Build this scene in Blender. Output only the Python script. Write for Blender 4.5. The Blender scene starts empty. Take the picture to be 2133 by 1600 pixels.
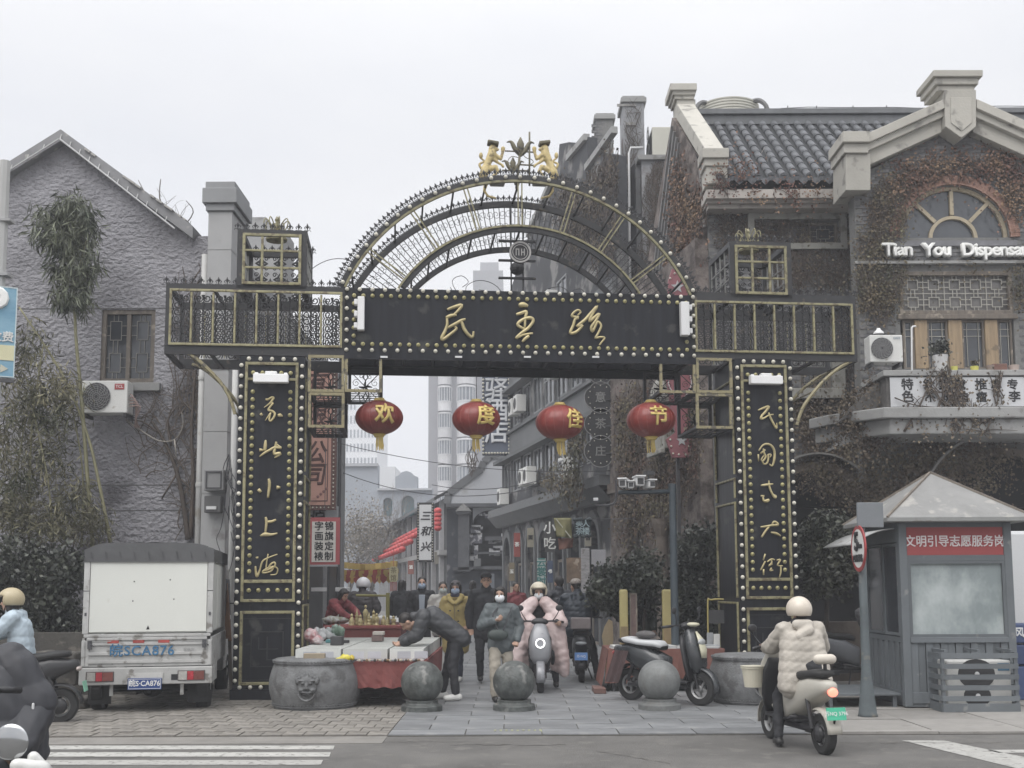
import bpy,math,random
from mathutils import Vector,Matrix
import numpy as np
random.seed(7)
RAD =math.radians
PI =math.pi
scene =bpy.context.scene
COL =scene.collection

# ---------------------------------------------------------------- camera
F,CX,CY =2320.0,1066.5,976.0
CAMH =1.55
cam_d =bpy.data.cameras.new('camera')
cam_d.sensor_width =36.0
cam_d.lens =36.0*F/2133.0
cam_d.shift_y =(CY -800.0)/2133.0
cam_d.clip_start =0.1
cam_d.clip_end =2000.0
cam =bpy.data.objects.new('camera',cam_d)
COL.objects.link(cam)
CM =Matrix.Rotation(RAD(96.0),3,'X') @ Matrix.Rotation(RAD(-0.25),3,'Z')
cam.matrix_world =Matrix.Translation((0,0,CAMH)) @ CM.to_4x4()
scene.camera =cam

# ---------------------------------------------------------------- world, sun, exposure
world =bpy.data.worlds.new('World')
scene.world =world
world.use_nodes =True
wn =world.node_tree
bg =wn.nodes['Background']
sky =wn.nodes.new('ShaderNodeTexSky')
sky.sky_type ='NISHITA'
sky.sun_disc =False
sky.sun_elevation =RAD(55)
sky.sun_rotation =RAD(150)
sky.air_density =1.0
sky.dust_density =6.0
hs =wn.nodes.new('ShaderNodeHueSaturation')
hs.inputs['Saturation'].default_value =0.25
wn.links.new(sky.outputs[0],hs.inputs['Color'])
# an even overcast layer over the clear sky (thin cloud, slightly uneven)
tc =wn.nodes.new('ShaderNodeTexCoord')
nz =wn.nodes.new('ShaderNodeTexNoise')
nz.inputs['Scale'].default_value =2.2
nz.inputs['Detail'].default_value =4
mpw =wn.nodes.new('ShaderNodeMapping')
mpw.inputs['Scale'].default_value =(1,1,2.6)
wn.links.new(tc.outputs['Generated'],mpw.inputs['Vector'])
wn.links.new(mpw.outputs[0],nz.inputs['Vector'])
cr =wn.nodes.new('ShaderNodeValToRGB')
cr.color_ramp.elements[0].position =0.3
cr.color_ramp.elements[0].color =(7.1,7.3,7.8,1)
cr.color_ramp.elements[1].position =0.7
cr.color_ramp.elements[1].color =(8.5,8.5,8.6,1)
wn.links.new(nz.outputs[0],cr.inputs[0])
mixw =wn.nodes.new('ShaderNodeMix')
mixw.data_type ='RGBA'
mixw.inputs[0].default_value =0.9
wn.links.new(hs.outputs[0],mixw.inputs[6])
wn.links.new(cr.outputs[0],mixw.inputs[7])
# overcast sky is brightest overhead (CIE-like), even low down
sp =wn.nodes.new('ShaderNodeSeparateXYZ'); wn.links.new(tc.outputs['Generated'],sp.inputs[0])
mr =wn.nodes.new('ShaderNodeMapRange'); mr.interpolation_type ='SMOOTHSTEP'
mr.inputs[1].default_value =0.35; mr.inputs[2].default_value =1.0; mr.inputs[3].default_value =0.76; mr.inputs[4].default_value =1.7
wn.links.new(sp.outputs['Z'],mr.inputs[0])
vm_ =wn.nodes.new('ShaderNodeVectorMath'); vm_.operation ='SCALE'
wn.links.new(mixw.outputs[2],vm_.inputs[0]); wn.links.new(mr.outputs[0],vm_.inputs['Scale'])
wn.links.new(vm_.outputs[0],bg.inputs[0])
bg.inputs[1].default_value =0.105
sun_d =bpy.data.lights.new('sun','SUN')
sun_d.energy =1.5
sun_d.angle =RAD(50)
sun_d.color =(1.0,0.97,0.93)
sun =bpy.data.objects.new('sun',sun_d)
sun.rotation_euler =(RAD(35),0,RAD(-30))
COL.objects.link(sun)
scene.view_settings.view_transform ='Standard'
scene.view_settings.look ='None'
scene.view_settings.gamma =1.0
scene.view_settings.use_curve_mapping =False
scene.view_settings.exposure =0.55
scene.cycles.max_bounces =6
scene.cycles.diffuse_bounces =3
scene.cycles.glossy_bounces =3
scene.cycles.transmission_bounces =4
scene.cycles.transparent_max_bounces =16
scene.cycles.volume_bounces =2

# ---------------------------------------------------------------- pixel -> place helpers (points on real planes)
def ray(px,py):
    return CM @ Vector(((px -CX)/F,-(py -CY)/F,-1.0))
def gnd(px,py,z=0.0):
    d =ray(px,py); t =(z -CAMH)/d.z
    return Vector((d.x*t,d.y*t,z))
def atY(px,py,Y):
    d =ray(px,py); t =Y/d.y
    return Vector((d.x*t,Y,CAMH +d.z*t))
class Pl:
    """upright plane through (x, y); local frame x along it, z up, y away from the viewer"""
    def __init__(s,x,y,a=0.0):
        s.x,s.y,s.a =x,y,a
        s.dx,s.dy =math.cos(a),math.sin(a)
        s.nx,s.ny =-s.dy,s.dx
    def at(s,px,py,off=0.0):
        d =ray(px,py)
        ox,oy =s.x +s.nx*off,s.y +s.ny*off
        t =(ox*s.nx +oy*s.ny)/(d.x*s.nx +d.y*s.ny)
        X,Y =d.x*t -s.x,d.y*t -s.y
        return (X*s.dx +Y*s.dy,CAMH +d.z*t)
    def u(s,px,py=1220,off=0.0): return s.at(px,py,off)[0]
    def z(s,px,py,off=0.0): return s.at(px,py,off)[1]
    def world(s,u,y,z): return Vector((s.x +s.dx*u +s.nx*y,s.y +s.dy*u +s.ny*y,z))

# ---------------------------------------------------------------- materials
MATS ={}
def mat(name,col,rough=0.7,var=0.12,scale=6.0,bump=0.0,bscale=None,metal=0.0,col2=None,spot=0.5,
        stretch=(1,1,1),emit=None,alpha=None,island=0.0,spec=0.5,detail=5.0,wave=None,trans=0.0,wear=None,coat=0.0):
    if name in MATS: return MATS[name]
    m =bpy.data.materials.new(name); m.use_nodes =True
    nt =m.node_tree; N =nt.nodes; L =nt.links
    p =N['Principled BSDF']
    p.inputs['Roughness'].default_value =rough
    p.inputs['Metallic'].default_value =metal
    p.inputs['Specular IOR Level'].default_value =spec
    if coat: p.inputs['Coat Weight'].default_value =coat
    t =N.new('ShaderNodeTexCoord'); mp =N.new('ShaderNodeMapping')
    mp.inputs['Scale'].default_value =stretch
    L.new(t.outputs['Object'],mp.inputs['Vector'])
    n =N.new('ShaderNodeTexNoise'); n.inputs['Scale'].default_value =scale
    n.inputs['Detail'].default_value =detail; n.inputs['Roughness'].default_value =0.65
    L.new(mp.outputs[0],n.inputs['Vector'])
    r =N.new('ShaderNodeValToRGB')
    lo =[c*(1 -var) for c in col[:3]]; hi =[min(1,c*(1 +var)) for c in col[:3]]
    if col2: hi =col2
    e =r.color_ramp.elements
    w =0.22 if col2 is None else 0.1
    e[0].position =max(0,spot -w); e[0].color =(*lo,1); e[1].position =min(1,spot +w); e[1].color =(*hi,1)
    L.new(n.outputs[0],r.inputs[0])
    out =r.outputs[0]
    if wear:   # wear = (colour, threshold, scale)
        n2 =N.new('ShaderNodeTexNoise'); n2.inputs['Scale'].default_value =wear[2]; n2.inputs['Detail'].default_value =8
        L.new(t.outputs['Object'],n2.inputs['Vector'])
        r2 =N.new('ShaderNodeValToRGB'); r2.color_ramp.elements[0].position =wear[1]; r2.color_ramp.elements[1].position =min(1,wear[1] +0.08)
        L.new(n2.outputs[0],r2.inputs[0])
        mx =N.new('ShaderNodeMix'); mx.data_type ='RGBA'; L.new(r2.outputs[0],mx.inputs[0]); L.new(out,mx.inputs[6])
        mx.inputs[7].default_value =(*wear[0],1); out =mx.outputs[2]
    if island:
        g =N.new('ShaderNodeNewGeometry'); h =N.new('ShaderNodeHueSaturation')
        ma =N.new('ShaderNodeMapRange'); ma.inputs[3].default_value =1 -island; ma.inputs[4].default_value =1 +island
        L.new(g.outputs['Random Per Island'],ma.inputs[0]); L.new(ma.outputs[0],h.inputs['Value']); L.new(out,h.inputs['Color'])
        mh =N.new('ShaderNodeMapRange'); mh.inputs[3].default_value =0.47; mh.inputs[4].default_value =0.53
        L.new(n.outputs[0],mh.inputs[0]); L.new(mh.outputs[0],h.inputs['Hue'])
        out =h.outputs[0]
    # every copied piece differs a little
    oi =N.new('ShaderNodeObjectInfo'); mo =N.new('ShaderNodeMapRange'); mo.inputs[3].default_value =0.86; mo.inputs[4].default_value =1.14
    hv =N.new('ShaderNodeHueSaturation'); L.new(oi.outputs['Random'],mo.inputs[0]); L.new(mo.outputs[0],hv.inputs['Value']); L.new(out,hv.inputs['Color'])
    out =hv.outputs[0]
    L.new(out,p.inputs['Base Color'])
    rr =N.new('ShaderNodeMapRange'); rr.inputs[3].default_value =max(0.02,rough -0.12); rr.inputs[4].default_value =min(1,rough +0.12)
    L.new(n.outputs[0],rr.inputs[0]); L.new(rr.outputs[0],p.inputs['Roughness'])
    if bump or wave:
        b =N.new('ShaderNodeBump'); b.inputs['Strength'].default_value =1.0; b.inputs['Distance'].default_value =bump if bump else wave[1]
        if wave:
            wv =N.new('ShaderNodeTexWave'); wv.bands_direction =wave[2]; wv.inputs['Scale'].default_value =wave[0]; wv.inputs['Distortion'].default_value =wave[3]
            wv.inputs['Detail'].default_value =2
            L.new(t.outputs['Object'],wv.inputs['Vector']); L.new(wv.outputs['Fac'],b.inputs['Height'])
        else:
            nb =N.new('ShaderNodeTexNoise'); nb.inputs['Scale'].default_value =bscale or scale*3; nb.inputs['Detail'].default_value =4
            L.new(mp.outputs[0],nb.inputs['Vector']); L.new(nb.outputs[0],b.inputs['Height'])
        L.new(b.outputs[0],p.inputs['Normal'])
    if emit:
        p.inputs['Emission Color'].default_value =(*emit[:3],1); p.inputs['Emission Strength'].default_value =emit[3]
    if trans:
        p.inputs['Transmission Weight'].default_value =trans
    if alpha is not None: p.inputs['Alpha'].default_value =alpha
    MATS[name] =m
    return m

# ---------------------------------------------------------------- mesh builder
def frame(d):
    d =d.normalized()
    a =Vector((0,0,1)) if abs(d.z) < 0.9 else Vector((1,0,0))
    u =d.cross(a).normalized(); v =d.cross(u).normalized()
    return u,v
def catmull(pts,k=4):
    n =len(pts)
    if n < 3: return [tuple(p) for p in pts]
    out =[]
    for i in range(n -1):
        p0 =pts[max(0,i -1)]; p1 =pts[i]; p2 =pts[i +1]; p3 =pts[min(n -1,i +2)]
        for j in range(k):
            t =j/k
            out.append(tuple(0.5*((2*b) +(-a +c)*t +(2*a -5*b +4*c -d)*t*t +(-a +3*b -3*c +d)*t**3) for a,b,c,d in zip(p0,p1,p2,p3)))
    out.append(tuple(pts[-1]))
    return out
class MB:
    def __init__(s): s.v =[]; s.f =[]; s.mi =[]; s.k =0
    def add(s,vs,fs):
        b =len(s.v); s.v.extend(tuple(v) for v in vs); s.f.extend([tuple(i +b for i in f) for f in fs]); s.mi.extend([s.k]*len(fs)); return s
    def box(s,x0,x1,y0,y1,z0,z1,M=None):
        vs =[Vector((x,y,z)) for z in (z0,z1) for y in (y0,y1) for x in (x0,x1)]
        if M: vs =[M @ v for v in vs]
        return s.add(vs,[(0,2,3,1),(4,5,7,6),(0,1,5,4),(2,6,7,3),(0,4,6,2),(1,3,7,5)])
    def cbox(s,c,sx,sy,sz,M=None):
        Mt =Matrix.Translation(c) @ (M.to_4x4() if M else Matrix.Identity(4))
        return s.box(-sx/2,sx/2,-sy/2,sy/2,-sz/2,sz/2,Mt)
    def tube(s,pts,r,n=6,closed=False,flat=1.0,cap=True):
        P =[Vector(p[:3]) for p in pts]; m =len(P)
        if m < 2: return s
        rs =r if isinstance(r,(list,tuple)) else [r]*m
        vs =[]; u =None
        for i in range(m):
            a =P[i -1] if (i > 0 or closed) else P[i]; b =P[(i +1) % m] if (i < m -1 or closed) else P[i]
            d =b -a
            if d.length < 1e-9: d =Vector((0,0,1))
            d.normalize()
            if u is None: u,v =frame(d)
            else:
                u =u -d*u.dot(d)
                if u.length < 1e-6: u,v =frame(d)
                u.normalize(); v =d.cross(u)
            for k in range(n):
                t =2*PI*k/n +PI/n
                o =u*math.cos(t)*rs[i] +v*math.sin(t)*rs[i]
                if flat != 1.0: o.y *= flat
                vs.append(P[i] +o)
        fs =[]
        for i in range(m -1 +(1 if closed else 0)):
            for k in range(n):
                a =i*n +k; b =i*n +(k +1) % n; c =((i +1) % m)*n +(k +1) % n; d =((i +1) % m)*n +k
                fs.append((a,b,c,d))
        if cap and not closed:
            fs.append(tuple(range(n -1,-1,-1))); fs.append(tuple((m -1)*n +k for k in range(n)))
        return s.add(vs,fs)
    def lathe(s,prof,c=(0,0,0),n=24,M=None,sx=1,sy=1,caps=True):
        vs =[]; c =Vector(c)
        for r,z in prof:
            for k in range(n):
                t =2*PI*k/n
                v =Vector((r*math.cos(t)*sx,r*math.sin(t)*sy,z))
                vs.append((M @ v if M else v) +c)
        fs =[]
        for i in range(len(prof) -1):
            for k in range(n):
                fs.append((i*n +k,i*n +(k +1) % n,(i +1)*n +(k +1) % n,(i +1)*n +k))
        if caps: fs.append(tuple(range(n -1,-1,-1))); fs.append(tuple((len(prof) -1)*n +k for k in range(n)))
        return s.add(vs,fs)
    def ell(s,c,rx,ry,rz,n=12,m=8,M=None):
        prof =[(math.sin(PI*i/m) if 0 < i < m else 0.001,-math.cos(PI*i/m)) for i in range(m +1)]
        D =Matrix.Diagonal((rx,ry,rz))
        return s.lathe(prof,c,n,(M @ D) if M else D)
    def prism(s,poly,y0,y1,M=None):
        n =len(poly)
        vs =[Vector((x,y0,z)) for x,z in poly] +[Vector((x,y1,z)) for x,z in poly]
        if M: vs =[M @ v for v in vs]
        return s.add(vs,[tuple(range(n)),tuple(range(2*n -1,n -1,-1))] +[(i,i +n,(i +1) % n +n,(i +1) % n) for i in range(n)])
    def hprism(s,poly,z0,z1):
        n =len(poly)
        return s.add([(x,y,z0) for x,y in poly] +[(x,y,z1) for x,y in poly],
                     [tuple(range(n -1,-1,-1)),tuple(range(n,2*n))] +[(i,(i +1) % n,(i +1) % n +n,i +n) for i in range(n)])
    def ringwall(s,outer,inner,y0,y1):
        """wall between two closed outlines of equal length (x,z), thick from y0 to y1"""
        n =len(outer)
        vs =[(x,y0,z) for x,z in outer] +[(x,y0,z) for x,z in inner] +[(x,y1,z) for x,z in outer] +[(x,y1,z) for x,z in inner]
        fs =[]
        for i in range(n):
            j =(i +1) % n
            fs += [(i,j,n +j,n +i),(2*n +i,3*n +i,3*n +j,2*n +j),(i,2*n +i,2*n +j,j),(n +i,n +j,3*n +j,3*n +i)]
        return s.add(vs,fs)
    def cap(s,p0,r0,p1,r1,n=10,e0=1,e1=1):
        """closed tapered capsule"""
        p0 =Vector(p0); p1 =Vector(p1); d =p1 -p0
        if d.length < 1e-6: d =Vector((0,0,1e-4)); p1 =p0 +d
        dn =d.normalized(); pts =[]; rs =[]
        for t in (-1.0,-0.85,-0.5,0): pts.append(p0 +dn*r0*t); rs.append(r0*math.sqrt(max(0.0004,1 -t*t)))
        for t in (0,0.5,0.85,1.0): pts.append(p1 +dn*r1*t); rs.append(r1*math.sqrt(max(0.0004,1 -t*t)))
        return s.tube(pts,rs,n)
    def loft(s,secs,n=16,e=2.0):
        """secs: (x,y,z, hw, hh, [e]) cross-sections in planes roughly normal to the path; hw sideways (x), hh along v"""
        P =[Vector(q[:3]) for q in secs]; m =len(P); vs =[]
        for i in range(m):
            d =(P[min(m -1,i +1)] -P[max(0,i -1)]).normalized()
            side =Vector((1,0,0)); side =(side -d*side.dot(d)).normalized(); up =d.cross(side)
            ee =secs[i][5] if len(secs[i]) > 5 else e
            for k in range(n):
                t =2*PI*k/n; c,q =math.cos(t),math.sin(t)
                c =math.copysign(abs(c)**(2/ee),c); q =math.copysign(abs(q)**(2/ee),q)
                vs.append(P[i] +side*c*secs[i][3] +up*q*secs[i][4])
        fs =[]
        for i in range(m -1):
            for k in range(n): fs.append((i*n +k,i*n +(k +1) % n,(i +1)*n +(k +1) % n,(i +1)*n +k))
        fs.append(tuple(range(n -1,-1,-1))); fs.append(tuple((m -1)*n +k for k in range(n)))
        return s.add(vs,fs)
    def xf(s,M):
        s.v =[tuple(M @ Vector(v)) for v in s.v]; return s
    def mesh(s,name,mats,smooth=False):
        me =bpy.data.meshes.new(name); me.from_pydata(s.v,[],s.f)
        for m in (mats if isinstance(mats,(list,tuple)) else [mats]): me.materials.append(m)
        if any(s.mi): me.polygons.foreach_set('material_index',s.mi)
        if smooth: me.polygons.foreach_set('use_smooth',[True]*len(me.polygons))
        me.update(); return me
    def build(s,name,mats,parent=None,smooth=False,bevel=0.0,loc=None,seg=2):
        o =obj(name,s.mesh(name,mats,smooth),parent)
        if loc is not None: o.location =loc
        if bevel:
            b =o.modifiers.new('bevel','BEVEL'); b.width =bevel; b.segments =seg; b.limit_method ='ANGLE'; b.angle_limit =RAD(40)
        return o
def obj(name,me,parent=None):
    o =bpy.data.objects.new(name,me); COL.objects.link(o)
    if parent: o.parent =parent
    return o
def tag(o,label=None,cat=None,group=None,kind=None):
    if label: o['label'] =label
    if cat: o['category'] =cat
    if group: o['group'] =group
    if kind: o['kind'] =kind
    return o
def thing(name,label,cat,loc=(0,0,0),rz=0.0,group=None):
    o =bpy.data.objects.new(name,None); COL.objects.link(o)
    o.empty_display_size =0.2
    o.location =loc; o.rotation_euler =(0,0,rz)
    return tag(o,label,cat,group)
def plthing(name,label,cat,P,group=None): return thing(name,label,cat,(P.x,P.y,0),P.a,group)
def inst(name,me,parent,loc,rot=None,sc=None):
    o =obj(name,me,parent); o.location =loc
    if rot: o.rotation_euler =rot
    if sc: o.scale =sc
    return o
def dup(root,loc,rz=None,label=None):
    def cp(o,par):
        c =o.copy(); COL.objects.link(c)
        if par: c.parent =par
        for ch in o.children: cp(ch,c)
        return c
    r =cp(root,None); r.location =loc
    if rz is not None: r.rotation_euler[2] =rz
    if label: r['label'] =label
    return r
TMP =bpy.data.scenes.new('tmp')
def remesh(mb,voxel=0.014,smooth=6,name='m'):
    o =bpy.data.objects.new('tmp',mb.mesh('tmp',[])); TMP.collection.objects.link(o)
    r =o.modifiers.new('r','REMESH'); r.mode ='VOXEL'; r.voxel_size =voxel; r.use_smooth_shade =True
    if smooth:
        q =o.modifiers.new('s','SMOOTH'); q.iterations =smooth; q.factor =0.5
    TMP.view_layers[0].update()
    dg =TMP.view_layers[0].depsgraph; dg.update()
    me =bpy.data.meshes.new_from_object(o.evaluated_get(dg)); me.name =name
    bpy.data.objects.remove(o)
    return me
def text_mesh(body,size,ext=0.01,bold=0.0,align='CENTER',vert=False,spacing=1.0,shear=0.0,line=1.0,name='lettering'):
    cu =bpy.data.curves.new(name,'FONT')
    cu.body ='\n'.join(body) if vert else body
    cu.size =size; cu.extrude =ext; cu.bevel_depth =bold; cu.bevel_resolution =0; cu.align_x =align; cu.align_y ='CENTER'
    cu.space_character =spacing; cu.space_line =line; cu.shear =shear; cu.resolution_u =3
    o =bpy.data.objects.new('t',cu)
    me =bpy.data.meshes.new_from_object(o)
    bpy.data.objects.remove(o)
    return me
def text(body,size,m,parent,loc,ext=0.01,rz=0.0,name='lettering',sx=1.0,**k):
    """upright text facing local -y"""
    me =text_mesh(body,size,ext,name=name,**k); me.materials.clear(); me.materials.append(m)
    o =obj(name,me,parent); o.location =loc; o.rotation_euler =(PI/2,0,rz)
    if sx != 1.0: o.scale =(sx,1,1)
    return o
# ================================================================ ground
asphalt =mat('asphalt',(0.135,0.13,0.122),0.9,0.35,.9,bump=0.012,bscale=70,detail=12,wear=((0.165,0.158,0.145),0.57,5.0))
joint_m =mat('paving_joint_grit',(0.09,0.085,0.075),0.95,0.3,20)
paver_m =mat('paver_block',(0.185,0.17,0.15),0.9,0.25,5,bump=0.004,bscale=60,col2=(0.245,0.23,0.205),wear=((0.15,0.14,0.13),0.58,2.5))
slab_m =mat('street_slab',(0.17,0.175,0.18),0.6,0.25,3,bump=0.002,bscale=40,wear=((0.24,0.24,0.235),0.6,2.0))
conc_m =mat('pale_concrete',(0.235,0.225,0.21),0.85,0.15,3,bump=0.003,bscale=50,wear=((0.2,0.19,0.175),0.6,4.0))
paint_m =mat('road_paint',(0.36,0.355,0.335),0.8,0.15,6,wear=((0.19,0.185,0.17),0.56,14.0))
grn =MB().add([(-500,-60,-0.05),(500,-60,-0.05),(500,900,-0.05),(-500,900,-0.05)],[(0,1,2,3)]).build('ground',joint_m)
tag(grn,kind='structure')
EDGE =11.75
road =MB().add([(-120,-30,0),(120,-30,0),(120,EDGE,0),(-120,EDGE,0)],[(0,1,2,3)]).build('road',asphalt)
tag(road,kind='structure')
def gpoly(name,pts,z,m,parent):
    b =MB(); w =[gnd(x,y) for x,y in pts]; n =len(w)
    b.hprism([(p.x,p.y) for p in w],0.001,z) if False else b.add([(p.x,p.y,z) for p in w],[tuple(range(n))[::-1]])
    return b.build(name,m,parent)
for pts in ([(-60,1562),(694,1562),(697,1554),(-60,1554)],[(-60,1577),(686,1577),(689,1568),(-60,1568)],
            [(-60,1594),(668,1594),(673,1584),(-60,1584)],[(1878,1543),(1965,1543),(2300,1612),(2300,1640),(2133,1605)],
            [(2055,1563),(2300,1561),(2300,1568),(2080,1569)]):
    o =gpoly('road_marking',pts,0.004,paint_m,road)
gutter =MB().box(-9,-1.3,EDGE -0.5,EDGE,0,0.006)
tag(gutter.build('gutter',mat('gutter_concrete',(0.2,0.19,0.175),0.9,0.2,2.5,bump=0.004,bscale=60),road),None)
def crack(pts,w,name='crack'):
    b =MB(); q =[gnd(x,y) for x,y in pts]; vs =[]
    for p in q:
        for sg in (-1,1): vs.append((p.x +random.uniform(-.01,.01),p.y +sg*w*random.uniform(.4,1),0.005))
    b.add(vs,[(2*i,2*i +1,2*i +3,2*i +2) for i in range(len(q) -1)])
    return b.build(name,joint_m,road)
crack([(600 +i*12,1546 +random.uniform(-.8,.8)) for i in range(32)],0.012)
crack([(940 +i*14,1552 +random.uniform(-1.5,1.5)) for i in range(18)],0.015)
crack([(1240 +i*12,1565 +i*2 +random.uniform(-1,1)) for i in range(14)],0.01)
crack([(1750 +i*12,1548 +random.uniform(-.8,.8)) for i in range(30)],0.012)
crack([(660 +i*12,1531 +random.uniform(-.6,.6)) for i in range(70)],0.012)

def paving(name,m,x0,x1,y0,y1,w,d,piece,limit=300,top=0.022,jitter=0.004,stagger=True):
    base =MB().box(x0,x1,y0,y1,-0.03,0.010).build(name,joint_m); tag(base,kind='structure')
    cells =[]; j =0; y =y0
    while y < y1 -0.01:
        x =x0 -(w/2 if (stagger and j % 2) else 0)
        while x < x1 -0.01:
            a,b =max(x,x0),min(x +w,x1)
            if b -a > 0.05: cells.append((a,b,y,min(y +d,y1)))
            x += w
        y += d; j += 1
    full =MB().box(-w/2 +.006,w/2 -.006,-d/2 +.006,d/2 -.006,-0.02,0).mesh(piece,m)
    cells.sort(key=lambda c: (c[2],abs(c[0])))
    rest =MB(); n =0
    def vis(a,b,y):
        xx =(a +b)/2; return abs(xx/y) < 0.5
    for a,b,c,e in cells:
        h =top +random.uniform(-jitter,jitter)
        if n < limit and vis(a,b,c):
            me =full if (b -a > w -.01 and e -c > d -.01) else MB().box(-(b -a)/2 +.006,(b -a)/2 -.006,-(e -c)/2 +.006,(e -c)/2 -.006,-0.02,0).mesh(piece,m)
            inst(piece,me,base,((a +b)/2,(c +e)/2,h),(random.uniform(-.006,.006),random.uniform(-.006,.006),0)); n += 1
        else: rest.box(a +.006,b -.006,c +.006,e -.006,0,h)
    if rest.v: tag(rest.build(piece +'_field',m,base),kind='stuff')
    return base
paving('pavement',paver_m,-9.0,-1.3,EDGE,19.0,0.22,0.3,'paver')
paving('street',slab_m,-1.3,3.4,EDGE,46.0,0.8,0.42,'paving_slab',jitter=0.002)
paving('sidewalk',conc_m,3.4,16.0,EDGE +.12,22.0,1.0,1.0,'concrete_slab',jitter=0.003,stagger=False)
kerb =MB(); x =3.4
kb =tag(MB().box(3.4,16,EDGE -.02,EDGE +.11,-.03,.006).build('kerb',joint_m),kind='structure')
km =MB().box(0.006,.994,0,.13,0,.032).mesh('kerb_stone',conc_m)
for i in range(12): inst('kerb_stone',km,kb,(3.4 +i,EDGE -.02,random.uniform(-.003,.003)))
# back courts (beyond the paving)
MBb =MB().box(-60,-9.0,EDGE,120,-.03,.01); MBb.box(-9.0,-1.3,19.0,120,-.03,.01); MBb.box(-1.3,3.4,46.0,120,-.03,.01); MBb.box(3.4,16,22.0,120,-.03,.01); MBb.box(16,80,EDGE,120,-.03,.01)
tag(MBb.build('concrete_ground',mat('court_concrete',(0.2,0.195,0.185),0.9,0.15,1.5,bump=.003)),kind='structure')
# iron plate at the kerb
p =gnd(1080,1526)
dr =thing('drain_cover','worn greenish iron drain plate let into the road edge before the bollards','drain cover',(p.x,p.y,0))
MB().box(-.3,.3,-.07,.07,0.002,0.02).build('plate',mat('verdigris_iron',(0.30,0.31,0.2),0.7,0.3,12,wear=((.12,.12,.1),.55,20)),dr)
b =MB()
for i in range(9): b.box(-.26 +i*.06,-.235 +i*.06,-.055,.055,0.0205,0.026)
tag(b.build('rib',MATS['verdigris_iron'],dr),kind='stuff')

# ================================================================ gate
blk =mat('black_sheet_metal',(0.012,0.013,0.017),0.42,0.5,3.0,bump=0.003,bscale=6,stretch=(3,3,0.25),wear=((0.05,0.05,0.048),0.60,3.5),spec=0.25)
blk2 =mat('black_steel',(0.022,0.022,0.024),0.55,0.3,8,bump=0.001,wear=((0.08,0.07,0.055),0.62,9.0))
gold =mat('worn_gold_paint',(0.25,0.23,0.13),0.5,0.3,14,bump=0.004,bscale=22,wear=((0.13,0.105,0.06),0.53,13.0))
gold2 =mat('bright_gold',(0.46,0.39,0.21),0.42,0.25,10,metal=0.3,bump=0.002,bscale=30)
bronze =mat('dull_bronze',(0.13,0.115,0.07),0.55,0.35,18,wear=((0.035,0.03,0.025),0.55,20.0))
bulb_m =mat('milky_bulb',(0.52,0.50,0.43),0.35,0.08,5)
stud_m =mat('brass_stud',(0.34,0.31,0.15),0.45,0.2,9,metal=0.2,wear=((0.10,0.08,0.05),0.6,16.0))
wht =mat('white_plastic',(0.72,0.72,0.72),0.45,0.05,4)
G =Pl(0,15.75,RAD(6.0))
GD =1.1
gate =plthing('gateway_arch','black and gold iron street archway with gold lions on top and bulbs along its pillars','archway',G)
def stroke(mb,pts,y,w=1.0,S=(1,0,0),smooth=True):
    """pts in crop pixels -> raised brush stroke on the gate face"""
    sc,ox,oy =S
    q =[(*G.at(ox +p[0]/sc,oy +p[1]/sc),(p[2] if len(p) > 2 else 1.0)) for p in pts]
    if len(q) > 2: q =catmull(q,4)
    n =len(q)
    rr =[w*p[2]*(0.55 +0.45*math.sin(PI*min(1,(i +.6)/n)**0.8)) for i,p in enumerate(q)]
    mb.tube([(p[0],y,p[1]) for p in q],rr,8,flat=1.0)
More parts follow.
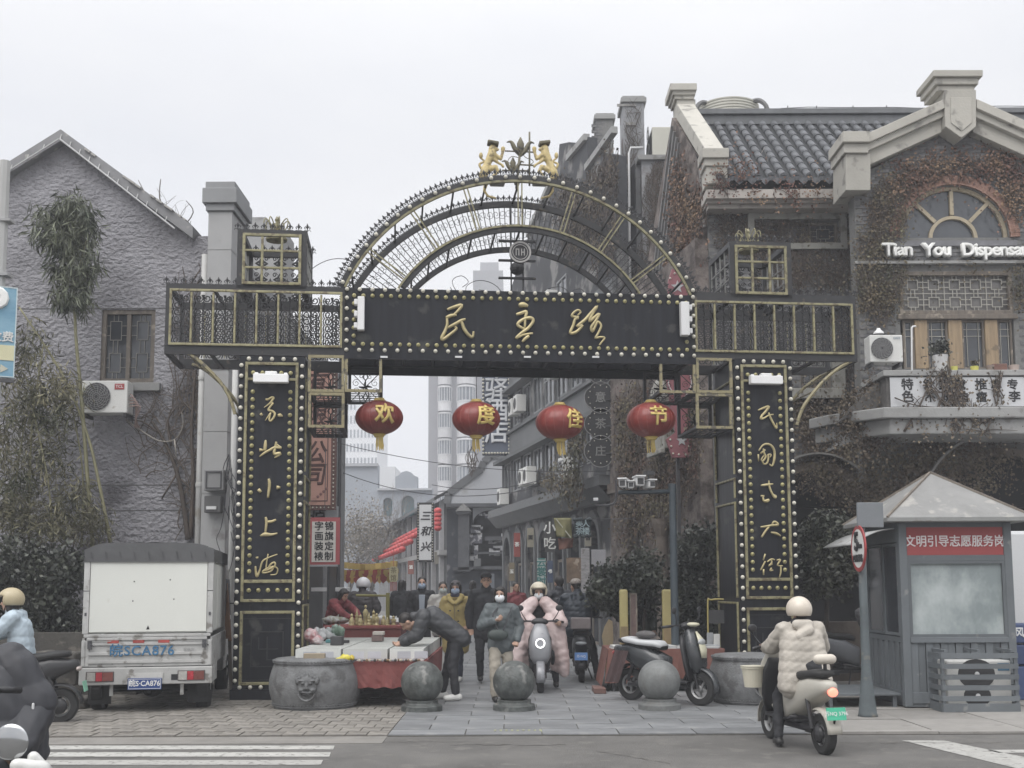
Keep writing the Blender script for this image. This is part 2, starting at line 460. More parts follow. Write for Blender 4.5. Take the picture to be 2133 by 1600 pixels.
CH ={
 'M': ((5.613,900,620),.026,[[(175,150),(260,118),(345,100),(300,165),(240,220)],[(160,245),(220,220),(285,212)],[(170,240),(175,320),(150,400),(112,475),(130,495),(220,430),(285,372),(262,350)],
       [(180,362),(280,312),(345,275),(390,262)],[(320,272),(350,310),(370,370),(420,440),(470,470),(482,405)]]),
 'Z': ((5.613,900,620),.026,[[(1010,102,1.3),(1060,92,1.5),(1118,110,1.2)],[(980,205),(1040,190),(1098,175),(1085,250),(1080,365)],[(1090,380),(1040,360),(995,320),(1060,265),(1140,245),(1178,280),(1125,360),(1050,415),(978,482),(1060,445),(1175,425)],[(1130,455),(1090,485),(1050,525)]]),
 'L': ((5.613,900,620),.024,[[(1695,215),(1730,180),(1700,155),(1650,185),(1630,228),(1705,240),(1665,262),(1645,330),(1610,420),(1680,410),(1750,335),(1690,345),(1780,270),(1850,190),(1922,112),(1865,205),(1835,285),(1890,240),(1948,200),(1900,290),(1855,350),(1868,405),(1900,345),(1930,290),(1970,340),(1932,430),(1905,480),(1960,470),(2012,480),(1975,530),(1950,562)]]),
 'a': ((10,520,820),.017,[[(340,135,1.7),(400,125),(460,90),(505,100),(460,170),(420,215),(305,300,.6)],[(425,215),(492,208),(435,280),(398,350),(470,370),(530,420),(512,500),(450,575),(415,550),(430,460),(440,410),(330,570,.6)],[(235,425,1.3),(268,465,1.3)],[(590,465,1.2),(640,460,1.7),(695,480,.8)]]),
 'b': ((10,520,820),.019,[[(340,975,.8),(332,1080,1.3),(320,1200,1.5)],[(210,1180,1.4),(290,1185)],[(210,1320,.6),(320,1240),(430,1180),(530,1130,1.2),(670,1140,1.4)],[(560,1010,1.2),(540,1120),(520,1260,1.3),(640,1250,1.3),(600,1300),(520,1340,.6)],[(570,1060,.8),(610,1100,.8),(670,1130)]]),
 'c': ((6.667,520,980),.022,[[(268,120),(280,200),(258,385,1.2)],[(125,265,1.2),(160,305,1.3)],[(380,240,1.4),(430,240,.9)]]),
 'd': ((6.667,520,980),.021,[[(225,650),(238,720),(222,870)],[(240,715),(310,712),(370,685)],[(150,912,.6),(220,890,1.5),(300,895,1.1),(390,875)]]),
 'e': ((6.667,520,980),.014,[[(105,1200,1.5),(110,1225,1.5)],[(85,1330,1.4),(90,1400,1.4),(105,1470,1.4),(140,1400),(180,1270),(250,1220),(390,1165)],[(260,1160),(240,1280),(235,1390),(300,1300),(352,1280),(350,1330),(260,1380),(190,1400),(200,1425),(300,1400),(345,1340),(392,1370),(372,1440),(290,1450)],[(185,1405),(230,1370),(330,1330)]]),
 'f': ((9.41,1560,830),.017,[[(165,240),(270,195,1.3),(372,170,1.3),(300,280,1.2),(240,340),(220,405,1.2),(285,390),(370,340),(465,320)],[(370,285),(400,370),(460,490),(525,590),(530,485,.6)]]),
 'g': ((9.41,1560,830),.015,[[(168,1100,.8),(175,1240,.8)],[(180,1030),(250,930),(340,900,1.2),(430,940,1.2),(482,1040,1.3),(480,1200,1.5),(440,1325,1.3),(385,1290)],[(215,1085),(305,1010)],[(265,990),(285,1080),(312,1150),(260,1230),(228,1205),(275,1125)],[(235,1220),(280,1290),(340,1270),(365,1180),(360,1110),(418,1110),(395,1160)]]),
 'h': ((7.273,1560,1000),.016,[[(170,85,.9),(260,75,1.3),(355,62,.8)],[(290,10,.6),(295,90),(330,190),(382,270,1.2),(395,245),(350,220)],[(170,245),(220,243)],[(200,250),(215,320,1.2),(285,305,1.2),(270,330),(222,335)]]),
 'i': ((7.273,1560,1000),.018,[[(165,715,1.2),(240,705),(330,690),(420,682,1.2),(408,650),(370,633),(345,660),(340,690)],[(290,710),(230,790),(180,870,1.3)],[(320,795,.8),(400,812,1.2),(468,850)]]),
 'j': ((7.273,1560,1000),.013,[[(235,1120),(205,1215)],[(235,1230),(200,1300),(165,1365)],[(210,1350),(210,1440)],[(265,1240),(330,1200),(380,1210)],[(330,1215),(330,1260),(290,1300),(345,1270)],[(330,1330),(310,1370),(355,1365)],[(410,1215),(465,1210),(420,1290),(500,1300)],[(470,1310),(470,1400),(450,1475)]]),
}
bulb_me =MB().ell((0,-.02,0),.030,.030,.030,10,6).mesh('bulb',bulb_m,True)
stud_me =MB().ell((0,-.005,0),.031,.026,.031,10,6).mesh('stud',stud_m,True)
fl =MB()
fl.tube([(0,0,0),(0,0,.05),(0,0,.085),(0,0,.12)],[.008,.010,.020,.002],4)
for sgn in (-1,1):
    fl.tube([(0,0,.04),(sgn*.024,0,.075),(sgn*.040,0,.055),(sgn*.028,0,.035)],.009,4)
    fl.tube([(0,0,.0),(sgn*.02,0,.02),(sgn*.045,0,.012),(sgn*.05,0,0)],.005,4)
fin_me =fl.mesh('finial',blk2)
def bulbs(parent,me,name,P0,P1,n,y,skip0=False):
    a =G.at(*P0); b =G.at(*P1)
    for i in range(n):
        if skip0 and i == 0: continue
        t =i/(n -1); inst(name,me,parent,(a[0] +(b[0] -a[0])*t,y,a[1] +(b[1] -a[1])*t),sc=(random.uniform(.92,1.08),)*3)
def gtube(mb,a,b,r,y=0,n=4,flat=1): # straight bar between pixels
    A =G.at(*a); B =G.at(*b); mb.tube([(A[0],y,A[1]),(B[0],y,B[1])],r,n,flat=flat)
def bar(mb,u0,u1,z0,z1,y0,y1): mb.box(min(u0,u1),max(u0,u1),y0,y1,min(z0,z1),max(z0,z1))
def rectframe(mb,u0,u1,z0,z1,w,y0,y1):
    mb.ringwall([(u0,z0),(u1,z0),(u1,z1),(u0,z1)],[(u0 +w,z0 +w),(u1 -w,z0 +w),(u1 -w,z1 -w),(u0 +w,z1 -w)],y0,y1)
def spiral(cx,cz,r,a0,turns=1.4,k=14,y=0):
    return [(cx +r*(1 -.75*i/k)*math.cos(a0 +2*PI*turns*i/k),y,cz +r*(1 -.75*i/k)*math.sin(a0 +2*PI*turns*i/k)) for i in range(k +1)]

# ---- pillars
def pillar(uL,uR,topz,chars,lean,side):
    W =uR -uL; uc =(uL +uR)/2
    body =MB(); body.box(uL,uR,0.0,GD,0.12,topz)
    body.box(uL -.03,uR +.03,-.03,GD +.03,0,.16)
    pil =body.build('pillar',blk,gate)
    fr =MB()
    fw =.040; i0,i1 =uL +.085,uR -.085
    z1 =topz -.09; zb =1.42; zl0 =.22; zl1 =1.22
    rectframe(fr,i0,i1,1.34,z1,fw,-.035,-.002)
    bar(fr,i0 +fw,i1 -fw,z1 -.26,z1 -.225,-.03,-.002)
    bar(fr,i0 +fw,i1 -fw,1.60,1.645,-.03,-.002)
    rectframe(fr,i0,i1,zl0,zl1,fw,-.035,-.002)
    # side frames on the flank facing the passage
    us =uL if side < 0 else uR
    for (za,zc) in ((.25,1.3),(1.36,2.75),(2.8,3.1),(3.15,topz -.3)):
        for y0 in (.06,GD -.1):
            fr.box(us +side*.001,us +side*.03,y0,y0 +.035,za,zc) if side > 0 else fr.box(us -.03,us -.001,y0,y0 +.035,za,zc)
        (fr.box(us -.03,us -.001,.095,GD -.1,zc -.03,zc) if side < 0 else fr.box(us +.001,us +.03,.095,GD -.1,zc -.03,zc))
    fr.build('gold_frame',gold,pil,bevel=.006)
    # recessed-look raised fret square on the lower panel
    fq =MB(); cz =.70
    rectframe(fq,uc -.22,uc +.22,cz -.24,cz +.24,.012,-.014,-.002)
    rectframe(fq,uc -.33,uc +.33,cz -.42,cz +.42,.01,-.012,-.002)
    fq.box(uc -.006,uc +.006,-.012,-.002,cz -.15,cz +.17); fq.box(uc -.12,uc +.15,-.0125,-.0025,cz -.005,cz +.007)
    fq.box(uc -.12,uc -.108,-.012,-.002,cz +.01,cz +.16); fq.box(uc +.006,uc +.12,-.012,-.002,cz -.15,cz -.138)
    fq.build('fret_relief',blk2,pil)
    nb =30
    for uu in (uL +.035,uR -.035):
        for i in range(nb): inst('bulb',bulb_me,pil,(uu,-.01,.28 +(topz -.42)*i/(nb -1)))
    for i in range(5): inst('bulb',bulb_me,pil,(i0 +.05 +(i1 -i0 -.1)*i/4,-.01,topz -.045))
    for i in range(6): inst('bulb',bulb_me,pil,(uL +.1 +(W -.2)*i/5,-.01,.19))
    z_a,z_b =1.76,z1 -.42; ns =24
    for uu in (i0 +fw +.07,i1 -fw -.07):
        for i in range(ns): inst('stud',stud_me,pil,(uu,-.008,z_a +(z_b -z_a)*i/(ns -1)))
    for i in range(5): inst('stud',stud_me,pil,(i0 +fw +.07 +(i1 -i0 -2*fw -.14)*i/4,-.008,1.50))
    for i in range(5): inst('stud',stud_me,pil,(i0 +fw +.07 +(i1 -i0 -2*fw -.14)*i/4,-.008,z1 -.15))
    for c in chars:
        S,w,ss =CH[c]; b =MB()
        for s_ in ss: stroke(b,s_,-.035,w,S)
        b.build('gold_character',gold2,pil,smooth=True)
    # lamp
    zt =z1 -.25
    lm =MB(); lm.box(uc -.24,uc +.24,-.17,-.05,zt -.06,zt +.06); lm.box(uc -.08,uc +.08,-.15,-.06,zt +.062,zt +.10)
    for q in (-.2,.2): lm.box(uc +q -.025,uc +q +.025,-.13,-.002,zt +.062,zt +.085)
    lm.build('flood_lamp',wht,pil,bevel=.01)
    return pil
zt =G.z(560,742)
PLu =(G.u(491,1100),G.u(630,1100)); PRu =(G.u(1538,1100),G.u(1659,1100))
pl =pillar(PLu[0],PLu[1],zt,'abcde',0,1)
pr =pillar(PRu[0],PRu[1],G.z(1600,748),'fghij',0,-1)
# ---- centre beam
u0,zb0 =G.at(717,742); u1,zb1 =G.at(1449,742)
zt_ =G.z(1066,607); zb_ =G.z(1066,739)
bm =MB(); bm.box(u0,u1,0,.16,zb_ +.0,zt_); bm.box(u0,u1,GD -.16,GD,zb_,zt_)
for k in range(13):
    uu =u0 +(u1 -u0)*k/12; bm.box(uu -.02,uu +.02,.16,GD -.16,zb_,zb_ +.05); bm.box(uu -.02,uu +.02,.16,GD -.16,zt_ -.05,zt_)
bm.box(u0,u1,-.02,.02,zb_ -.10,zb_ -.002); bm.box(u0,u1,GD -.02,GD +.02,zb_ -.12,zb_ -.002)
beam =bm.build('name_beam',blk,gate)
nb =29
for i in range(nb):
    uu =u0 +.03 +(u1 -u0 -.06)*i/(nb -1)
    inst('bulb',bulb_me,beam,(uu,-.012,zt_ -.03)); inst('bulb',bulb_me,beam,(uu,-.012,zb_ +.025))
for i in range(1,6):
    zz =zb_ +(zt_ -zb_)*i/6
    inst('bulb',bulb_me,beam,(u0 +.03,-.012,zz)); inst('bulb',bulb_me,beam,(u1 -.03,-.012,zz))
ns =38
for i in range(ns):
    uu =u0 +.13 +(u1 -u0 -.26)*i/(ns -1)
    inst('stud',stud_me,beam,(uu,-.008,zt_ -.115)); inst('stud',stud_me,beam,(uu,-.008,zb_ +.115))
for i in range(1,6):
    zz =zb_ +.115 +(zt_ -zb_ -.23)*i/6
    inst('stud',stud_me,beam,(u0 +.13,-.008,zz)); inst('stud',stud_me,beam,(u1 -.13,-.008,zz))
for c in 'MZL':
    S,w,ss =CH[c]; b =MB()
    for s_ in ss: stroke(b,s_,-.045,w,S)
    b.build('gold_character',gold2,beam,smooth=True)
for (xa,xb,ya,yb) in ((745,760,623,692),(1414,1430,634,703)):
    a =G.at(xa,yb); c =G.at(xb,ya); b =MB(); b.box(a[0],c[0],-.16,-.05,a[1],c[1])
    sd =-1 if xa < 1000 else 1
    for t in (.15,.5,.85):
        zz =a[1] +(c[1] -a[1])*t; uu =a[0] if sd < 0 else c[0]
        b.box(min(uu,uu +sd*.05),max(uu,uu +sd*.05),-.13,-.002,zz -.04,zz +.04)
    b.build('flood_lamp',wht,beam,bevel=.01)
lt =MB()
for px in (800,955,1098,1240):
    a =G.at(px,745); lt.box(a[0] -.05,a[0] +.05,-.045,-.021,a[1] -.01,a[1] +.015)
lt.build('marker_lamp',wht,beam)
# ---- side beams: open box trusses
def truss(xa,xb,ytop,ybot,gtop,gbot,posts,endside):
    ua,ub =G.u(xa),G.u(xb); z1 =G.z((xa +xb)/2,ytop); z0 =G.z((xa +xb)/2,ybot)
    g1 =G.z((xa +xb)/2,gtop); g0 =G.z((xa +xb)/2,gbot)
    t =MB()
    for y0,y1 in ((0,.05),(GD -.05,GD)):
        bar(t,ua,ub,g1,z1,y0,y1); bar(t,ua,ub,z0,g0,y0,y1)
        bar(t,ua,ua +.06,g0,g1,y0,y1); bar(t,ub -.06,ub,g0,g1,y0,y1)
    for uu in (ua,ub -.06):
        for zz in ((z0,z0 +.06),(z1 -.06,z1)): t.box(uu,uu +.06,.05,GD -.05,*zz)
    n =int((ub -ua)/.6)
    for i in range(1,n):
        uu =ua +(ub -ua)*i/n; t.box(uu -.02,uu +.02,.05,GD -.05,z0,z0 +.04); t.box(uu -.02,uu +.02,.05,GD -.05,z1 -.04,z1)
    tr =t.build('side_beam',blk2,gate)
    gf =MB()
    ga =ua +.055; gb =ub -.055
    rectframe(gf,ga,gb,g0 -.02,g1 +.02,.034,-.03,-.002)
    for k in range(1,posts):
        uu =ga +(gb -ga)*k/posts; gf.box(uu -.014,uu +.014,-.026,.02,g0 +.025,g1 -.025)
    for k in range(1,posts):
        uu =ga +(gb -ga)*k/posts; gf.box(uu -.008,uu +.008,GD +.001,GD +.012,g0 +.025,g1 -.025)
    gf.build('gold_frame',gold,tr,bevel=.006)
    sc =MB()   # ornamental cast scroll strips between the posts, on the back face
    for k in range(posts):
        uc =ga +(gb -ga)*(k +.5)/posts
        for yy in (GD -.02,.06):
            zz =g0 +.02
            while zz < g1 -.05:
                for sg in (-1,1):
                    sc.tube(spiral(uc +sg*.055,zz +.05,.062,PI/2 +sg*.7,1.3*sg,9,yy),.011,3,cap=False)
                    sc.tube([(uc +sg*.11,yy,zz),(uc +sg*.125,yy,zz +.05),(uc +sg*.105,yy,zz +.1)],.010,3,cap=False)
                sc.tube([(uc,yy,zz),(uc +.02,yy,zz +.05),(uc,yy,zz +.1)],.009,3,cap=False)
                zz += .1
    tag(sc.build('scroll_panel',blk2,tr),kind='stuff')
    n =int((ub -ua)/.115)
    for i in range(n +1):
        inst('finial',fin_me,tr,(ua +(ub -ua)*i/n,.02,z1 -.005))
    for i in range(0,n +1,2):
        inst('finial',fin_me,tr,(ua +(ub -ua)*i/n,GD -.02,z1 -.005))
    return tr
trl =truss(328,715,594,740,608,719,8,0)
trr =truss(1451,1804,613,751,633,734,8,1)
# ---- cube cages on top
def cage(xa,xb,ya,yb,sidegrid):
    xm =(xa +xb)/2
    ua,ub =G.u(xa,ya),G.u(xb,ya); z1 =G.z(xm,ya); z0 =G.z(xm,yb)
    c =MB()
    for y0,y1 in ((0,.06),(GD -.06,GD)):
        rectframe(c,ua,ub,z0,z1,.085,y0,y1)
    for uu in (ua,ub -.085):
        c.box(uu,uu +.085,.06,GD -.06,z0,z0 +.08); c.box(uu,uu +.085,.06,GD -.06,z1 -.08,z1)
    cg =c.build('lantern_cage',blk2,gate)
    f =MB(); i0,i1 =ua +.075,ub -.075; k0,k1 =z0 +.05,z1 -.06
    rectframe(f,i0,i1,k0,k1,.04,-.03,-.002)
    for t in (1/3,2/3):
        uu =i0 +(i1 -i0)*t; zz =k0 +(k1 -k0)*t
        f.box(uu -.017,uu +.017,-.024,.012,k0 +.04,k1 -.04); f.box(i0 +.04,i1 -.04,-.021,.010,zz -.015,zz +.015)
    f.build('gold_grid',gold,cg,bevel=.005)
    # flank grid
    for us in (ua +.01,ub -.03):
        g2 =MB()
        for t in range(5): yy =.08 +(GD -.16)*t/4; g2.box(us,us +.02,yy -.01,yy +.01,k0,k1)
        for t in range(4): zz =k0 +(k1 -k0)*t/3; g2.box(us +.001,us +.019,.07,GD -.07,zz -.01,zz +.01)
        g2.build('flank_grid',mat('grey_old_steel',(.2,.2,.19),.6,.2,12),cg)
    sc =MB()
    for i in range(3):
        for j in range(3):
            cu =i0 +(i1 -i0)*(i +.5)/3; cz =k0 +(k1 -k0)*(j +.5)/3; yy =GD -.03
            for a in range(4):
                an =a*PI/2
                sc.tube([(cu,yy,cz),(cu +.05*math.cos(an +.5),yy,cz +.05*math.sin(an +.5)),(cu +.085*math.cos(an),yy,cz +.085*math.sin(an)),(cu +.05*math.cos(an -.5),yy,cz +.05*math.sin(an -.5)),(cu,yy,cz)],.02,4)
            for sg in (-1,1):
                for sh in (-1,1): sc.tube(spiral(cu +sg*.075,cz +sh*.075,.04,0,1.2,8,yy),.009,3,cap=False)
    tag(sc.build('scroll_panel',blk2,cg),kind='stuff')
    n =8
    for i in range(n +1):
        inst('finial',fin_me,cg,(ua +(ub -ua)*i/n,.02,z1 -.005)); inst('finial',fin_me,cg,(ua +(ub -ua)*i/n,GD -.02,z1 -.005))
    # wire crown
    cr_ =MB(); uc =(ua +ub)/2; yc =GD/2
    for k in range(8):
        an =2*PI*k/8 +.3
        q =[(0.03,0),(.12,.10),(.19,.22),(.17,.31),(.10,.26),(.05,.12),(.03,0)]
        cr_.tube([(uc +r*math.cos(an),yc +r*math.sin(an),z1 +.02 +h) for r,h in catmull(q,3)],.009,5,cap=False)
    cr_.lathe([(.02,z1 +.0),(.02,z1 +.3),(.035,z1 +.33),(.01,z1 +.38)],(uc,yc,0),8)
    cr_.lathe([(.15,z1 +.01),(.16,z1 +.035),(.15,z1 +.05)],(uc,yc,0),16)
    cr_.build('wire_crown',gold,cg)
    return cg
cage(495,640,479,601,0)
cage(1519,1647,504,621,1)
# ---- hanging lattice brackets
def lattice(cells):
    b =MB(); gf =MB(); s =MB()
    for (xa,xb,ya,yb) in cells:
        xm =(xa +xb)/2
        ua,ub =G.u(xa,ya),G.u(xb,ya); z1 =G.z(xm,ya); z0 =G.z(xm,yb)
        rectframe(gf,ua,ub,z0,z1,.04,-.015,.025)
        rectframe(b,ua,ub,z0,z1,.045,GD -.05,GD)
        for uu in (ua,ub -.04): b.box(uu,uu +.04,.026,GD -.051,z0,z0 +.04)
        cu,cz =(ua +ub)/2,(z0 +z1)/2; yy =GD -.025
        s.tube([(ua,yy,z0),(ub,yy,z1)],.008,4); s.tube([(ua,yy -.012,z1),(ub,yy -.012,z0)],.008,4)
        for an in range(4):
            a =an*PI/2 +PI/4
            s.tube([(cu,yy,cz),(cu +.05*math.cos(a -.4),yy,cz +.05*math.sin(a -.4)),(cu +.1*math.cos(a -PI/4),yy,cz +.1*math.sin(a -PI/4)),(cu,yy,cz)],.012,4)
        for sg in (-1,1):
            for sh in (-1,1):
                s.tube(spiral(cu +sg*.14,cz +sh*.06,.06,sh*1.2,1.3,10,yy),.005,3,cap=False)
                s.tube(spiral(cu +sg*.06,cz +sh*.16,.045,sg*1.2,1.3,10,yy),.005,3,cap=False)
                s.tube([(cu,yy,cz +sh*.1),(cu +sg*.04,yy,cz +sh*.15),(cu,yy,cz +sh*.22)],.011,4)
        # ladder-like bottom
        for k in range(6):
            y0 =.05 +(GD -.15)*k/5; s.box(ua +.04,ub -.04,y0,y0 +.012,z0 +.012,z0 +.024)
        for k in range(4):
            x0 =ua +.05 +(ub -ua -.1)*k/3; s.box(x0 -.006,x0 +.006,.03,GD -.06,z0 +.0,z0 +.0118)
    la =b.build('hanging_lattice',blk2,gate)
    gf.build('gold_frame',mat('dull_gold_paint',(.24,.21,.12),.6,.3,12,bump=.003,bscale=20,wear=((.09,.08,.06),.52,12.0)),la)
    tag(s.build('scroll_panel',blk2,la),kind='stuff')
lattice([(642,718,740,817),(719,796,740,817),(642,718,818,891)])
lattice([(1373,1448,746,819),(1449,1524,746,819),(1449,1524,820,893)])
# ---- curved brackets under the side beams
for pts in ([(372,728),(400,740),(430,765),(458,795),(478,828),(489,862)],[(1782,748),(1752,764),(1720,790),(1692,822),(1672,852),(1661,885)]):
    br =MB(); q =catmull([G.at(*p) for p in pts],4)
    for y in (0.03,GD -.05): br.tube([(a,y,c) for a,c in q],.026,5)
    for i in range(3,len(q) -1,4): br.tube([(q[i][0],.05,q[i][1]),(q[i][0],GD -.07,q[i][1])],.012,4)
    br.build('curved_bracket',MATS['dull_gold_paint'],gate)
# ---- great arch
cu,cz =G.at(1085,763)
RO =G.z(1085,377) -cz; RI =G.z(1085,472) -cz
zbase =zt_ +.0
def arc(r,y,a0=None,n=64):
    lo =math.asin(min(1,(zbase -cz)/r)); return [(cu +r*math.cos(PI -lo -(PI -2*lo)*i/n),y,cz +r*math.sin(PI -lo -(PI -2*lo)*i/n)) for i in range(n +1)]
def arcband(mb,r0,r1,y0,y1,n=64):
    lo =math.asin((zbase -cz)/r0)
    A =[PI -lo -(PI -2*lo)*i/n for i in range(n +1)]
    vs =[]
    for a in A:
        for r,y in ((r0,y0),(r1,y0),(r1,y1),(r0,y1)): vs.append((cu +r*math.cos(a),y,cz +r*math.sin(a)))
    fs =[(0,3,2,1),(4*n,4*n +1,4*n +2,4*n +3)]
    for i in range(n):
        for k in range(4): fs.append((4*i +k,4*i +(k +1) % 4,4*i +4 +(k +1) % 4,4*i +4 +k))
    mb.add(vs,fs)
ab =MB()
arcband(ab,RO +.012,RO +.085,0,.05); arcband(ab,RO -.03,RO +.06,GD -.05,GD)
arcband(ab,RI -.075,RI -.005,0.0,.05); arcband(ab,RI -.06,RI +.02,GD -.05,GD)
for k in range(15):
    a =PI -.33 -(PI -.66)*k/14
    for r in (RO +.03,RI -.04):
        d =Vector((math.cos(a),0,math.sin(a)))
        ab.tube([Vector((cu,.05,cz)) +d*r,Vector((cu,GD -.05,cz)) +d*r],.018,4)
for k in range(78):      # thin dark rods on the back face
    a =PI -.38 -(PI -.76)*k/77
    d =Vector((math.cos(a),0,math.sin(a))); ab.tube([Vector((cu,GD -.03,cz)) +d*RI,Vector((cu,GD -.03,cz)) +d*RO],.008,4)
arch =ab.build('arch_ring',blk2,gate)
ag =MB()
arcband(ag,RO -.022,RO +.011,-.02,.03); arcband(ag,RI -.004,RI +.024,-.02,.03)
for deg in (90,107,125,143,160,73,56,38,20):
    a =RAD(deg); d =Vector((math.cos(a),0,math.sin(a))); sd =Vector((-math.sin(a),0,math.cos(a)))
    if cz +RI*math.sin(a) < zbase +.05: continue
    for of in (-.028,.028):
        q0 =Vector((cu,0,cz)) +d*(RI +.03) +sd*of; q1 =Vector((cu,0,cz)) +d*(RO -.03) +sd*of
        ag.tube([q0,q1],.013,4)
ag.build('gold_rib',gold,arch)
for k in range(31):
    lo =math.asin((zbase -cz)/RO) +.02; a =PI -lo -(PI -2*lo)*k/30
    inst('bulb',bulb_me,arch,(cu +(RO +.048)*math.cos(a),-.015,cz +(RO +.048)*math.sin(a)))
for r,y,n in ((RO +.085,.02,84),(RO +.06,GD -.02,76),(RI +.02,GD -.02,0)):
    for k in range(n):
        lo =math.asin((zbase -cz)/r) +.01; a =PI -lo -(PI -2*lo)*k/(n -1)
        inst('finial',fin_me,arch,(cu +r*math.cos(a),y,cz +r*math.sin(a)),(0,PI/2 -a,0))
sw =MB()
for k in range(60):
    a =PI -.42 -(PI -.84)*k/59
    for j,fr in enumerate((.2,.5,.8)):
        r =RI +(RO -RI)*fr
        aa =a +(j % 2)*.02
        sw.tube(spiral(cu +r*math.cos(aa),cz +r*math.sin(aa),.075,random.random()*6,random.choice((-1.3,1.3)),9,GD -.02),.0042,3,cap=False)
tag(sw.build('scroll_wire',blk2,arch),kind='stuff')
# loose scrolls and clock mast inside the arch
sw =MB()
def sgt(pts,r=.006,y=GD -.1):
    q =catmull([G.at(*p) for p in pts],4); sw.tube([(a,y,c) for a,c in q],r,4,cap=False)
sgt([(1080,610),(1050,560),(1010,545),(980,560),(990,590),(1020,588),(1025,570),(1008,566)])
sgt([(1060,612),(1000,600),(960,570),(950,545),(970,535),(985,548),(972,560)])
sgt([(1050,615),(980,612),(925,600),(915,580),(935,570),(945,588),(932,592)])
sgt([(950,612),(930,600),(920,590)]); sgt([(945,560),(960,580),(1000,604),(1062,608)])
sgt([(1120,612),(1150,570),(1190,560),(1210,580),(1195,600),(1175,590),(1185,578)])
sgt([(1140,614),(1200,604),(1240,585),(1235,565),(1215,570),(1222,585)])
sgt([(1160,616),(1220,612),(1270,600),(1280,584),(1262,578),(1256,592)])
sw.build('scrollwork',blk2,gate)
ms =MB(); um =G.u(1086,600)
for du in (-.09,.09): ms.tube([(um +du,GD*.5,zt_),(um +du,GD*.5,zt_ +1.45)],.012,5)
for zz in (.35,.62,.92): ms.box(um -.28,um +.28,GD*.5 -.03,GD*.5 +.03,zt_ +zz -.012,zt_ +zz +.012)
ms.ell((um,GD*.5,zt_ +.5),.11,.11,.10,14,8)
mast =ms.build('clock_mast',blk2,gate)
zc =G.z(1087,520)
b =MB(); b.lathe([(.145,-.05),(.15,-.04),(.15,.04),(.145,.05)],(0,0,0),24,Matrix.Rotation(PI/2,3,'X')); 
b.v =[(x +um +.0,y +.18,z +zc) for x,y,z in b.v]
b.build('clock_case',blk2,mast)
b =MB(); ang =[2*PI*i/28 for i in range(28)]
b.ringwall([(um +.16*math.cos(a),zc +.16*math.sin(a)) for a in ang],[(um +.135*math.cos(a),zc +.135*math.sin(a)) for a in ang],.11,.13)
b.ringwall([(um +.115*math.cos(a),zc +.115*math.sin(a)) for a in ang],[(um +.105*math.cos(a),zc +.105*math.sin(a)) for a in ang],.112,.129)
for q in (-.06,-.02,.02,.06): b.box(um +q -.006,um +q +.006,.114,.128,zc -.05,zc +.05)
b.box(um -.06,um -.02,.115,.127,zc +.038,zc +.05); b.box(um +.02,um +.06,.115,.127,zc -.006,zc +.006)
b.build('round_emblem',mat('pewter',(.35,.34,.33),.5,.2,10),mast)
# ---- crest: lions, spear, lily stems
def lion(pxc,flip,spear):
    def L(x,y): a =G.at(pxc +flip*x,y); return (a[0],.3,a[1])
    b =MB(); C =lambda p,r0,q,r1,n: b.cap(p,r0*.74,q,r1*.74,n)
    # coordinates: x px toward the centre, y px on the photo
    body =[((-14,350),.085,(-8,325),.075),((-8,325),.075,(-2,305),.085),((-2,305),.07,(0,296),.07)]
    hipx,hipy =-18,340
    for (p,r0,q,r1) in [((-20,345),.10,(-12,322),.075),((-12,322),.075,(-4,306),.095),((-4,306),.09,(-2,293),.085),
                           ((-2,293),.075,(8,295),.035),      # head and muzzle
                           ((2,306),.05,(15,315),.036),((15,315),.036,(19,302),.032),((19,302),.032,(20,293),.048),   # upper arm raised
                           ((-2,314),.045,(8,322),.032),((8,322),.03,(18,328),.025),((18,328),.03,(20,331),.03),
                           ((-16,340),.075,(4,332),.05),((4,332),.05,(10,342),.035),((10,342),.033,(-2,352),.03),((-2,352),.028,(4,360),.03),  # front thigh
                           ((-24,350),.08,(-16,366),.055),((-16,366),.05,(-20,382),.03),((-20,382),.028,(-12,394),.026),((-12,394),.028,(4,398),.024)]:
        C(L(*p),r0,L(*q),r1,8)
    me =remesh(b,.011,2,'lion'); me.materials.append(gold2 if False else mat('lion_gold',(.50,.40,.19),.5,.25,9,bump=.006,bscale=30,wear=((.24,.19,.1),.56,14.0)))
    lo =obj('lion',me,gate)
    t =MB(); q =catmull([L(-26,336),L(-30,326),L(-20,320),L(-28,312),L(-24,306)],4); t.tube(q,[.02 -.0005*i for i in range(len(q))],6); t.ell(L(-27,308),.03,.03,.05)
    t.build('tail',MATS['lion_gold'],lo,smooth=True)
    h =MB(); c =Vector(L(-2,286)); h.box(-.085,.085,-.08,.08,0,.05); h.xf(Matrix.Translation(c) @ Matrix.Rotation(flip*.15,4,'Y')); h.build('cap',bronze,lo,bevel=.015)
    k =MB(); c =Vector(L(8,362)); k.box(-.11,.11,-.09,.09,-.06,.06); k.xf(Matrix.Translation(c)); k.build('pedestal',mat('pedestal_grey',(.28,.28,.27),.7),lo,bevel=.02)
lion(1032,1,0); lion(1138,-1,1)
cr_ =MB()
def ct(a,b,r,y=.3): A =G.at(*a); B =G.at(*b); cr_.tube([(A[0],y,A[1]),(B[0],y,B[1])],r,6)
ct((1108,372),(1108,258),.014); ct((1056,298),(1122,301),.012); ct((1050,339),(1106,340),.011); ct((1086,327),(1122,329),.013); ct((1080,378),(1088,300),.018); ct((1078,370),(1072,338),.014)
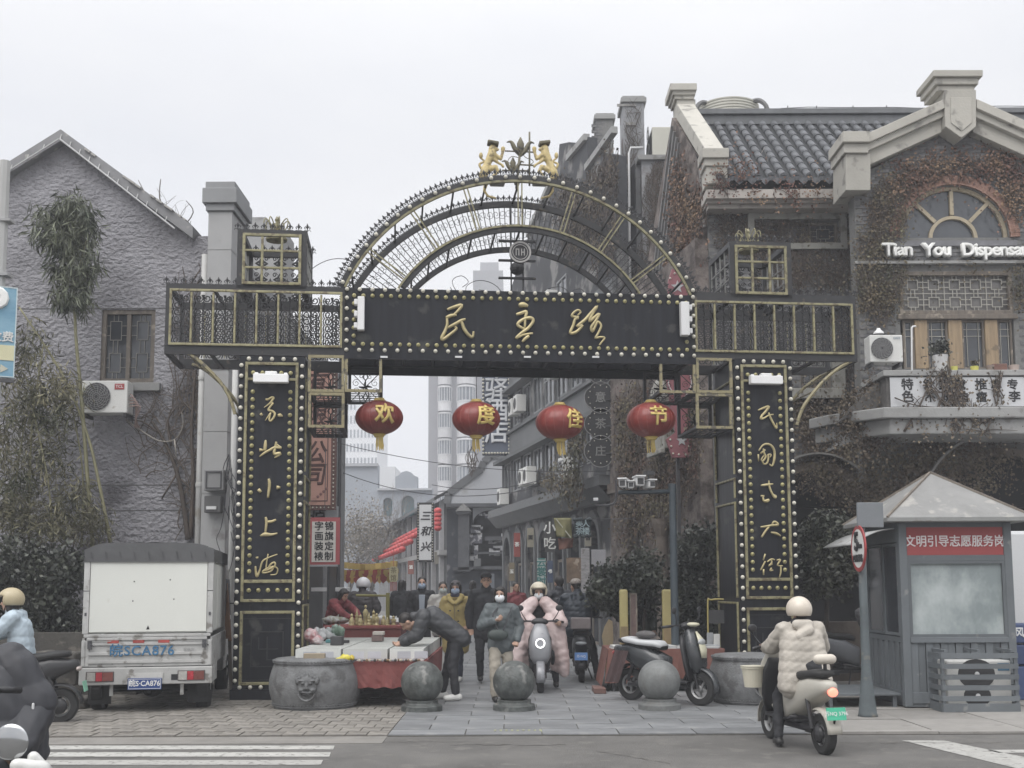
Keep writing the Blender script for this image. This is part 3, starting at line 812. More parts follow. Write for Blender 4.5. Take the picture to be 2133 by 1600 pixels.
def lily(px,py,s):
    u,z =G.at(px,py); y =.3
    cr_.loft([(u,y,z -.16*s,.01,.01),(u,y,z -.05*s,.05*s,.03*s),(u,y,z +.04*s,.055*s,.03*s),(u,y,z +.14*s,.008,.008)],8)
    for sg in (-1,1):
        q =catmull([(u,y,z -.16*s),(u +sg*.08*s,y,z -.05*s),(u +sg*.14*s,y,z +.06*s),(u +sg*.21*s,y,z +.05*s)],4)
        cr_.tube(q,[.012*s,.02*s,.028*s,.034*s,.036*s,.036*s,.034*s,.03*s,.026*s,.02*s,.014*s,.01,.004][:len(q)],6)
lily(1089,288,1.0); lily(1073,327,.8)
sgz =[[(1090,300),(1100,312),(1112,316),(1116,322),(1108,328)],[(1084,312),(1070,310),(1062,320),(1070,326)],[(1075,345),(1062,350),(1066,362)],[(1094,340),(1108,345),(1100,362)]]
for s_ in sgz: cr_.tube([(a,.3,c) for a,c in catmull([G.at(*p) for p in s_],4)],.006,4)
cr_.build('crest_ironwork',bronze,gate,smooth=True)
# beam-top rails and sagging wires
wr =MB()
for (a,b,sag,y) in (((640,602),(722,607),2,.02),((640,602),(722,607),1,GD -.02),((1440,612),(1520,618),2,.02),((646,548),(735,533),-14,.3)):
    A =G.at(*a); B =G.at(*b); pts =[]
    for i in range(9):
        t =i/8; pts.append((A[0] +(B[0] -A[0])*t,y,A[1] +(B[1] -A[1])*t -4*t*(1 -t)*sag/148))
    wr.tube(pts,.006,4)
wr.build('loose_wire',blk2,gate)
# ================================================================ wall / brick / window helpers
def wall(mb,prof,holes,y0,y1,zb=0.0):
    """prof: [(u,z)...] left to right top line. holes: (u0,u1,z0,z1,arch)"""
    def top(u):
        for (a,za),(b,zb_) in zip(prof,prof[1:]):
            if a -1e-6 <= u <= b +1e-6 and b > a: return za +(zb_ -za)*(u -a)/(b -a)
        return prof[-1][1]
    def hz(h,u):
        a,b,z0,z1 =h[:4]
        if len(h) > 4 and h[4]:
            r =(b -a)/2; q =max(0,r*r -(u -(a +b)/2)**2); return z0,z1 +math.sqrt(q)*h[4]
        return z0,z1
    xs =set(p[0] for p in prof)
    for h in holes:
        if h[0] > prof[0][0]: xs.add(h[0])
        if h[1] < prof[-1][0]: xs.add(h[1])
        if len(h) > 4 and h[4]:
            r =(h[1] -h[0])/2; c =(h[0] +h[1])/2
            for i in range(1,16): xs.add(c -r*math.cos(PI*i/16))
    xs =sorted(x for x in xs if prof[0][0] <= x <= prof[-1][0])
    for a,b in zip(xs,xs[1:]):
        if b -a < 1e-5: continue
        m =(a +b)/2
        hs =sorted([h for h in holes if h[0] < m < h[1]],key=lambda h: h[2])
        la,lb =zb,zb
        e =1e-5
        for h in hs:
            za,zb2 =hz(h,a +e)[0],hz(h,b -e)[0]
            if za > la +1e-4: mb.prism([(a,la),(b,lb),(b,zb2),(a,za)],y0,y1)
            la,lb =hz(h,a +e)[1],hz(h,b -e)[1]
        ta,tb =top(a +e),top(b -e)
        if ta > la +1e-4 or tb > lb +1e-4: mb.prism([(a,la),(b,lb),(b,max(tb,lb)),(a,max(ta,la))],y0,y1)
def inhole(u,z,holes,m=0.0):
    for h in holes:
        if h[0] -m < u < h[1] +m:
            if len(h) > 4 and h[4]:
                r =(h[1] -h[0])/2 +m; q =r*r -(u -(h[0] +h[1])/2)**2
                if q > 0 and h[2] -m < z < h[3] +math.sqrt(q)*h[4]: return True
            elif h[2] -m < z < h[3] +m: return True
    return False
def bricks(parent,m,prof,holes,y,z0,nparts=300,bw=.24,bh=.06,g=.012,pick=None):
    def top(u):
        for (a,za),(b,zb_) in zip(prof,prof[1:]):
            if a <= u <= b: return za +(zb_ -za)*(u -a)/max(1e-6,b -a)
        return -1
    rest =MB(); cells =[]; j =0; z =z0
    zmax =max(p[1] for p in prof)
    while z < zmax:
        u =prof[0][0] +(bw/2 if j % 2 else 0) +.01
        while u +bw < prof[-1][0]:
            c =(u +bw/2,z +bh/2)
            if not inhole(c[0],c[1],holes,.13) and z +bh < min(top(u),top(u +bw)): cells.append(c)
            u += bw +g
        z += bh +g; j += 1
    if pick: cells.sort(key=pick)
    me =MB().box(-bw/2,bw/2,-.009,.02,-bh/2,bh/2).mesh('brick',m)
    for i,c in enumerate(cells):
        q =random.uniform(-.004,.003)
        if i < nparts: inst('brick',me,parent,(c[0],y +q,c[1]),(0,random.uniform(-.01,.01),0))
        else: rest.box(c[0] -bw/2,c[0] +bw/2,y -.009 +q,y +.02,c[1] -bh/2,c[1] +bh/2)
    if rest.v: tag(rest.build('brickwork',m,parent),kind='stuff')
def leaf(vs,fs,c,s,asp=.6,droop=0.0,face=None):
    """one folded leaf, two triangles pairs"""
    if face is None: d =Vector((random.gauss(0,1),random.gauss(0,1),random.gauss(0,1) -droop))
    else: d =Vector((random.gauss(0,1),random.gauss(0,.45),random.gauss(0,1) -droop))
    if d.length < .01: d =Vector((0,0,-1))
    d.normalize(); n =Vector((random.gauss(0,1),random.gauss(0,1),random.gauss(0,1)))
    if face is not None: n =Vector((random.gauss(0,.5),-1,random.gauss(.3,.5)))
    w =d.cross(n)
    if w.length < .01: w =Vector((1,0,0))
    w.normalize(); b =len(vs)
    vs += [tuple(c),tuple(c +d*s*.5 +w*s*asp*.5),tuple(c +d*s),tuple(c +d*s*.5 -w*s*asp*.5)]
    fs.append((b,b +1,b +2,b +3))
def leafmesh(name,vs,fs,m):
    me =bpy.data.meshes.new(name); me.from_pydata(vs,[],fs); me.materials.append(m); return me
def vine(P,label,blobs,leafn,m_leaf,stems=None,size=.06,y=-.03,ys=.07,nst=20,m_stem=None,thick=.008,cat='climber',name='ivy',stemlen=14,step=.13):
    """climbing plant on plane P; blobs (px,py,rx,ry)"""
    t =plthing(name,label,cat,P)
    bl =[]
    for b in blobs:
        c =P.at(b[0],b[1]); e =P.at(b[0] +b[2],b[1]); f =P.at(b[0],b[1] -b[3]); bl.append((c[0],c[1],abs(e[0] -c[0]),abs(f[1] -c[1])))
    ar =[b[2]*b[3] for b in bl]; vs,fs =[],[]
    # small clumps so that the cover looks uneven
    for i in range(leafn // 12):
        b =random.choices(bl,ar)[0]
        a =random.uniform(0,2*PI); r =random.random()**.6
        cu,cz =b[0] +b[2]*r*math.cos(a),b[1] +b[3]*r*math.sin(a)
        sp =random.uniform(.05,.22)
        for k in range(12):
            leaf(vs,fs,Vector((cu +random.gauss(0,sp),y -abs(random.gauss(0,ys)),cz +random.gauss(0,sp*1.3))),size*random.uniform(.5,1.25),.75,.6,1)
    if leafn: tag(obj('foliage',leafmesh('foliage',vs,fs,m_leaf),t),kind='stuff')
    st =MB()
    for i in range(nst):
        b =random.choices(bl,ar)[0]
        a =random.uniform(0,2*PI); r =random.random()**.5
        p =[b[0] +b[2]*r*math.cos(a),b[1] +b[3]*r*math.sin(a) -.3]; an =random.gauss(PI/2,.6); q =[]
        n =random.randint(stemlen // 2,stemlen)
        for k in range(n):
            q.append((p[0],y -.01 -random.random()*.02,p[1])); an += random.gauss(0,.35); p[0] += step*math.cos(an); p[1] += step*math.sin(an)
            if not any(((p[0] -b_[0])/b_[2])**2 +((p[1] -b_[1])/b_[3])**2 < 1.25 for b_ in bl): break
        th =thick*random.uniform(.5,1.3)
        if len(q) > 2: st.tube(catmull(q,2),[th*(1 -.6*k/(2*len(q))) for k in range(len(catmull(q,2)))],4,cap=False)
    if st.v: tag(st.build('stem_mesh',m_stem or MATS['vine_stem'],t),kind='stuff')
    for q in (stems or []):
        w =q[0]; pts =catmull([(*P.at(x,yy),0) for x,yy in q[1:]],4)
        MB().tube([(a,y -.03,c) for a,c,_ in pts],[w*(1 -.65*i/len(pts)) for i in range(len(pts))],6).build('stem',m_stem or MATS['vine_stem'],t,smooth=True)
    return t
mat('vine_stem',(.075,.06,.05),.9,.35,12)
palestem =mat('pale_dead_stem',(.30,.28,.25),.9,.2,12)
ivy_red =mat('ivy_rust',(.13,.062,.045),.8,.3,1.2,island=.5,col2=(.20,.13,.085))
ivy_grn =mat('ivy_olive',(.055,.058,.028),.75,.3,1.5,island=.5,col2=(.12,.09,.055))
ivy_brn =mat('ivy_brown',(.085,.062,.045),.85,.3,1.5,island=.5,col2=(.13,.105,.075))
def lattice_pane(mb,u0,u1,z0,z1,y,t=.009,nx=1,nz=2):
    """key-fret glazing bars: a small rectangle in each cell tied to the frame"""
    for i in range(nx):
        for j in range(nz):
            a =u0 +(u1 -u0)*i/nx; b =u0 +(u1 -u0)*(i +1)/nx; c =z0 +(z1 -z0)*j/nz; d =z0 +(z1 -z0)*(j +1)/nz
            w,h =b -a,d -c
            A,B,C_,D =a +w*.24,b -w*.24,c +h*.2,d -h*.2
            rectframe(mb,A,B,C_,D,t,y,y +.014)
            for (p,q) in ((A -t*.1,a),(B +t*.1,b)):
                for zz in (c +h*.35,c +h*.65): mb.box(min(p,q),max(p,q),y +.002,y +.012,zz -t/2,zz +t/2)
            for (p,q) in ((C_,c),(D,d)):
                for uu in (a +w*.4,a +w*.6): mb.box(uu -t/2,uu +t/2,y +.003,y +.011,min(p,q),max(p,q))
glass_d =mat('dark_glass',(.045,.05,.058),.12,.3,1.5,spec=.8)
glass_m =mat('grey_glass',(.06,.066,.075),.10,.2,1.0,spec=.9)
wood =mat('weathered_wood',(.145,.125,.105),.8,.3,4,bump=.003,bscale=10,stretch=(4,4,.4),wear=((.28,.245,.2),.58,6))
wood_y =mat('honey_wood',(.27,.20,.125),.7,.3,4,bump=.003,bscale=8,stretch=(5,5,.35),wear=((.16,.12,.08),.58,6))
stone_c =mat('cream_stone',(.40,.385,.345),.85,.10,1.5,bump=.004,bscale=30,wear=((.23,.22,.2),.57,3.6))
stone_g =mat('grey_cast_stone',(.27,.27,.265),.85,.15,2,bump=.004,bscale=30,wear=((.17,.165,.155),.58,3.0))
brick_g =mat('grey_brick',(.12,.125,.135),.9,.25,9,bump=.004,bscale=40,col2=(.19,.185,.185))
brick_r =mat('red_brick',(.24,.13,.095),.9,.25,9,bump=.004,bscale=40,col2=(.32,.2,.16))
mortar =mat('grey_mortar',(.17,.17,.165),.95,.2,14,bump=.003)

# ================================================================ left building
LB =Pl(0,18.6,0)
stucco =mat('grey_comb_stucco',(.30,.295,.315),.95,.34,1.1,bump=.10,bscale=12,stretch=(1.0,1,1.35),detail=9,wear=((.12,.115,.125),.58,.8))
def lbp(x,y): return LB.at(x,y)
tlb =plthing('gabled_house','grey rough plastered gable house with one lattice window behind the bamboo','building',LB)
w0,w1 =LB.u(210,720),LB.u(322,720); wz1,wz0 =LB.z(266,645),LB.z(266,797)
prof =[lbp(-260,545),lbp(135,300),lbp(405,492),lbp(470,492)]
hole =[(w0,w1,wz0,wz1)]
b =MB(); wall(b,prof,hole,0,.3); b.box(prof[0][0],prof[-1][0],.31,6,0,prof[-1][1] -.2)
lw =b.build('wall',stucco,tlb)
# joints scored in the plaster
b =MB()
for yy in (643,1011,1064): z =LB.z(200,yy); b.box(LB.u(0),LB.u(425),-.004,.002,z -.008,z +.008)
b.build('score_line',mat('dark_line',(.09,.09,.09),.9),lw)
# roof verge
b =MB()
for (A,B) in (((-270,530),(135,278)),((135,278),(408,478))):
    a0,a1 =lbp(*A); b0,b1 =lbp(*B); th =.21
    b.prism([(a0,a1),(b0,b1),(b0,b1 -th),(a0,a1 -th)],-.18,3.2)
rf =b.build('roof',mat('roof_board',(.19,.19,.195),.8,.2,3,wear=((.34,.33,.31),.62,5)),tlb)
b =MB()
for (A,B) in (((-270,553),(133,300)),((135,300),(372,485))):
    a0,a1 =lbp(*A); b0,b1 =lbp(*B); b.tube([(a0,-.22,a1),(b0,-.22,b1)],.014,6)
    for k in range(12):
        t =k/12; b.tube([(a0 +(b0 -a0)*t,-.21,a1 +(b1 -a1)*t),(a0 +(b0 -a0)*t +.02,-.2,a1 +(b1 -a1)*t +.09)],.009,4)
b.build('led_tube',mat('tube_grey',(.5,.5,.5),.5),rf)
b =MB()
for k in range(26):
    t =random.random(); a0,a1 =lbp(190 +215*t,322 +152*t); b.cbox((a0,-.1 +random.random()*.2,a1 +.0),random.uniform(.05,.2),.3,.03,Matrix.Rotation(.6,3,'Y'))
tag(b.build('broken_tile',mat('pale_tile',(.38,.37,.35),.9),rf),kind='stuff')
# window
def window(parent,u0,u1,z0,z1,y,sashes=2,nz=2,frame_m=wood,w=.06,gl=glass_d,sill=True,nx=1,bar_m=None,arch=0):
    f =MB(); rectframe(f,u0,u1,z0,z1,w,y -.03,y +.06)
    n =sashes
    for k in range(1,n): uu =u0 +(u1 -u0)*k/n; f.box(uu -w*.45,uu +w*.45,y -.025,y +.05,z0 +w,z1 -w)
    fr =f.build('window_frame',frame_m,parent,bevel=.004)
    for k in range(n):
        a =u0 +(u1 -u0)*k/n +w*.5; c =u0 +(u1 -u0)*(k +1)/n -w*.5
        MB().box(a,c,y +.03,y +.04,z0 +w*.8,z1 -w*.8).build('pane',gl,fr)
        lb =MB(); lattice_pane(lb,a,c,z0 +w,z1 -w,y +.005,nx=nx,nz=nz)
        lb.build('glazing_bar',bar_m or mat('lattice_grey',(.25,.24,.22),.8),fr)
    return fr
window(tlb,w0,w1,wz0,wz1,.05,2,2,w=.075)
a0,a1 =lbp(258,812); MB().box(a0,lbp(336,800)[0],-.10,.02,LB.z(290,816),LB.z(290,799)).build('window_sill',stone_g,tlb,bevel=.01)
# dark room behind the windows
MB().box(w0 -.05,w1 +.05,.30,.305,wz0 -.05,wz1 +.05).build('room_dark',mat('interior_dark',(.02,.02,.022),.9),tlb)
# corner pier
tp =plthing('corner_pier','tall grey jointed pier with a stepped cap at the corner of the plastered house','pier',LB)
pu0,pu1 =LB.u(428,700,-.5),LB.u(478,700,-.5); pz =LB.z(460,440,-.5); yy0 =-.5
b =MB(); z =0
while z < pz -.2:
    h =min(1.02,pz -z); b.box(pu0,pu1,yy0,.45,z +.006,z +h -.006); z += h
b.box(pu0 +.01,pu1 -.01,yy0 +.01,.44,0,pz)
b.build('shaft',mat('grey_panel',(.30,.30,.30),.85,.1,1.5,wear=((.19,.185,.18),.62,2.0)),tp,bevel=.004)
b =MB(); ztop =LB.z(460,380,-.5)
b.box(pu0 -.04,pu1 +.04,yy0 -.04,.49,pz,pz +.12); b.box(pu0 -.09,pu1 +.09,yy0 -.09,.54,pz +.12,ztop -.12); b.box(pu0 -.05,pu1 +.05,yy0 -.05,.5,ztop -.12,ztop)
b.build('cap',mat('pier_cap_grey',(.24,.245,.25),.8,.12,2),tp,bevel=.012)
b =MB(); b.box(pu1 +.0005,pu1 +.03,yy0 +.3,.3,5.4,pz -1.1)
for k in range(3): b.box(pu1 +.0305,pu1 +.05,yy0 +.28,.32,5.4 +k*.5,5.46 +k*.5)
b.build('side_louvre',mat('dark_metal',(.06,.06,.065),.7),tp)
# back pier and low walls behind the cage
P2 =Pl(0,21.5,0); t =plthing('back_parapet','pale grey parapet block seen behind the left lantern cage','parapet',P2)
b =MB(); b.box(P2.u(480),P2.u(540),0,1.2,0,P2.z(510,452)); b.box(P2.u(540),P2.u(575),0,1.2,0,P2.z(550,468)); b.build('block',MATS['grey_panel'],t,bevel=.01)
# downpipe
t =plthing('downpipe','white plastic downpipe beside the grey corner pier','pipe',LB)
u =LB.u(418,900,-.12)
MB().tube([(u,-.12,.3),(u,-.12,LB.z(420,535))],.055,12).build('pipe',mat('old_white_pipe',(.42,.42,.41),.6,.15,2,wear=((.3,.28,.25),.6,3)),t,smooth=True)
b =MB()
for z in (1.5,3.2,5.0,6.4): b.lathe([(.062,z),(.068,z +.02),(.068,z +.06),(.062,z +.08)],(u,-.12,0),12)
b.build('collar',MATS['old_white_pipe'],t)
u2 =LB.u(487,900,-.6)
MB().tube([(u2,-.6,.3),(u2,-.6,5.2)],.045,10).build('pipe',MATS['old_white_pipe'],t,smooth=True)
t =plthing('meter_box','grey electric meter cabinet on the corner pier left of the black pillar','electric box',LB)
ua,za =LB.at(424,1022,-.75); ub,zb2 =LB.at(466,978,-.75)
MB().box(ua,ub,-.75,-.53,za,zb2).build('cabinet',mat('meter_grey',(.22,.22,.22),.6,.1,6),t,bevel=.01)
b =MB(); rectframe(b,ua +.03,ub -.03,za +.03,zb2 -.03,.02,-.765,-.752); b.build('door_frame',MATS['dark_metal'],t)
b =MB(); b.box(ua,ub -.05,-.7,-.53,za -.35,za -.08); b.build('lower_cabinet',mat('meter_dark',(.1,.1,.1),.7),t,bevel=.01)
MB().box(ua +.04,ua +.2,-.72,-.7005,za -.3,za -.25).build('label_plate',wht,t)
b =MB()
for k in range(9):
    q =[(ub +.1*random.random(),-.6,za +.6)]
    for j in range(6): q.append((q[-1][0] +random.uniform(-.1,.12),-.6 -random.random()*.1,q[-1][2] -random.uniform(.15,.4)))
    b.tube(catmull(q,3),.008,4,cap=False)
tag(b.build('cable',MATS['dark_metal'],t),kind='stuff')

def ac_unit(P,xa,xb,ya,yb,off,label,depth=.3,fan=.36,logo=None,grille=True,rot=0,m='ac_white'):
    ua,z1 =P.at(xa,ya,off); ub,z0 =P.at(xb,yb,off); W,H =ub -ua,z1 -z0
    c =P.world(ua,off,z0)
    t =thing('air_conditioner',label,'air conditioner',(c.x,c.y,c.z),P.a +rot)
    MB().box(0,W,0,depth,0,H).build('casing',mat(m,(.62,.62,.60),.5,.06,3,wear=((.42,.4,.36),.64,6)),t,bevel=.015)
    R_ =min(H*.43,W*.33); cx =W*fan; cz =H*.5
    b =MB(); b.lathe([(R_,-.012),(R_,.0)],(0,0,0),28,Matrix.Rotation(PI/2,3,'X')); b.v =[(x +cx,y -.004,z +cz) for x,y,z in b.v]
    b.build('fan_opening',mat('fan_dark',(.05,.05,.052),.7),t)
    b =MB()
    for k in range(7): 
        r =R_*(k +1)/7; b.tube([(cx +r*math.cos(a),-.022,cz +r*math.sin(a)) for a in [2*PI*i/24 for i in range(24)]],.004,4,closed=True)
    for k in range(16):
        a =2*PI*k/16; b.tube([(cx +R_*.2*math.cos(a),-.026,cz +R_*.2*math.sin(a)),(cx +R_*.75*math.cos(a +.25),-.026,cz +R_*.75*math.sin(a +.25)),(cx +R_*math.cos(a +.6),-.026,cz +R_*math.sin(a +.6))],.004,4)
    b.build('fan_grille',mat('grille_grey',(.3,.3,.3),.6),t)
    b =MB(); b.lathe([(R_*.2,-.03),(R_*.2,-.01)],(0,0,0),16,Matrix.Rotation(PI/2,3,'X')); b.v =[(x +cx,y,z +cz) for x,y,z in b.v]; b.build('hub',MATS['ac_white'],t)
    b =MB(); b.box(.02,.06,.02,depth +off*0 +.1,-.06,-.002); b.box(W -.06,W -.02,.02,depth +.1,-.06,-.002); b.build('bracket',MATS['dark_metal'],t)
    if logo: MB().box(W*logo[0],W*logo[1],-.008,-.001,H*logo[2],H*logo[3]).build('badge',logo[4],t)
    return t,W,H
red_m =mat('badge_red',(.35,.06,.06),.6,.1,5)
t,W,H =ac_unit(LB,171,264,793,860,-.45,'white air conditioner with dark round fan under the lattice window of the grey gable house',.3,.33,(.72,.93,.72,.9,red_m))
text('TCL',.07,wht,t,(W*.825,-.009,H*.81),.001)
b =MB()
for k in range(5):
    q =[(W +.01,.1,H*.6 -k*.05),(W +.08 +.03*k,.06,H*.5 -k*.04),(W +.1,.15,H*.2 -k*.05),(W +.04 +.02*k,.3,-.2)]
    b.tube(catmull(q,4),.012,5)
b.build('hose',mat('hose_tape',(.3,.22,.2),.8),t)

# bare vines on the plaster
vine(LB,'leafless brown vine spreading up the right side of the grey plastered gable wall',[(390,950,45,190),(395,700,38,150),(450,800,40,150),(330,900,60,90)],0,ivy_brn,
     [(.05,(395,1125),(385,1050),(370,980),(345,920),(320,880)),(.04,(400,1120),(405,1000),(402,900),(408,800),(418,700)),(.025,(360,930),(352,880),(370,850)),
      (.02,(380,1000),(415,1040),(400,1090)),(.018,(330,900),(300,880),(268,876)),(.015,(405,860),(375,820),(395,760),(380,700)),(.02,(370,990),(340,1040))],y=-.05,nst=150,thick=.011,cat='vine',name='bare_vine',stemlen=18,step=.1)
vine(LB,'dry vine twigs rooted on the roof edge of the grey gable house',[(350,445,45,40),(330,400,14,30)],0,ivy_brn,
     [(.02,(372,480),(345,440),(330,410),(332,370)),(.014,(345,440),(310,415),(285,372)),(.014,(372,480),(400,440),(385,415))],y=.1,nst=26,thick=.006,cat='vine',name='dry_vine',m_stem=mat('grey_twig',(.16,.15,.14),.9),stemlen=9,step=.09)
vine(LB,'pale peeling twig hanging across the plaster below the window',[(365,900,8,8)],0,ivy_brn,
     [(.016,(268,877),(300,900),(335,920),(368,918),(385,890),(383,862)),(.014,(368,918),(372,955))],y=-.09,nst=0,cat='twig',name='pale_twig',m_stem=palestem)

# ---- plants on the left
def crown_leaves(blobs,n,size,asp,droop,clump=10,sp=.12):
    vs,fs =[],[]; wts =[b[3]*b[4]*b[5] for b in blobs]
    for i in range(n // clump):
        b =random.choices(blobs,wts)[0]
        v =Vector((random.gauss(0,1),random.gauss(0,1),random.gauss(0,1))).normalized()*random.random()**.45
        c =Vector((b[0] +b[3]*v.x,b[1] +b[4]*v.y,b[2] +b[5]*v.z))
        for k in range(clump): leaf(vs,fs,c +Vector((random.gauss(0,sp),random.gauss(0,sp),random.gauss(0,sp))),size*random.uniform(.6,1.3),asp,droop)
    return vs,fs
def plant(name,label,cat,P,blobs,n,size,asp,droop,m,stems,m_stem,clump=10,sp=.12,group=None):
    t =plthing(name,label,cat,P,group); bl =[]
    for (x,y,rx,ry,ryy,off) in blobs:
        c =P.at(x,y,off); e =P.at(x +rx,y,off); f =P.at(x,y -ry,off); bl.append((c[0],off,c[1],abs(e[0] -c[0]),ryy,abs(f[1] -c[1])))
    vs,fs =crown_leaves(bl,n,size,asp,droop,clump,sp)
    tag(obj('crown',leafmesh('crown',vs,fs,m),t),kind='stuff')
    for q in stems:
        w,off =q[0],q[1]; pts =catmull([(*P.at(x,yy,off),0) for x,yy in q[2:]],4)
        MB().tube([(a,off,c) for a,c,_ in pts],[w*(1 -.55*i/len(pts)) for i in range(len(pts))],6).build('trunk',m_stem,t,smooth=True)
    return t
PB_ =Pl(0,17.6,0)
bam =mat('bamboo_leaf',(.045,.06,.036),.6,.3,1.5,island=.65,col2=(.13,.14,.095))
bamy =mat('bamboo_leaf_dry',(.075,.085,.042),.7,.3,1.5,island=.65,col2=(.20,.18,.11))
shr =mat('dark_shrub_leaf',(.022,.030,.021),.5,.3,2.5,island=.65,col2=(.05,.055,.038),spec=.6)
culm =mat('bamboo_culm',(.2,.19,.11),.7,.2,8)
bark =mat('dark_bark',(.055,.045,.038),.95,.3,9,bump=.004)
plant('bamboo','single tall bamboo with a drooping grey green crown against the plastered gable','bamboo',PB_,
      [(150,432,34,24,.3,0),(105,452,26,20,.3,0),(182,462,18,34,.3,0),(140,500,34,36,.35,0),(88,486,14,22,.25,0),(158,570,26,34,.3,0),(160,622,24,18,.3,0),(120,560,14,24,.25,0),(128,615,14,24,.25,0),(190,540,12,26,.25,0)],
      4300,.21,.12,1.6,bam,[(.035,0,(196,1180),(172,860),(158,700),(152,560),(140,440)),(.012,0,(152,560),(110,500)),(.012,0,(154,600),(180,500))],culm,clump=9,sp=.07)
plant('bamboo','loose yellowing bamboo thicket left of the air conditioner','bamboo',PB_,
      [(60,800,70,60,.6,0),(30,900,60,80,.6,0),(110,860,60,60,.6,0),(128,806,38,40,.4,-.2),(60,720,45,45,.5,0),(100,960,60,60,.5,0),(30,1010,60,70,.6,0),(150,1040,50,45,.5,0)],
      5200,.17,.13,1.0,bamy,[(.03,0,(230,1130),(205,1000),(180,900),(130,780),(40,640)),(.022,0,(60,1140),(66,900),(90,720)),(.02,0,(20,1140),(40,950),(70,800)),(.018,-.2,(110,1130),(100,1000),(70,860)),(.02,.2,(170,1140),(172,980),(150,850)),(.012,.1,(0,1100),(40,1010),(90,960)),(.012,-.1,(5,1060),(25,1000),(45,930))],culm,clump=9,sp=.1)
plant('bamboo','brownish low bamboo tangle above the dark shrub at the far left','bamboo',PB_,
      [(60,1080,60,45,.5,-.3),(130,1100,50,40,.5,-.3),(20,1060,30,50,.5,-.3),(200,1090,30,40,.4,-.1)],
      3400,.12,.16,.8,mat('bamboo_leaf_brown',(.09,.085,.05),.8,.3,2,island=.5),[(.012,-.3,(90,1160),(80,1090),(40,1030)),(.012,-.3,(150,1160),(160,1100),(190,1050))],MATS['vine_stem'],clump=8,sp=.08)
plant('shrub','dense dark evergreen shrub behind the truck at the far left','shrub',Pl(0,16.9,0),
      [(40,1180,80,60,.7,0),(120,1210,50,70,.6,0),(60,1280,90,70,.7,0),(150,1180,35,40,.5,.1),(-60,1220,90,100,.7,0),(130,1300,50,50,.5,0)],
      12000,.085,.6,.1,shr,[(.04,0,(60,1390),(62,1300),(55,1220)),(.03,0,(120,1390),(118,1300),(130,1210))],bark,clump=8,sp=.07)
# dark ground wall behind shrubs
# stone benches / old stone slabs at the far left
P3 =Pl(0,15.2,0); slate =mat('old_dark_stone',(.075,.07,.062),.9,.3,3,bump=.012,bscale=14,wear=((.17,.155,.135),.58,5))
lst =[('stone_slab','rough dark stone slab on top of the stack left of the truck',-60,158,1358,1392,-.1),('stone_slab','rough second stone slab under the top slab left of the truck',-60,160,1393,1430,0.0),
       ('stone_step','low stone step at the foot of the slabs beside the rear wheel of the truck',60,178,1452,1486,-.9)]
for nm,lb,xa,xb,ya,yb,off in lst:
    ua,z1 =P3.at(xa,ya,off); ub,z0 =P3.at(xb,yb,off); z0 =max(z0,.0); t =plthing(nm,lb,'stone slab',P3)
    b =MB(); n =12
    for i in range(n):
        a =ua +(ub -ua)*i/n; c =ua +(ub -ua)*(i +1)/n; b.box(a,c -.002,off -random.uniform(0,.05),off +.5,z0 +random.uniform(0,.02),z1 -random.uniform(0,.03))
    me =remesh(b,.025,2,'slab'); me.materials.append(slate); obj('slab',me,t)
P3b =Pl(0,15.25,0); t =plthing('stone_block','squared dark stone support under the stacked slabs left of the truck','stone block',P3b)
ua =P3b.u(60); b =MB(); b.box(ua,ua +.25,.0,.4,0,P3b.z(80,1431)); b.box(-7.6,-7.1,0,.4,0,P3b.z(80,1431)); b.build('block',slate,t,bevel=.02)
# dark retaining wall
t =plthing('retaining_wall','low dark wall behind the stone slabs at the far left','wall',Pl(0,16.2,0))
MB().box(-9.5,-5.4,0,.25,0,.9).build('wall',slate,t)
# ================================================================ right building (gabled front with arched window)
RB =Pl(0,19.0,0)
tr_ =plthing('brick_gable_house','dark brick house with cream stepped gable, arched window and white letters at the right','building',RB)
def rbp(x,y,off=0): return RB.at(x,y,off)
gx =lambda x: RB.u(x,600)
cxw,czw =RB.at(1988,495); Rw =RB.u(2102,495) -cxw
hs_ =[(cxw -Rw,cxw +Rw,czw -.002,czw +.0,.98),(gx(1872),gx(2108),RB.z(1990,768),RB.z(1990,566))]
arcu =(gx(1935),gx(2200),.0,RB.z(2060,1060),.9)
hs_.append(arcu)
prof_g =[rbp(1778,372),rbp(1985,262),rbp(2200,366),(gx(2420),rbp(2200,366)[1])]
b =MB(); wall(b,prof_g,hs_,0,.35);
gw =b.build('wall',mortar,tr_)
bricks(gw,brick_g,prof_g,hs_ +[(gx(1700),gx(2420),0,RB.z(1900,940))],-.002,.05,300,pick=lambda c: -c[1] +abs(c[0] -cxw)*.3)
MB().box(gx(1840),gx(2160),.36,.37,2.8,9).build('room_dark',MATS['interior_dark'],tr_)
MB().box(gx(1900),gx(2300),.6,.61,0,4).build('room_dark',MATS['interior_dark'],tr_)
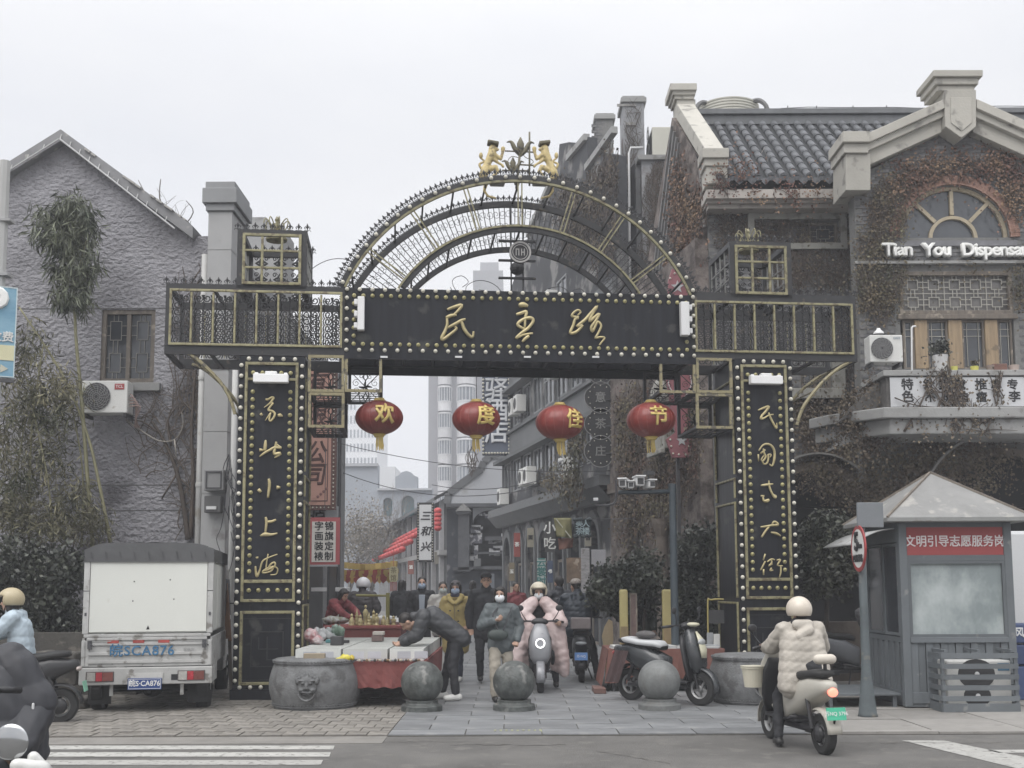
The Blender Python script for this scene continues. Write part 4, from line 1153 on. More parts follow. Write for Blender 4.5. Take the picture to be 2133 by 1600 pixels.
# voussoirs
vm =MB().box(-.035,.035,-.02,.05,0,.17).mesh('brick',brick_r)
ring =MB().box(0,.001,0,.001,0,.001).build('arch_bricks',brick_r,tr_)
for k in range(46):
    a =PI*(k +.5)/46
    o =inst('brick',vm,ring,(cxw +(Rw +.01)*math.cos(a),-.03,czw +(Rw +.01)*math.sin(a)*.98),(0,PI/2 -a,0),(random.uniform(.9,1.05),1,random.uniform(.92,1.05)))
b =MB(); n =40
o_ =[(cxw +(Rw)*math.cos(PI*i/n),czw +Rw*.98*math.sin(PI*i/n)) for i in range(n +1)]; i_ =[(cxw +(Rw -.07)*math.cos(PI*i/n),czw +.0 +(Rw -.07)*.98*math.sin(PI*i/n)) for i in range(n +1)]
b.ringwall(o_,i_,.05,.12)
r2 =RB.u(2038,480) -cxw
b.ringwall([(cxw +r2*math.cos(PI*i/n),czw +r2*.95*math.sin(PI*i/n)) for i in range(n +1)],[(cxw +(r2 -.06)*math.cos(PI*i/n),czw +(r2 -.06)*.95*math.sin(PI*i/n)) for i in range(n +1)],.04,.12)
for a in (45,90,135):
    c,s_ =math.cos(RAD(a)),math.sin(RAD(a)); b.tube([(cxw +r2*c,.08,czw +r2*s_),(cxw +(Rw -.03)*c,.08,czw +(Rw -.03)*s_)],.045,4)
b.box(cxw -Rw,cxw +Rw,.05,.12,czw -.06,czw)
aw =b.build('arched_window_frame',mat('pale_wood',(.42,.36,.26),.8,.2,5,wear=((.2,.17,.13),.6,8)),tr_)
for (a0_,a1_) in ((0,45),(45,90),(90,135),(135,180)):
    k =8; A =[RAD(a0_ +(a1_ -a0_)*i/k) for i in range(k +1)]
    poly =[(cxw +Rw*.97*math.cos(a),czw +Rw*.95*math.sin(a)) for a in A] +[(cxw +r2*.97*math.cos(a),czw +r2*.93*math.sin(a)) for a in A[::-1]]
    MB().prism(poly,.1,.11).build('pane',glass_m,aw)
MB().prism([(cxw +r2*.97*math.cos(PI*i/12),czw +r2*.92*math.sin(PI*i/12)) for i in range(13)],.1,.11).build('pane',glass_m,aw)
MB().box(cxw -Rw -.12,cxw +Rw +.12,-.04,.06,czw -.16,czw -.065).build('window_sill',mat('brick_sill',(.15,.15,.16),.9,.2,6),tr_)
# raking cornice with stepped corner and shield
def band(name,pts,y0,y1,m=stone_c,par=tr_,off=0.0,bev=.01):
    return MB().prism([RB.at(x,y,off) for x,y in pts],y0,y1).build(name,m,par,bevel=bev)
for sx in (1,-1):
    X =(lambda x: x) if sx > 0 else (lambda x: 1985.5*2 -x)
    for i,(ya,yb,yc,yd,pr_) in enumerate(((292,223,242,312,.34),(312,242,256,326,.27),(326,256,284,354,.18))):
        q =[(X(1798),ya),(X(1953),yb),(X(1953),yc),(X(1798),yd)]
        band('cornice',q if sx > 0 else q[::-1],-pr_,.5)
    if sx > 0:
        band('cornice_block',[(1742,292),(1797,292),(1797,314),(1742,314)],-.40,.5); band('cornice_block',[(1747,314.5),(1797,314.5),(1797,333),(1747,333)],-.33,.5)
        band('corner_pier',[(1752,333.5),(1803,333.5),(1803,408),(1752,408)],-.28,.5)
band('finial_cap',[(1926,168),(2027,168),(2027,181),(1926,181)],-.42,.42); band('finial_cap',[(1932,181.5),(2021,181.5),(2021,194),(1932,194)],-.36,.36); band('finial_cap',[(1938,194.5),(2015,194.5),(2015,205),(1938,205)],-.31,.31)
band('shield',[(1952,205.5),(2016,205.5),(2016,281),(1986,304),(1953,281)],-.36,.25)
band('shield_panel',[(1963,222),(2006,222),(2006,274),(1986,291),(1964,274)],-.375,-.361)
# white letters
wm =mat('letter_white',(.72,.72,.70),.5,.08,6)
lt =text('Tian',.31,wm,tr_,(gx(1868),-.10,RB.z(1868,526)),.05,bold=.012,spacing=.92,sx=1.05)
text('You',.31,wm,tr_,(gx(1950),-.10,RB.z(1950,526)),.05,bold=.012,spacing=.92)
text('Dispensary',.31,wm,tr_,(gx(2000),-.10,RB.z(2070,526)),.05,bold=.012,align='LEFT',spacing=.92)
MB().box(gx(1780),gx(2400),-.10,.0,RB.z(1950,552),RB.z(1950,546)).build('string_course',stone_g,tr_)
# lattice transom
u0_,u1_ =gx(1872),gx(2108); zt1,zt0,zl =RB.z(1990,566),RB.z(1990,655),RB.z(1990,768)
b =MB(); rectframe(b,u0_,u1_,zt0,zt1,.07,-.02,.12); tf =b.build('transom_frame',wood,tr_,bevel=.006)
MB().box(u0_ +.07,u1_ -.07,.07,.08,zt0 +.07,zt1 -.07).build('pane',mat('paper_glass',(.13,.125,.12),.4,.45,3),tf)
b =MB()
lattice_pane(b,u0_ +.07,u1_ -.07,zt0 +.07,zt1 -.07,.03,.014,5,2)
for k in range(1,5): uu =u0_ +.07 +(u1_ -u0_ -.14)*k/5; b.box(uu -.007,uu +.007,.034,.046,zt0 +.07,zt1 -.07)
b.box(u0_ +.07,u1_ -.07,.035,.045,(zt0 +zt1)/2 -.007,(zt0 +zt1)/2 +.007)
b.build('glazing_bar',mat('lattice_pale',(.30,.29,.26),.8,.15,8),tf)
MB().box(u0_ -.05,u1_ +.05,-.05,.1,zt0 -.09,zt0 -.002).build('window_head',wood,tr_,bevel=.01)
# honey coloured window doors
zz1 =zt0 -.095; segs =[(1878,1902,0),(1902,1928,1),(1928,1972,0),(1972,2000,1),(2000,2048,0),(2048,2074,1),(2074,2106,0)]
for a,c,solid in segs:
    ua,ub =gx(a),gx(c)
    if solid: MB().box(ua,ub,.0,.14,zl,zz1).build('window_post',wood_y,tr_,bevel=.012)
    else:
        f =MB(); rectframe(f,ua +.005,ub -.005,zl,zz1,.035,.04,.10); fr =f.build('casement',wood,tr_)
        MB().box(ua +.04,ub -.04,.08,.09,zl +.03,zz1 -.03).build('pane',glass_d,fr)
        f =MB(); zb_q =zz1 -.28
        for t_ in (.25,.75): uu =ua +(ub -ua)*t_; f.box(uu -.006,uu +.006,.06,.07,zl +.03,zz1 -.03)
        for zq in (zb_q,zb_q +.12): f.box(ua +.04,ub -.04,.0612,.069,zq -.006,zq +.006)
        f.build('glazing_bar',MATS['lattice_pale'],fr)
# balcony
OB =-1.15
bx0,bx1 =RB.u(1846,800,OB),gx(2500)
zr =RB.z(1990,772,OB); zr0 =RB.z(1990,784,OB); zs0 =RB.z(1990,850,OB); zm0 =RB.z(1990,873,OB); zm1 =RB.z(1990,905,OB)
b =MB(); b.box(bx0,bx1,OB,0,zs0,zr0); 
bal =b.build('balcony_wall',mat('balcony_brick',(.105,.10,.095),.9,.3,6,bump=.01,bscale=12),tr_)
MB().box(bx0 -.06,bx1,OB -.06,-.02,zr0 +.001,zr).build('balcony_coping',stone_g,bal,bevel=.01)
bxm =RB.u(1762,860,OB)
b =MB()
b.hprism([(bx0 -.1,OB -.14),(bx1,OB -.14),(bx1,-.001),(bxm -.3,-.001),(bxm -.1,-.5)],zm0,zs0 -.001)
b.hprism([(bx0 +.02,OB -.05),(bx1,OB -.05),(bx1,-.001),(bxm -.2,-.001),(bxm,-.45)],zm1,zm0 -.001)
b.build('balcony_slab',stone_g,bal,bevel=.02)
b =MB()
q =[(1762,905),(1800,897),(1858,890),(1858,905),(1800,915),(1745,932)]
MB().prism([RB.at(x,y,-.8) for x,y in q],-.8,0).build('side_molding',stone_g,bal,bevel=.02)
MB().prism([RB.at(x,y,-.8) for x,y in [(1745,880),(1770,850),(1846,780),(1850,850),(1765,870)]],-.85,-.02).build('bay_cheek',MATS['balcony_brick'],bal)
# banner with black brush letters
ubn =RB.u(1853,815,OB); bw_ =gx(2300) -ubn
bn =tag(thing('shop_banner','white banner with black brush characters on the balcony front partly covered by dry vines','banner',(ubn,19.0 +OB -.02,0)),None)
MB().box(0,bw_ +.6,-.012,0,zs0 +.02,zr0 -.02).build('panel',mat('banner_white',(.56,.57,.585),.6,.05,3),bn)
ink =mat('black_ink',(.02,.02,.022),.7,.2,10)
def bpx(x): return RB.u(x,815,OB) -ubn
for i,(ch,x,yy,sz) in enumerate((('特',1889,803,.2),('色',1889,828,.2),('针',1934,803,.19),('灸',1966,803,.19),('疏',1998,803,.19),('推',2042,803,.2),('拿',2074,803,.18),('不',1936,829,.18),('疏',1970,829,.18),('肉',2004,829,.18),('瘤',2042,829,.18),('李',2111,828,.19),('专',2108,803,.18))):
    text(ch,sz,ink,bn,(bpx(x),-.015,RB.z(x,yy,OB)),.002,bold=.005)
# lower arch trims
ru =(arcu[1] -arcu[0])/2; cu_ =(arcu[1] +arcu[0])/2; n =32
b =MB(); f_ =lambda R_: [(cu_ +R_*math.cos(PI*i/n),arcu[3] +R_*.9*math.sin(PI*i/n)) for i in range(n +1)]
b.ringwall(f_(ru +.04),f_(ru -.10),-.10,.1); tr1 =b.build('arch_trim',mat('arch_brown',(.12,.10,.085),.9,.3,5,bump=.01,bscale=14),tr_)
b =MB(); b.ringwall(f_(ru +.36),f_(ru +.32),-.22,-.10); b.build('arch_drip',mat('pale_trim',(.24,.235,.225),.8,.2,8),tr_)
# flower pots on the coping
def pot(px,h,r,label,colr,leafy=None,tp=1.2):
    c =RB.at(px,772,OB +.1); t =thing('flower_pot',label,'flower pot',(c[0],19 +OB +.1,zr +.001))
    b =MB(); b.lathe([(r,0),(r*1.02,h*.1),(r*tp,h),(r*tp*.9,h),(r*tp*.85,h*.9)],(0,0,0),20)
    b.build('pot',mat('pot_%d' % int(px),colr,.6,.1,8),t,smooth=False)
    if leafy:
        n,R_,hh,m_ =leafy; vs,fs =[],[]
        for k in range(n): leaf(vs,fs,Vector((random.gauss(0,R_*.5),random.gauss(0,R_*.4),h +hh*.5 +random.gauss(0,hh*.25))),.07,.6,-.3)
        tag(obj('foliage',leafmesh('foliage',vs,fs,m_),t),kind='stuff')
        b =MB(); b.tube([(0,0,h*.8),(.02,0,h +hh*.3),(-.02,0,h +hh*.6)],.012,5); b.build('stem',bark,t)
    return t
pot(1960,.27,.08,'tall white tapered planter holding a small dark bonsai on the balcony',(.6,.6,.6),(260,.16,.24,shr),1.5)
pot(1988,.085,.05,'small yellow pot beside the tall white planter',(.5,.48,.12),None,1.1)
pot(2030,.085,.06,'wider yellow pot with a crooked plant on the balcony coping',(.52,.5,.12),(30,.08,.1,ivy_grn),1.1)
pot(2064,.10,.06,'small grey brown pot between the yellow pot and the terracotta trough',(.25,.2,.17),None)
pot(2112,.10,.07,'pale round pot near the right edge of the balcony',(.42,.34,.30),None)
t =thing('planter_trough','terracotta rectangular trough on the balcony coping','planter',(RB.u(2086,772,OB),19 +OB +.1,zr +.001))
MB().box(-.12,.12,-.06,.06,0,.12).build('trough',mat('terracotta_dark',(.17,.09,.07),.8,.2,8),t,bevel=.01)
# plant stalks
b =MB()
# AC on right bay + pipe + camera dome
t,W,H =ac_unit(RB,1811,1882,698,754,-.9,'white air conditioner with square grey fan at the left end of the balcony',.3,.36)
text('GREE',.05,mat('logo_grey',(.2,.25,.3),.6),t,(W*.82,-.006,H*.88),.001)
t =plthing('drain_pipe','thin white bent pipe standing on the balcony behind the air conditioner','pipe',RB)
q =catmull([(RB.u(1908,680,-.5),-.5,RB.z(1908,680,-.5)),(RB.u(1900,683,-.5),-.5,RB.z(1900,682,-.5)),(RB.u(1899,700,-.5),-.5,RB.z(1899,700,-.5)),(RB.u(1899,770,-.5),-.5,zr)],4)
MB().tube(q,.016,6).build('pipe',wht,t,smooth=True)
t =plthing('wall_lamp','small white dome lamp fixed above the balcony air conditioner','lamp',RB)
c =RB.at(1830,690,-.12); b =MB(); b.lathe([(.09,0),(.085,.03),(.04,.07),(.03,.1)],(c[0],-.12,c[1] -.05),16); b.box(c[0] -.02,c[0] +.02,-.12,0,c[1],c[1] +.03); b.build('shade',wht,t)

# ================================================================ middle section with tiled roof
RM =Pl(0,20.3,0)
tm =plthing('tiled_house','ivy covered house section with grey barrel tiled roof and cream stepped eaves','building',RM)
mx =lambda x,y=600: RM.u(x,y)
UL,UR =mx(1478),mx(1792)
zeave =RM.z(1620,392)
mh =[(mx(1572,485),mx(1746,485),RM.z(1660,508),RM.z(1660,462)),(mx(1668,790),mx(1732,790),RM.z(1700,810),RM.z(1700,765))]
arc2 =(mx(1592),mx(1782),0.0,RM.z(1690,1058),.95); mh.append(arc2)
prof_m =[(UL,zeave),(UR,zeave)]
b =MB(); wall(b,prof_m,mh,0,.35); mw =b.build('wall',mortar,tm)
bricks(mw,brick_g,prof_m,mh,-.002,.05,300,pick=lambda c: -c[1])
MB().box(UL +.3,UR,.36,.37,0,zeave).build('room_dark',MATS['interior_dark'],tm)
fr =window(tm,mh[0][0],mh[0][1],mh[0][2],mh[0][3],.08,3,1,w=.05)
b =MB(); a,c,d,e =mh[0]; rectframe(b,a -.14,c +.14,d -.13,e +.14,.12,-.10,.02); b.build('window_surround',mat('mossy_stone',(.30,.295,.27),.9,.2,5,bump=.004,wear=((.18,.17,.15),.55,6)),tm,bevel=.01)
window(tm,mh[1][0],mh[1][1],mh[1][2],mh[1][3],.08,2,1,w=.05,gl=glass_m)
b =MB(); a,c,d,e =mh[1]; b.box(a -.35,c +.2,-.14,.02,d -.2,d -.01); b.box(c +.01,c +.24,-.08,.02,d,e +.1); b.build('window_surround',MATS['mossy_stone'],tm,bevel=.01)
ru =(arc2[1] -arc2[0])/2; cu_ =(arc2[1] +arc2[0])/2
f_ =lambda R_: [(cu_ +R_*math.cos(PI*i/n),arc2[3] +R_*.95*math.sin(PI*i/n)) for i in range(n +1)]
b =MB(); b.ringwall(f_(ru +.03),f_(ru -.1),-.08,.1); b.build('arch_trim',MATS['arch_brown'],tm)
b =MB(); b.ringwall(f_(ru +.2),f_(ru +.165),-.2,-.08); b.build('arch_drip',MATS['pale_trim'],tm)
# eaves cornice
z1 =RM.z(1620,392,-.5)
for i,(za,zb_x,pr_) in enumerate(((394,413,.55),(413.5,423,.45),(423.5,434,.36))):
    MB().box(UL -.12 +i*.03,UR +.2,-pr_,.02,RM.z(1620,zb_x,-pr_),RM.z(1620,za,-pr_)).build('cornice',mat('pinkish_stone',(.40,.37,.34),.85,.12,2.5,wear=((.26,.24,.22),.6,5)),tm,bevel=.01)
# roof
YR =2.15; zrid =RM.z(1600,258,YR); ze =RM.z(1620,372,-.5) -.02
ur0,ur1 =UL -.1,mx(2420)
b =MB(); b.add([(ur0,-.5,ze),(ur1,-.5,ze),(ur1,YR,zrid),(ur0,YR,zrid),(ur0,YR*2 +.5,ze),(ur1,YR*2 +.5,ze)],[(0,1,2,3),(3,2,5,4)])
tile_m =mat('grey_clay_tile',(.06,.064,.07),.8,.3,6,bump=.004,bscale=30,col2=(.125,.13,.14))
rf =b.build('roof',mat('roof_bed',(.03,.032,.035),.9,.2,6),tm)
sl =math.atan2(zrid -ze,YR +.5); L_ =math.hypot(zrid -ze,YR +.5); nt_ =10; tl =L_/nt_
tb =MB(); k =8; vs =[]
for yy,rr in ((0,.078),(tl +.04,.066)):
    for i in range(k +1): a =PI*i/k; vs.append((rr*math.cos(a),yy,rr*math.sin(a)))
vs += [(-.078,0,0),(.078,0,0)]
tb.add(vs,[(i,i +1,k +2 +i,k +1 +i) for i in range(k)] +[tuple(range(k,-1,-1))])
tme =tb.mesh('roof_tile',tile_m)
ncol =30; cnt =0; rest =MB()
for ci in range(ncol +14):
    uu =UL +.14 +ci*.236
    if uu > ur1: break
    for r in range(nt_):
        y_ =-.5 +math.cos(sl)*tl*r; z_ =ze +math.sin(sl)*tl*r +.02
        if cnt < 300 and ci < 30: inst('roof_tile',tme,rf,(uu +random.uniform(-.004,.004),y_,z_ +random.uniform(-.004,.006)),(sl,0,0)); cnt += 1
        else:
            M_ =Matrix.Translation((uu,y_,z_)) @ Matrix.Rotation(sl,4,'X'); rest.add([M_ @ Vector(v) for v in tb.v],tb.f)
if rest.v: tag(rest.build('tile_field',tile_m,rf),kind='stuff')
# drip tiles (pointed) along the eave
dm =MB(); dm.prism([(-.10,0),(.10,0),(.075,-.06),(0,-.13),(-.075,-.06)],-.015,.0); dme =dm.mesh('drip_tile',tile_m)
em =MB(); em.lathe([(.078,-.012),(.078,.012)],(0,0,0),12,Matrix.Rotation(PI/2,3,'X')); eme =em.mesh('tile_end',tile_m)
ci =0
while UL +.14 +ci*.236 < mx(1770):
    uu =UL +.14 +ci*.236
    inst('drip_tile',dme,rf,(uu +.118,-.53,ze +.02)); inst('tile_end',eme,rf,(uu,-.52,ze +.05)); ci += 1
b =MB(); b.box(ur0,ur1,YR -.1,YR +.1,zrid -.05,RM.z(1620,244,YR)); b.box(ur0,ur1,YR -.16,YR +.16,RM.z(1620,243,YR),RM.z(1620,232,YR)); b.build('ridge',mat('ridge_tile',(.13,.135,.14),.85,.2,4),rf,bevel=.01)
# ridge wire rail
b =MB(); zw =RM.z(1800,224,YR); q =[(mx(x)*1.1,YR,zw +random.uniform(-.02,.02)) for x in range(1640,2300,60)]
b.tube(q,.008,4)
for x in (1640,1700,1776,1846,1990,2060): b.tube([(RM.u(x,230,YR),YR,zrid),(RM.u(x,226,YR) +.01,YR,zw +.04)],.012,4)
tag(b.build('wire',MATS['dark_metal'],thing('lightning_wire','thin wire on short posts along the tiled roof ridge','wire',(0,20.3,0))),None)
# gable coping: chimney-like cap at the ridge, sloping coping, block at the eave
cp =plthing('gable_coping','cream sloping gable coping with a tall cap at the ridge left of the tiled roof','parapet',RM)
def cb(name,xa,xb,ya,yb,off,dep,m=stone_c,bev=.012):
    ua,z1 =RM.at(xa,ya,off); ub,z0 =RM.at(xb,yb,off); return MB().box(ua,ub,off,off +dep,z0,z1).build(name,m,cp,bevel=bev)
cb('cap',1396,1452,173,187,YR -.35,.8); cb('cap',1401,1449,187.5,197,YR -.3,.7); cb('cap',1405,1446,197.5,206,YR -.26,.62); cb('cap_shaft',1410,1450,206.5,262,YR -.22,.55)
pa =RM.at(1410,216,YR -.25); pb =RM.at(1470,312,-.45); 
wd =.36
A =Vector((pa[0],YR -.25,pa[1])); B_ =Vector((pb[0],-.45,pb[1]))
b =MB(); dz =.36
b.add([A,A +Vector((wd,0,0)),B_ +Vector((wd,0,0)),B_,A -Vector((0,0,dz)),A +Vector((wd,0,-dz)),B_ +Vector((wd,0,-dz)),B_ -Vector((0,0,dz))],
      [(0,3,2,1),(4,5,6,7),(0,1,5,4),(1,2,6,5),(2,3,7,6),(3,0,4,7)]); b.build('coping',stone_c,cp,bevel=.015)
cb('eave_block',1463,1519,308,328,-.62,.55); cb('eave_block',1467,1517,328.5,345,-.57,.5); cb('eave_block',1471,1516,345.5,382,-.53,.5)
# roof vine over the eave
# cooling tower
CT =Pl(0,26.0,0); c =CT.at(1530,232); r =CT.u(1600,210) -c[0]
t =thing('cooling_tower','round ribbed white cooling tower behind the tiled roof ridge','cooling tower',(c[0],26.0 +r,0))
zt2 =CT.z(1530,196); b =MB(); pr =[]
for i in range(12):
    z =c[1] -.5 +(zt2 -c[1] +.5)*i/12; rr =r*(1.0 -.10*max(0,i -5)/7); pr += [(rr,z),(rr +.02,z +.02),(rr +.02,z +.05),(rr,z +.06)]
b.lathe(pr +[(r*.84,zt2)],(0,0,0),40); b.build('shell',mat('tower_cream',(.52,.51,.45),.6,.08,2),t,smooth=False)
b =MB()
for a in (-2.55,-.75):
    q =catmull([(math.cos(a)*(r +d),math.sin(a)*(r +d),c[1] +h) for d,h in ((.25,-.4),(.28,.1),(.1,.35),(-.1,.4))],4); b.tube(q,.06,6)
b.build('bracket_pipe',mat('dark_bracket',(.12,.12,.12),.7),t)
MB().box(-1,1,-1,1,0,c[1] -.5).build('plinth',MATS['grey_panel'],t)

# ================================================================ street side walls on the right
def segpl(xa,ya,xb,yb): # from far (xa,ya) to near (xb,yb)
    return Pl(xa,ya,math.atan2(yb -ya,xb -xa))
XA =(UL,20.3)
SC =segpl(2.6,26.7,XA[0],XA[1])
SLEN =math.hypot(XA[0] -2.6,XA[1] -26.7)
side_m =mat('dark_ivy_plaster',(.085,.068,.06),.95,.3,3,bump=.02,bscale=12,col2=(.20,.17,.155),wear=((.27,.27,.27),.64,1.2))
side_g =mat('grey_plaster_side',(.28,.285,.295),.95,.2,1.5,bump=.01,bscale=12,wear=((.14,.12,.115),.56,2.0))
t =plthing('side_wall','rust coloured ivy covered gable side wall facing the street under the cream coping','wall',SC)
pts =[(1300,640),(1345,560),(1398,245),(1470,350),(1478,392)]
pp =[SC.at(*p) for p in pts]; pp[-1] =(SLEN -.0,pp[-1][1])
b =MB(); wall(b,[(0,pp[0][1])] +pp[1:],[],0.02,.3); sw_ =b.build('wall',side_m,t)
b =MB()   # drip moulding lines down the rear slope
for k in range(4):
    q0 =SC.at(1403 +k*5,262 +k*12); q1 =SC.at(1362 +k*6,590); b.tube([(q0[0],-.03,q0[1]),(q1[0],-.03,q1[1])],.035,4)
b.build('verge_moulding',mat('slate_grey_trim',(.2,.2,.2),.8),sw_)
MB().tube([(SC.at(1463,330)[0],-.06,SC.at(1463,330)[1]),(SC.at(1478,470)[0] -.1,-.06,SC.at(1478,470)[1])],.03,6).build('pale_edge',MATS['pale_trim'],sw_)
b =MB(); q0 =SC.at(1430,560); q1 =SC.at(1470,500); b.tube([(q0[0],-.05,q0[1]),(q1[0],-.05,q1[1])],.04,4); b.build('stair_rail',MATS['slate_grey_trim'],sw_)
# block behind with big beige AC
PW =Pl(0,26.9,0)
t =plthing('vine_block','grey block with web of bare vines below the beige rooftop air conditioner','building',PW)
ua,za =PW.at(1336,335); ub,_ =PW.at(1440,335)
MB().box(ua,ub,0,3,0,za).build('wall',side_g,t)
MB().box(ua -.1,ub,-.1,3.1,za,za +.12).build('coping',stone_g,t)
t =plthing('rooftop_unit','large beige boxy air conditioner on the roof edge left of the cream gable cap','air conditioner',PW)
ua,zu =PW.at(1358,264,.2); ub,zl_ =PW.at(1402,333,.2)
MB().box(ua,ub +.6,.2,1.4,max(zl_,za +.13),zu).build('casing',mat('beige_case',(.50,.49,.43),.6,.06,2),t,bevel=.02)
b =MB(); b.box(ua -.012,ua -.001,.25,1.35,za +.3,zu -.12)
b.build('louvre_side',MATS['fan_dark'],t)
b =MB()
for k in range(2):
    for rr in (.12,.2): b.tube([(ua -.03,.8 +rr*math.cos(a),za +.55 +k*.45 +rr*math.sin(a)) for a in [2*PI*i/16 for i in range(16)]],.012,4,closed=True)
b.build('fan_ring',MATS['grille_grey'],t)
# chimneys
def chimney(label,xa,xb,ytop,Y,dep,m,nm='chimney',capn=2,zb=0):
    P =Pl(0,Y,0); t =plthing(nm,label,'chimney',P); ua,z1 =P.at(xa,ytop); ub,_ =P.at(xb,ytop)
    MB().box(ua,ub,0,dep,zb,z1 -.18).build('shaft',m,t)
    b =MB(); b.box(ua -.06,ub +.06,-.06,dep +.06,z1 -.179,z1 -.05); b.box(ua -.02,ub +.02,-.02,dep +.02,z1 -.049,z1); b.build('cap',stone_g,t,bevel=.01)
    return P,t
P_,t1 =chimney('tall grey chimney wrapped in twigs rising above the right half of the arch',1298,1341,200,27.2,.9,side_g)
b =MB(); a =P_.at(1322,262); b.box(P_.u(1318),P_.u(1339),-.04,0,a[1],a[1] +.08); a =P_.at(1322,222); b.box(P_.u(1300),P_.u(1341),-.03,0,a[1],a[1] +.06); b.build('band',MATS['pale_trim'],t1)
P2_,t2 =chimney('shorter brick chimney just left of the tall twig covered chimney',1242,1277,236,29.5,.9,mortar)
bricks(t2,brick_g,[(P2_.u(1243),P2_.z(1260,250)),(P2_.u(1276),P2_.z(1260,250))],[],-.002,9.5,120,bw=.2,bh=.07)
t =plthing('white_pipe','thin white roof pipe running down beside the tall chimney','pipe',PW)
q =[(PW.u(1340,310,-.4),-.4,PW.z(1340,308,-.4)),(PW.u(1314,310,-.4),-.4,PW.z(1314,308,-.4)),(PW.u(1310,320,-.4),-.4,PW.z(1310,320,-.4)),(PW.u(1313,600,-.4),-.4,PW.z(1313,600,-.4))]
MB().tube(q,.03,8).build('pipe',mat('pvc_white',(.6,.6,.6),.5),t,smooth=True)
# wall below the chimneys, next to the passage (front-left of PW block)
SB =segpl(-0.38,40.2,2.6,26.7); BLEN =math.hypot(2.98,13.5)
t =plthing('far_gable_wall','grey weathered gables with parapets receding above the right side of the street','building',SB)
pts =[(1050,640),(1100,490),(1160,352),(1164,300),(1184,296),(1184,330),(1208,300),(1222,285),(1223,350),(1243,316),(1280,270),(1300,300)]
pp =[SB.at(*p) for p in pts]
for i in range(1,len(pp)):
    if pp[i][0] <= pp[i -1][0]: pp[i] =(pp[i -1][0] +.02,pp[i][1])
pp =[p for p in pp if p[0] < BLEN -.05] +[(BLEN -.02,pp[-1][1])]
pp =[(0.0,pp[0][1])] +[p for p in pp if p[0] > .05]
wins =[]
for k in range(9):
    uu =.5 +k*1.5
    for z0w,z1w in ((4.75,5.85),(7.0,8.15),(9.4,10.5)): wins.append((uu,uu +1.1,z0w,z1w))
ghs =[(0.5 +k*1.75,1.6 +k*1.75,0.0,2.6,1.15) for k in range(7)]
b =MB(); wall(b,pp,[w for w in wins if w[0] < 9.2 or w[2] < 9] +ghs,0.02,.3)
bw2 =b.build('wall',mat('street_grey_wall',(.048,.05,.055),.9,.25,1.2,bump=.008,bscale=14,wear=((.20,.195,.19),.52,1.1)),t)
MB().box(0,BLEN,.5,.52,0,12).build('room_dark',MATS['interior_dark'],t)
b =MB()
for A,B2 in (((1100,490),(1160,352)),((1184,330),(1222,285)),((1223,350),(1280,270))):
    p0 =SB.at(*A); p1 =SB.at(*B2); b.tube([(p0[0],0,p0[1]),(p1[0],0,p1[1])],.12,4)
b.build('coping',stone_g,bw2)
for (z0w,z1w,pr_,nm) in ((3.95,4.2,.5,'canopy'),(5.86,5.98,.32,'ledge'),(6.0,6.75,.10,'spandrel'),(6.76,6.86,.2,'ledge'),(8.2,8.3,.35,'ledge'),(8.32,9.1,.1,'spandrel')):
    MB().box(0,BLEN -.1,-pr_,.01,z0w,z1w).build(nm,mat('street_ledge',(.125,.13,.135),.85,.15,2,wear=((.14,.14,.14),.58,2.5)),bw2)
b =MB(); b.add([(0,-.505,3.948),(BLEN -.1,-.505,3.948),(BLEN -.1,-.2,3.6),(0,-.2,3.6),(0,-.001,3.6),(BLEN -.1,-.001,3.6)],[(0,1,2,3),(3,2,5,4)]); b.build('canopy_soffit',MATS['street_ledge'],bw2)
for w in wins:
    if not (w[0] < 9.2 or w[2] < 9): continue
    f =MB(); rectframe(f,w[0],w[1],w[2],w[3],.05,.0,.08); f.box((w[0] +w[1])/2 -.025,(w[0] +w[1])/2 +.025,.01,.07,w[2] +.05,w[3] -.05)
    fr =f.build('window',mat('alu_frame',(.2,.205,.21),.6),bw2); MB().box(w[0] +.05,w[1] -.05,.04,.05,w[2] +.05,w[3] -.05).build('pane',glass_d,fr)
for h in ghs:   # pointed arch surrounds and shop doors
    r =(h[1] -h[0])/2; c =(h[0] +h[1])/2
    f_ =lambda R_,k_: [(c +R_*math.cos(PI*i/20),2.6 +R_*k_*math.sin(PI*i/20)) for i in range(21)]
    b =MB(); b.ringwall(f_(r +.16,1.25),f_(r,1.15),-.06,.02); b.box(h[0] -.16,h[0],-.0598,.0198,0,2.6); b.box(h[1],h[1] +.16,-.0598,.0198,0,2.6); b.build('arch_surround',MATS['street_ledge'],bw2)
    b =MB(); rectframe(b,h[0],h[1],.02,2.3,.08,.1,.16); b.box(c -.03,c +.03,.11,.15,.1,2.22); d =b.build('shop_door',wood,bw2); MB().box(h[0] +.08,h[1] -.08,.12,.13,.1,2.22).build('pane',glass_d,d)
